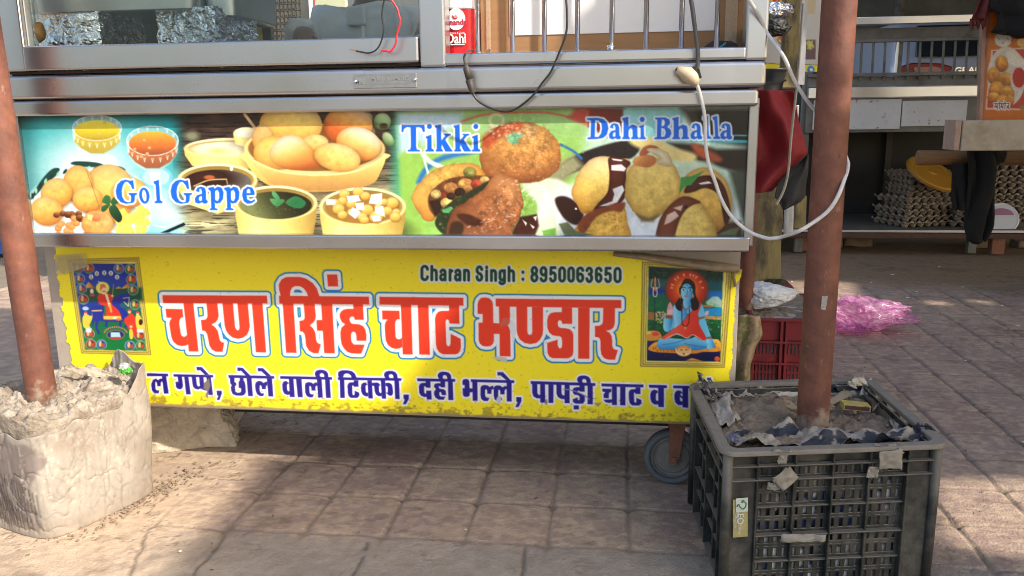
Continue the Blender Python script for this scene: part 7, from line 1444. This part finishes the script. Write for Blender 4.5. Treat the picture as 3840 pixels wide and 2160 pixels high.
bm = bmesh.new(); box(bm,x0_-.6,X_(3920),Ys+.05,Ys+ysh,Z_(492)+.03,Z_(492)+.04); fin(bm,'inner_top',M_int,st)
for px,yy in ((3050,.1),(3795,.02),(3050,.9),(3795,.9)):
    x = X_(px); bm = bmesh.new(); box(bm,x-.045,x+.045,Ys+yy,Ys+yy+.08,.003,zsh-.021); fin(bm,'leg',M_rust,st,bevel=.004)
# spare cloth for the added shade sheets, replaced further down
M_shade_cloth = mat('blue_grey_tarpaulin',(0.10,0.105,0.11),.8,var=.3,vscale=2)
# egg trays
M_tray_ = mat('pulp_egg_tray',(0.31,0.245,0.185),.9,var=.2,vscale=20,bump=.3,bscale=60)
n = 97; g = np.linspace(0,1,n); gx,gy = np.meshgrid(g,g); sx_,sy_ = np.sin(gx*math.pi*6)**2,np.sin(gy*math.pi*5)**2; hz = .020*(1-sx_)*(1-sy_)-.032*np.clip(1.7*sx_*sy_,0,1); hz[0,:]=hz[-1,:]=hz[:,0]=hz[:,-1]=0
SZ = .40
P = np.stack([(gx-.5)*SZ,(gy-.5)*SZ,hz],-1)
proto = gridmesh('egg_tray',P,M_tray_); so_ = proto.modifiers.new('Solid','SOLIDIFY'); so_.thickness = .004
P2 = P.copy(); used = [False]
def tray(x,y,z,rz,rx,label,grp):
    o = proto if not used[0] else proto.copy()
    if used[0]: C.objects.link(o)
    used[0] = True; o.location = (x,y,z); o.rotation_euler = (rx,rx*.5,rz); return tag(o,label,'egg tray',grp)
ws = ['lowest','second from the bottom','third from the bottom','fourth from the bottom','fifth from the bottom','sixth from the bottom','seventh from the bottom','eighth from the bottom','topmost']
cx_ = onY(3425,815,Ys+.35).x
for k in range(9):
    dx = (-.03,-.01,-.02,.03,-.015,.05,.045,.055,.04)[k]; rz = (.35,.30,.42,.18,.38,.12,.16,.10,.2)[k]
    tray(cx_+dx,Ys+.34+(k%3)*.012,zsh+.036+k*.046,rz,(.0,.01,.02,.0,-.02,.01,0,.015,.0)[k],ws[k]+' grey egg tray in the big stack under the peeling boards','egg trays on the stall shelf')
cx2 = onY(3610,825,Ys+.36).x
for k in range(4): tray(cx2+.06+.01*(k%2),Ys+.36,zsh+.036+k*.042,.08*k-.1,0,['lowest','second','third','topmost'][k]+' egg tray of the short stack left of the hanging black cloth','egg trays on the stall shelf')
cx3 = onY(3775,700,Ys+.55).x
for k in range(11): tray(cx3+.03*((k*7)%3-1),Ys+.60,zsh+.036+k*.046,.1*((k*5)%3-1),0,'egg tray in the tall stack right of the hanging black cloth','egg trays in the tall right stack')
M_lid = mat('orange_lid',(0.40,0.19,0.018),.45,var=.12,vscale=8); M_wl = mat('white_lid',(0.62,0.61,0.63),.4); M_pl = mat('mauve_label',(.35,.16,.26),.5)
q = onY(3485,668,Ys+.10); bm = bmesh.new(); lathe(bm,[(.19,0),(.20,.006),(.20,.026),(.19,.034),(.165,.032),(.155,.024),(.02,.024)],40,Matrix.Translation((q.x,Ys+.08,q.z+.02))@Matrix.Rotation(rad(22),4,'Y')@Matrix.Rotation(rad(28),4,'X')); lid = thing('tub_lid','large orange plastic lid tilted on the big stack of egg trays','lid',(q.x,Ys+.16,q.z)); fin(bm,'lid_disc',M_lid,lid,smooth=False,bevel=.002)
bm = bmesh.new(); tube(bm,[Vector((q.x-.04,Ys+.07,q.z+.056)),Vector((q.x+.04,Ys+.07,q.z+.028))],.014,8,flat=.6); fin(bm,'lid_grip',M_lid,lid,smooth=True)
q = onY(3762,834,Ys+.10); lid = thing('tub_lid','white lid with mauve label leaning at the right end of the shelf','lid',(q.x,Ys+.12,zsh)); Ml = Matrix.Translation((q.x,Ys+.14,zsh+.07))@Matrix.Rotation(rad(62),4,'X'); bm = bmesh.new(); lathe(bm,[(.115,0),(.12,.005),(.12,.018),(.112,.022),(.10,.018),(.02,.018)],36,Ml); fin(bm,'lid_disc',M_wl,lid); bm = bmesh.new(); prism(bm,[(.085*math.cos(rad(a_)),.02+.055*math.sin(rad(a_))) for a_ in range(0,181,12)],-.0005,.0005); bm.transform(Ml@Matrix.Translation((0,0,.0195))@Matrix.Rotation(rad(-90),4,'X')); fin(bm,'lid_label',M_pl,lid)
# bricks at the stall's feet
M_brick = mat('brown_brick',(0.20,0.135,0.095),.9,var=.3,vscale=10,bump=.4)
for k,(pa_,pb_,lab) in enumerate((((3170,880),(3272,925),'worn brown brick under the shelf beam, right of the right pole'),((3100,872),(3162,925),'reddish stone half hidden by the right pole under the shelf'),((3645,905),(3760,930),'flat brown brick on the ground below the black cloth'),((3818,905),(3900,930),'brown brick at the right edge beside the stall leg'))):
    Yb = onZ(pa_[0],pb_[1]).y; a = onY(pa_[0],pa_[1],Yb); b = onY(pb_[0],pb_[1],Yb); bm = bmesh.new(); box(bm,a.x,b.x,Yb,Yb+.12,.002,max(a.z,.03)); bmesh.ops.subdivide_edges(bm,edges=bm.edges[:],cuts=6,use_grid_fill=True); jitter(bm,.014,9,k); tag(fin(bm,'brick',M_brick,smooth=True),lab,'brick','bricks under the egg stall')
# log and cloth, momo board
M_log = mat('brown_log',(0.22,0.115,0.045),.75,var=.3,vscale=6,stretch=(.4,4,4),bump=.3,bscale=20)
Yl = 5.2; q0 = onY(3440,592,Yl); q1 = onY(3960,590,Yl); r_ = abs(onY(3600,562,Yl).z-onY(3600,618,Yl).z)/2
bm = bmesh.new(); tube(bm,[q0.lerp(q1,k/24) for k in range(25)],r_,20); jitter(bm,.006,6,3); tag(fin(bm,'log_beam',M_log,smooth=False,bevel=.004),'brown log beam with a cut end jutting out under the cream box','log')
M_bcl = mat('black_cotton',(0.008,0.008,0.008),.95,var=.3,vscale=20,bump=.3,bscale=30)
t = thing('hanging_cloth','black cloth knotted over the log beam and hanging down to the shelf','cloth',onY(3650,560,Yl))
bm = bmesh.new(); bmesh.ops.create_icosphere(bm,subdivisions=4,radius=1); qc = onY(3690,575,Yl)
for v in bm.verts: v.co = Vector((v.co.x*.105,v.co.y*.125,v.co.z*.10))+Vector(noise.noise_vector(v.co*2))*.03+qc
fin(bm,'knot',M_bcl,t,smooth=True)
cloth('long_fall',[(3620,3735,560),(3625,3742,640),(3622,3738,720),(3618,3730,800),(3620,3722,850),(3632,3700,895),(3655,3690,905)],Yl-.10,M_bcl,t,.028,34,4,.02,9); cloth('short_fall',[(3576,3640,610),(3570,3632,680),(3562,3625,740),(3566,3620,785)],Yl-.06,M_bcl,t,.02,24,8,.02,8)
YP = 5.0
def momo_art():
    p = Paint(3670,-60,3860,470,1.4,(214,110,20)); c4=(2880,0,2.683)
    p.poly(T([(2200,-60),(2255,-60),(2170,1240),(2120,1240)],*c4),(170,100,70)); 
    p.poly(T([(2250,500),(2700,470),(2700,1110),(2190,1100)],*c4),(236,214,196)); p.poly(T([(2262,512),(2700,484),(2700,1098),(2202,1086)],*c4),(196,60,40)); 
    p.ell(2880+2400/2.683,770/2.683,72,112,(224,214,204)); p.ell(2880+2400/2.683,770/2.683,60,98,(206,190,170),opac=.6)
    for i,(x,y,rx,ry) in enumerate(((2350,640,30,38),(2270,760,30,40),(2390,800,34,34),(2300,900,36,40),(2400,940,34,38),(2270,980,30,26),(2360,1010,34,26),(2430,1010,22,26))): p.ball(2880+x/2.683,y/2.683,rx*.8,ry*.8,[(246,196,90),(220,140,50),(160,84,24)],n=.7,seed=i)
    p.ell(2880+2520/2.683,800/2.683,30,46,(220,200,190)); p.ell(2880+2525/2.683,780/2.683,24,38,(186,30,30)); p.poly(T([(2390,520),(2480,500),(2620,640),(2520,680),(2420,640)],*c4),(236,228,214),blur=3)
    p.ell(2880+2365/2.683,400/2.683,32,28,(226,220,206)); p.ell(2880+2365/2.683,412/2.683,26,20,(240,236,226)); p.line(T([(2310,380),(2330,400)],*c4),2,(90,110,90)); p.line(T([(2395,380),(2420,400)],*c4),2,(90,110,90)); p.ell(2880+2365/2.683,432/2.683,3,3,(190,60,40)); p.ell(3832,160,18,16,(240,196,110)); p.line(T([(2440,350),(2470,375),(2450,420)],*c4),2,(60,50,40))
    # the word under the picture
    W_=[]; c=lambda q:T(q,*c4)
    W_ += [c([(2275,1042),(2428,1042)]),c([(2288,1042),(2288,1066),(2280,1076),(2292,1080),(2306,1066)]),c([(2306,1042),(2306,1100)]),c([(2330,1042),(2330,1100)]),c([(2322,1020),(2340,1042)]),c([(2348,1042),(2348,1066),(2342,1076),(2352,1080),(2364,1066)]),c([(2364,1042),(2364,1100)]),c([(2384,1042),(2384,1100)]),c([(2376,1020),(2394,1042)]),c([(2400,1068),(2412,1064),(2414,1080),(2404,1090),(2398,1084)]),c([(2414,1066),(2424,1066)]),c([(2424,1042),(2424,1100)])]
    p.letters([],[(3.2,(246,240,232)),(0,(96,30,60))],strokes=W_,sw=3.2)
    p.poly(T([(2540,1060),(2700,1060),(2700,1110),(2535,1105)],*c4),(150,140,40))
    n = np.random.RandomState(4).rand(p.H,p.W)[...,None]; p.img *= .9+.15*n; return p
t = thing('momo_board','tall orange momo poster board standing on the cream box at the right edge','poster board',onY(3770,450,YP))
M_momo = print_mat('momo_print',rough=.35,bump=.1,bscale=20)
def momo_mask(px,py): return px > np.interp(py,[0,447],[3709,3680])
sheet('poster',momo_art(),YP,3672,-58,3858,455,M_momo,t,3.0,mask=momo_mask)
bm = bmesh.new(); post(bm,[[onY(3704,-220,YP+.004),onY(3960,-220,YP+.004)],[onY(3680,456,YP+.004),onY(3960,456,YP+.004)]],.03); fin(bm,'board',mat('orange_board',(.42,.14,.02),.6,var=.3),t)
bm = bmesh.new(); post(bm,[[onY(3696,-220,YP-.004),onY(3712,-220,YP-.004)],[onY(3672,452,YP-.004),onY(3684,452,YP-.004)]],.04); fin(bm,'edge_batten',mat('pinkish_wood',(.36,.20,.14),.7,var=.3,vscale=10),t)
M_crm = mat('cream_painted_wood',(0.40,0.345,0.265),.7,var=.25,vscale=8,color2=(0.26,0.18,0.12),cscale=7,sharp=.12,cmix=.66); Yb = 4.75
t = thing('wooden_box','cream painted wooden box under the orange momo board','box',onY(3720,560,Yb+.2)); bm = bmesh.new(); a = onY(3612,452,Yb); b = onY(4200,562,Yb); box(bm,a.x,b.x,Yb,Yb+.16,b.z,a.z); fin(bm,'box_body',M_crm,t,bevel=.006)
bm = bmesh.new(); box(bm,a.x-.035,a.x-.004,Yb+.004,Yb+.16,b.z+.004,a.z+.004); fin(bm,'side_board',mat('pink_stained_wood',(.42,.29,.22),.7,var=.3,vscale=14),t,bevel=.003)
for x in (b.x-.18,b.x-.04):
    bm = bmesh.new(); box(bm,x-.03,x+.03,Yb+.08,Yb+.14,.003,b.z-.002); fin(bm,'leg',M_crm,t)
t = thing('hanging_cloth','big black garment hanging over the top of the momo board','cloth',onY(3780,0,YP-.1)); cloth('garment',[(3705,3960,-200),(3712,3960,0),(3708,3960,38),(3745,3960,48),(3738,3960,90),(3710,3960,122),(3760,3960,132)],YP-.09,M_bcl,t,.02,34,6,.02,10)
M_maroon = mat('maroon_wool',(0.12,0.022,0.02),.95,var=.4,vscale=30,bump=.4); t = thing('scarf','maroon fringed scarf hanging left of the black garment','scarf',onY(3680,40,YP-.05)); cloth('wool',[(3672,3712,-160),(3665,3714,0),(3650,3705,45),(3640,3702,72)],YP-.05,M_maroon,t,.02,26,3,.008,9)
bm = bmesh.new()
for k in range(26):
    f = k/25; a = onY(3640+62*f,70+4*math.sin(k),YP-.05); tube(bm,[a,a+Vector((RNG.uniform(-.012,.012),RNG.uniform(-.02,.01),-.035-RNG.uniform(0,.02)))],[.004,.002],5)
fin(bm,'fringe',M_maroon,t)
# ---------------------------------------------------------------- silver car seen through the grille
M_paint = mat('silver_blue_paint',(0.56,0.58,0.68),.28,.25,spec=.6); M_glass = mat('tinted_glass',(0.02,0.027,0.03),.05,spec=.7); M_tail = mat('tail_lamp_red',(0.24,0.002,0.012),.2,spec=.3); M_tailc = mat('tail_lamp_clear',(.36,.10,.09),.12); M_bad = mat('chrome_badge',(.7,.7,.72),.2,1.0); M_rub = mat('black_rubber',(.015,.015,.016),.8)
Yc = 9.3; cxl = onY(3365,250,Yc).x; car = thing('parked_car','silver blue hatchback parked behind the egg stall, seen through its grille','car',(cxl+.85,Yc+1.9,0))
ZR = .76
tag((lambda bm:(box(bm,2.0,16,8.75,12.4,-.02,ZR),fin(bm,'road',M_soil))[1])(bmesh.new()),kind='structure')
zw = onY(3600,216,Yc).z; zt = onY(3600,48,Yc).z
prof = [(ZR+.24,.06),(ZR+.30,.01),(ZR+.55,-.02),(zw-.10,.0),(zw-.03,.03),(zw,.07),(zw+.03,.11),(zw+(zt-zw)*.5,.30),(zt-.06,.52),(zt,.70),(zt+.03,1.2),(zt+.02,2.0),(zt-.10,2.5),(zw+.03,3.1),(zw-.04,3.3),(zw-.12,3.8),(ZR+.5,3.92),(ZR+.3,3.9),(ZR+.24,3.85)]
bm = bmesh.new(); L = []
for fx,tw,zd in ((0,.90,.10),(.012,.95,.05),(.04,.985,.02),(.10,1,0),(.5,1,-.01),(.90,1,0),(.96,.985,.02),(.988,.95,.05),(1,.90,.10)):
    row = []
    for z,y in prof:
        k = max(0,(z-zw)/(zt-zw)); ins = .16*k*(1-2*fx) if z>zw else 0
        row.append(bm.verts.new((cxl-.03+1.68*fx+ins,Yc+y*tw+(1-tw)*1.9,z-(zd if z>ZR+.5 else 0))))
    L.append(row)
for A2,B2 in zip(L,L[1:]):
    for k in range(len(prof)): bm.faces.new((A2[k],A2[(k+1)%len(prof)],B2[(k+1)%len(prof)],B2[k]))
bm.faces.new(L[0]); bm.faces.new(L[-1][::-1]); fin(bm,'body',M_paint,car,smooth=True,subsurf=1)
def carpanel(name,pts,Y,m,dep=.03,bev=.008):
    bm = bmesh.new(); P_ = [onY(x,y,Y) for x,y in pts]; prism(bm,[(p.x,p.z) for p in P_],Y,Y+dep); return fin(bm,name,m,car,bevel=bev,seg=3)
bm = bmesh.new(); a = [(cxl+.20,zw+.02,.085),(cxl+1.44,zw+.02,.085),(cxl+1.32,zt-.07,.50),(cxl+.32,zt-.07,.50)]
A2 = [bm.verts.new((x,Yc+y-.035,z)) for x,z,y in a]; B2 = [bm.verts.new((x,Yc+y+.05,z)) for x,z,y in a]; bm.faces.new(A2); bm.faces.new(B2[::-1])
for k in range(4): bm.faces.new((A2[k],B2[k],B2[(k+1)%4],A2[(k+1)%4]))
fin(bm,'rear_window',M_glass,car,bevel=.012)
tl = carpanel('tail_lamp',[(3368,264),(3385,246),(3420,236),(3470,234),(3530,238),(3570,248),(3574,256),(3562,272),(3540,282),(3368,282)],Yc-.10,M_tail,.08,.012)
bm = bmesh.new(); P_ = [onY(x,y,Yc-.108) for x,y in ((3425,252),(3500,248),(3540,256),(3545,272),(3430,274))]; prism(bm,[(p.x,p.z) for p in P_],Yc-.108,Yc-.101); fin(bm,'lamp_lens',M_tailc,tl,bevel=.004)
me = text_mesh('GRAND',.085,'badge',.002); me.materials.append(M_bad); o = bpy.data.objects.new('badge',me); o.location = onY(3646,264,Yc-.11); o.rotation_euler = (rad(90),0,0); o.scale=(1.15,1,1); put(o,car)
for x,y in ((cxl+.1,.75),(cxl+1.6,.75),(cxl+.1,3.1),(cxl+1.6,3.1)):
    bm = bmesh.new(); lathe(bm,[(.18,-.10),(.28,-.10),(.30,-.06),(.30,.06),(.28,.10),(.18,.10)],32,Matrix.Translation((x,Yc+y,ZR+.30))@Matrix.Rotation(rad(90),4,'Y')); fin(bm,'wheel',M_rub,car,smooth=True)
# ---------------------------------------------------------------- far backdrop: walls and dark foliage
M_wall = mat('dark_wall',(0.16,0.165,0.14),.95,var=.4,vscale=1.2,color2=(0.07,0.08,0.06),cscale=1.4,sharp=.2,bump=.3); M_bk = mat('brown_brick_wall',(0.16,0.12,0.095),.9,var=.3,vscale=12)  # far wall coloured dark in place of shade
bm = bmesh.new(); box(bm,.5,16,12.41,12.6,-.02,5.0); tag(fin(bm,'boundary_wall',M_wall),'mottled boundary wall far behind the egg stall, coloured dark in place of shade','wall')
bm = bmesh.new(); x = onY(3372,20,12.2).x; tube(bm,[(x,12.2,ZR+.002),(x,12.2,5)],.07,10); tag(fin(bm,'far_post',M_oldp,smooth=True),'grey post in front of the dark boundary wall','post')
def brick_art(): pass
bm = bmesh.new(); a = onY(1005,60,4.6); b = onY(1135,60,4.6); box(bm,a.x-.9,b.x,4.6,4.75,0.003,2.6)
tag(fin(bm,'brick_pillar',M_bk),'brown netted brick pillar seen through the glass beside the vendor','pillar')
bm = bmesh.new()
for i in range(-3,34): 
    z = 1.0+i*.035; tube(bm,[(a.x-.2,4.58+.004*math.sin(i),z),(b.x,4.58,z+.01)],.003,5)
for i in range(14):
    x = a.x-.1+i*(b.x-a.x+.1)/13; tube(bm,[(x,4.583,.9),(x+.02,4.583,2.2)],.003,5)
tag(fin(bm,'netting',M_dark),'dark netting stretched over the brick pillar','netting')
bm = bmesh.new(); a = onY(1132,60,4.3); b = onY(1158,60,4.3); box(bm,a.x,b.x,4.3,4.4,.003,2.6); tag(fin(bm,'pale_pillar',M_crm),'narrow pale post beside the netted brick pillar','post')
bm = bmesh.new(); a = onY(1160,60,4.2); b = onY(1166,60,4.2); box(bm,a.x,b.x,4.2,4.24,.9,2.6); tag(fin(bm,'white_edging',M_white),'thin white edging strip behind the vendor','edging')
bm = bmesh.new(); a = onY(1166,60,4.25); b = onY(1174,60,4.25); box(bm,a.x,b.x,4.25,4.29,.9,2.6); tag(fin(bm,'red_edging',mat('red_paint',(.4,.05,.06),.5)),'thin red edging strip behind the vendor','edging')
bm = bmesh.new(); a = onY(1174,60,5.4); box(bm,a.x,a.x+.22,5.4,5.45,.003,2.6); tag(fin(bm,'yellow_hoarding',mat('pale_yellow_board',(.62,.60,.42),.6)),'pale yellow hoarding behind the vendor\'s left sleeve','hoarding')
bm = bmesh.new(); box(bm,-7,.4,7.2,7.4,0.003,4.0); tag(fin(bm,'plaster_wall',mat('grey_plaster',(.13,.135,.14),.9,var=.3,vscale=1.5)),'dark grey plaster wall behind the food cart','wall')
bm = bmesh.new(); Yd = onZ(4,956).y; a = onY(-120,868,Yd); b = onY(9,956,Yd); rounded_box(bm,a.x,b.x,Yd,Yd+.3,.003,a.z,.04,5,.10); tag(fin(bm,'blue_tub',mat('blue_plastic_tub',(.02,.10,.42),.4,var=.2),bevel=.004),'blue plastic tub on the ground just left of the left pole','tub')
# ---------------------------------------------------------------- added, unseen shade sheets above the viewer: outline and gaps shaped to place shade
HT = 2.62
def up(P): 
    P = Vector(P); t_ = (HT-P.z)/SUN.z; return P+SUN*t_
M_shade_dark = mat('dark_shade_cloth',(0.16,0.16,0.165),.9,var=.2,vscale=2)
def awning(name, poly, label, z=HT, holes=(), m=None):
    """added flat shade sheet given by its outline, with gaps cut for sun patches"""
    xs = [p[0] for p in poly]; ys = [p[1] for p in poly]; st_ = .022
    X,Y = np.meshgrid(np.arange(min(xs),max(xs)+st_,st_),np.arange(min(ys),max(ys)+st_,st_)); d = sdf(X,Y,np.array(poly,float))
    for h_ in holes: d = np.maximum(d,-sdf(X,Y,np.array(h_,float)))
    k = d<0; k4 = k[:-1,:-1]&k[1:,:-1]&k[:-1,1:]&k[1:,1:]
    Z = z+.05*np.sin(X*2.1)*np.sin(Y*1.7); return tag(gridmesh(name,np.stack([X,Y,Z],-1),m or M_shade_cloth,None,None,k4,thick=.002),label,'awning','added shade sheets')
g = lambda px,py: up(onZ(px,py)).xy
s = lambda px,py,Y: up(onY(px,py,Y)).xy
edge = [g(560,2400),g(640,2160),g(800,1940),g(954,1714),s(1460,1480,YS),s(1600,1200,YS),s(1980,860,YB),s(2300,600,YB),s(2420,410,YB),s(2420,200,YF),s(2420,-200,YF)]
X1 = 11.5
pool = [tuple(e) for e in edge]+[(pool_x,pool_y) for pool_x,pool_y in ((s(2420,-200,YF)[0]-.2,s(2420,-200,YF)[1]+.6),(3.0,3.0),(3.2,7.3),(X1,7.3),(X1,-YF),(edge[0][0]-.6,-YF))]
z_ = lambda px,py,z: up(onZ(px,py,z)).xy
holes = [[s(2745,402,YF),s(2905,425,YF),s(2990,395,RP.y),s(3215,330,RP.y),s(3215,-260,RP.y),s(3000,-300,RP.y),s(2790,-300,YF)],
 [s(2718,1090,YS),s(2800,1030,YS),s(2800,1400,YS),s(2728,1400,YS)],
 [g(2880,1230),g(2925,1026),g(3200,1056),g(3275,1178),g(3345,1170),g(3240,1245),g(3000,1242)],[g(3535,1818),g(3960,1800),g(3960,2100),g(3840,2080),g(3550,2036)],
 [g(3445,1020),g(3500,1010),g(3540,1018),g(3530,1033),g(3460,1036)],[g(3530,1060),g(3570,1050),g(3618,1058),g(3600,1070),g(3550,1068)],[g(3539,1140),g(3560,1133),g(3595,1140),g(3580,1149)],[g(3714,1136),g(3740,1131),g(3756,1138),g(3735,1144)],[g(3350,942),g(3400,936),g(3452,940),g(3400,947)]]
M_shade_cloth = bpy.data.materials.new('faded_shade_cloth'); M_shade_cloth.use_nodes = True; t_ = M_shade_cloth.node_tree; N_ = t_.nodes; L_ = t_.links; N_.remove(N_['Principled BSDF'])
df = N_.new('ShaderNodeBsdfDiffuse'); df.inputs[0].default_value = (.60,.58,.55,1); tl_ = N_.new('ShaderNodeBsdfTranslucent'); tl_.inputs[0].default_value = (.70,.66,.60,1); mx = N_.new('ShaderNodeMixShader'); mx.inputs[0].default_value = .47
L_.new(df.outputs[0],mx.inputs[1]); L_.new(tl_.outputs[0],mx.inputs[2]); L_.new(mx.outputs[0],N_['Material Output'].inputs[0])
awning('awning',pool,'wide added shade cloth above and behind the viewer with gaps cut for sun patches',HT,holes)
awning('awning',[(2.5,2.6),(17,2.6),(17,12.3),(2.5,12.3)],'higher dark cloth added to shade the egg stall and parked car',3.45,(),M_shade_dark)
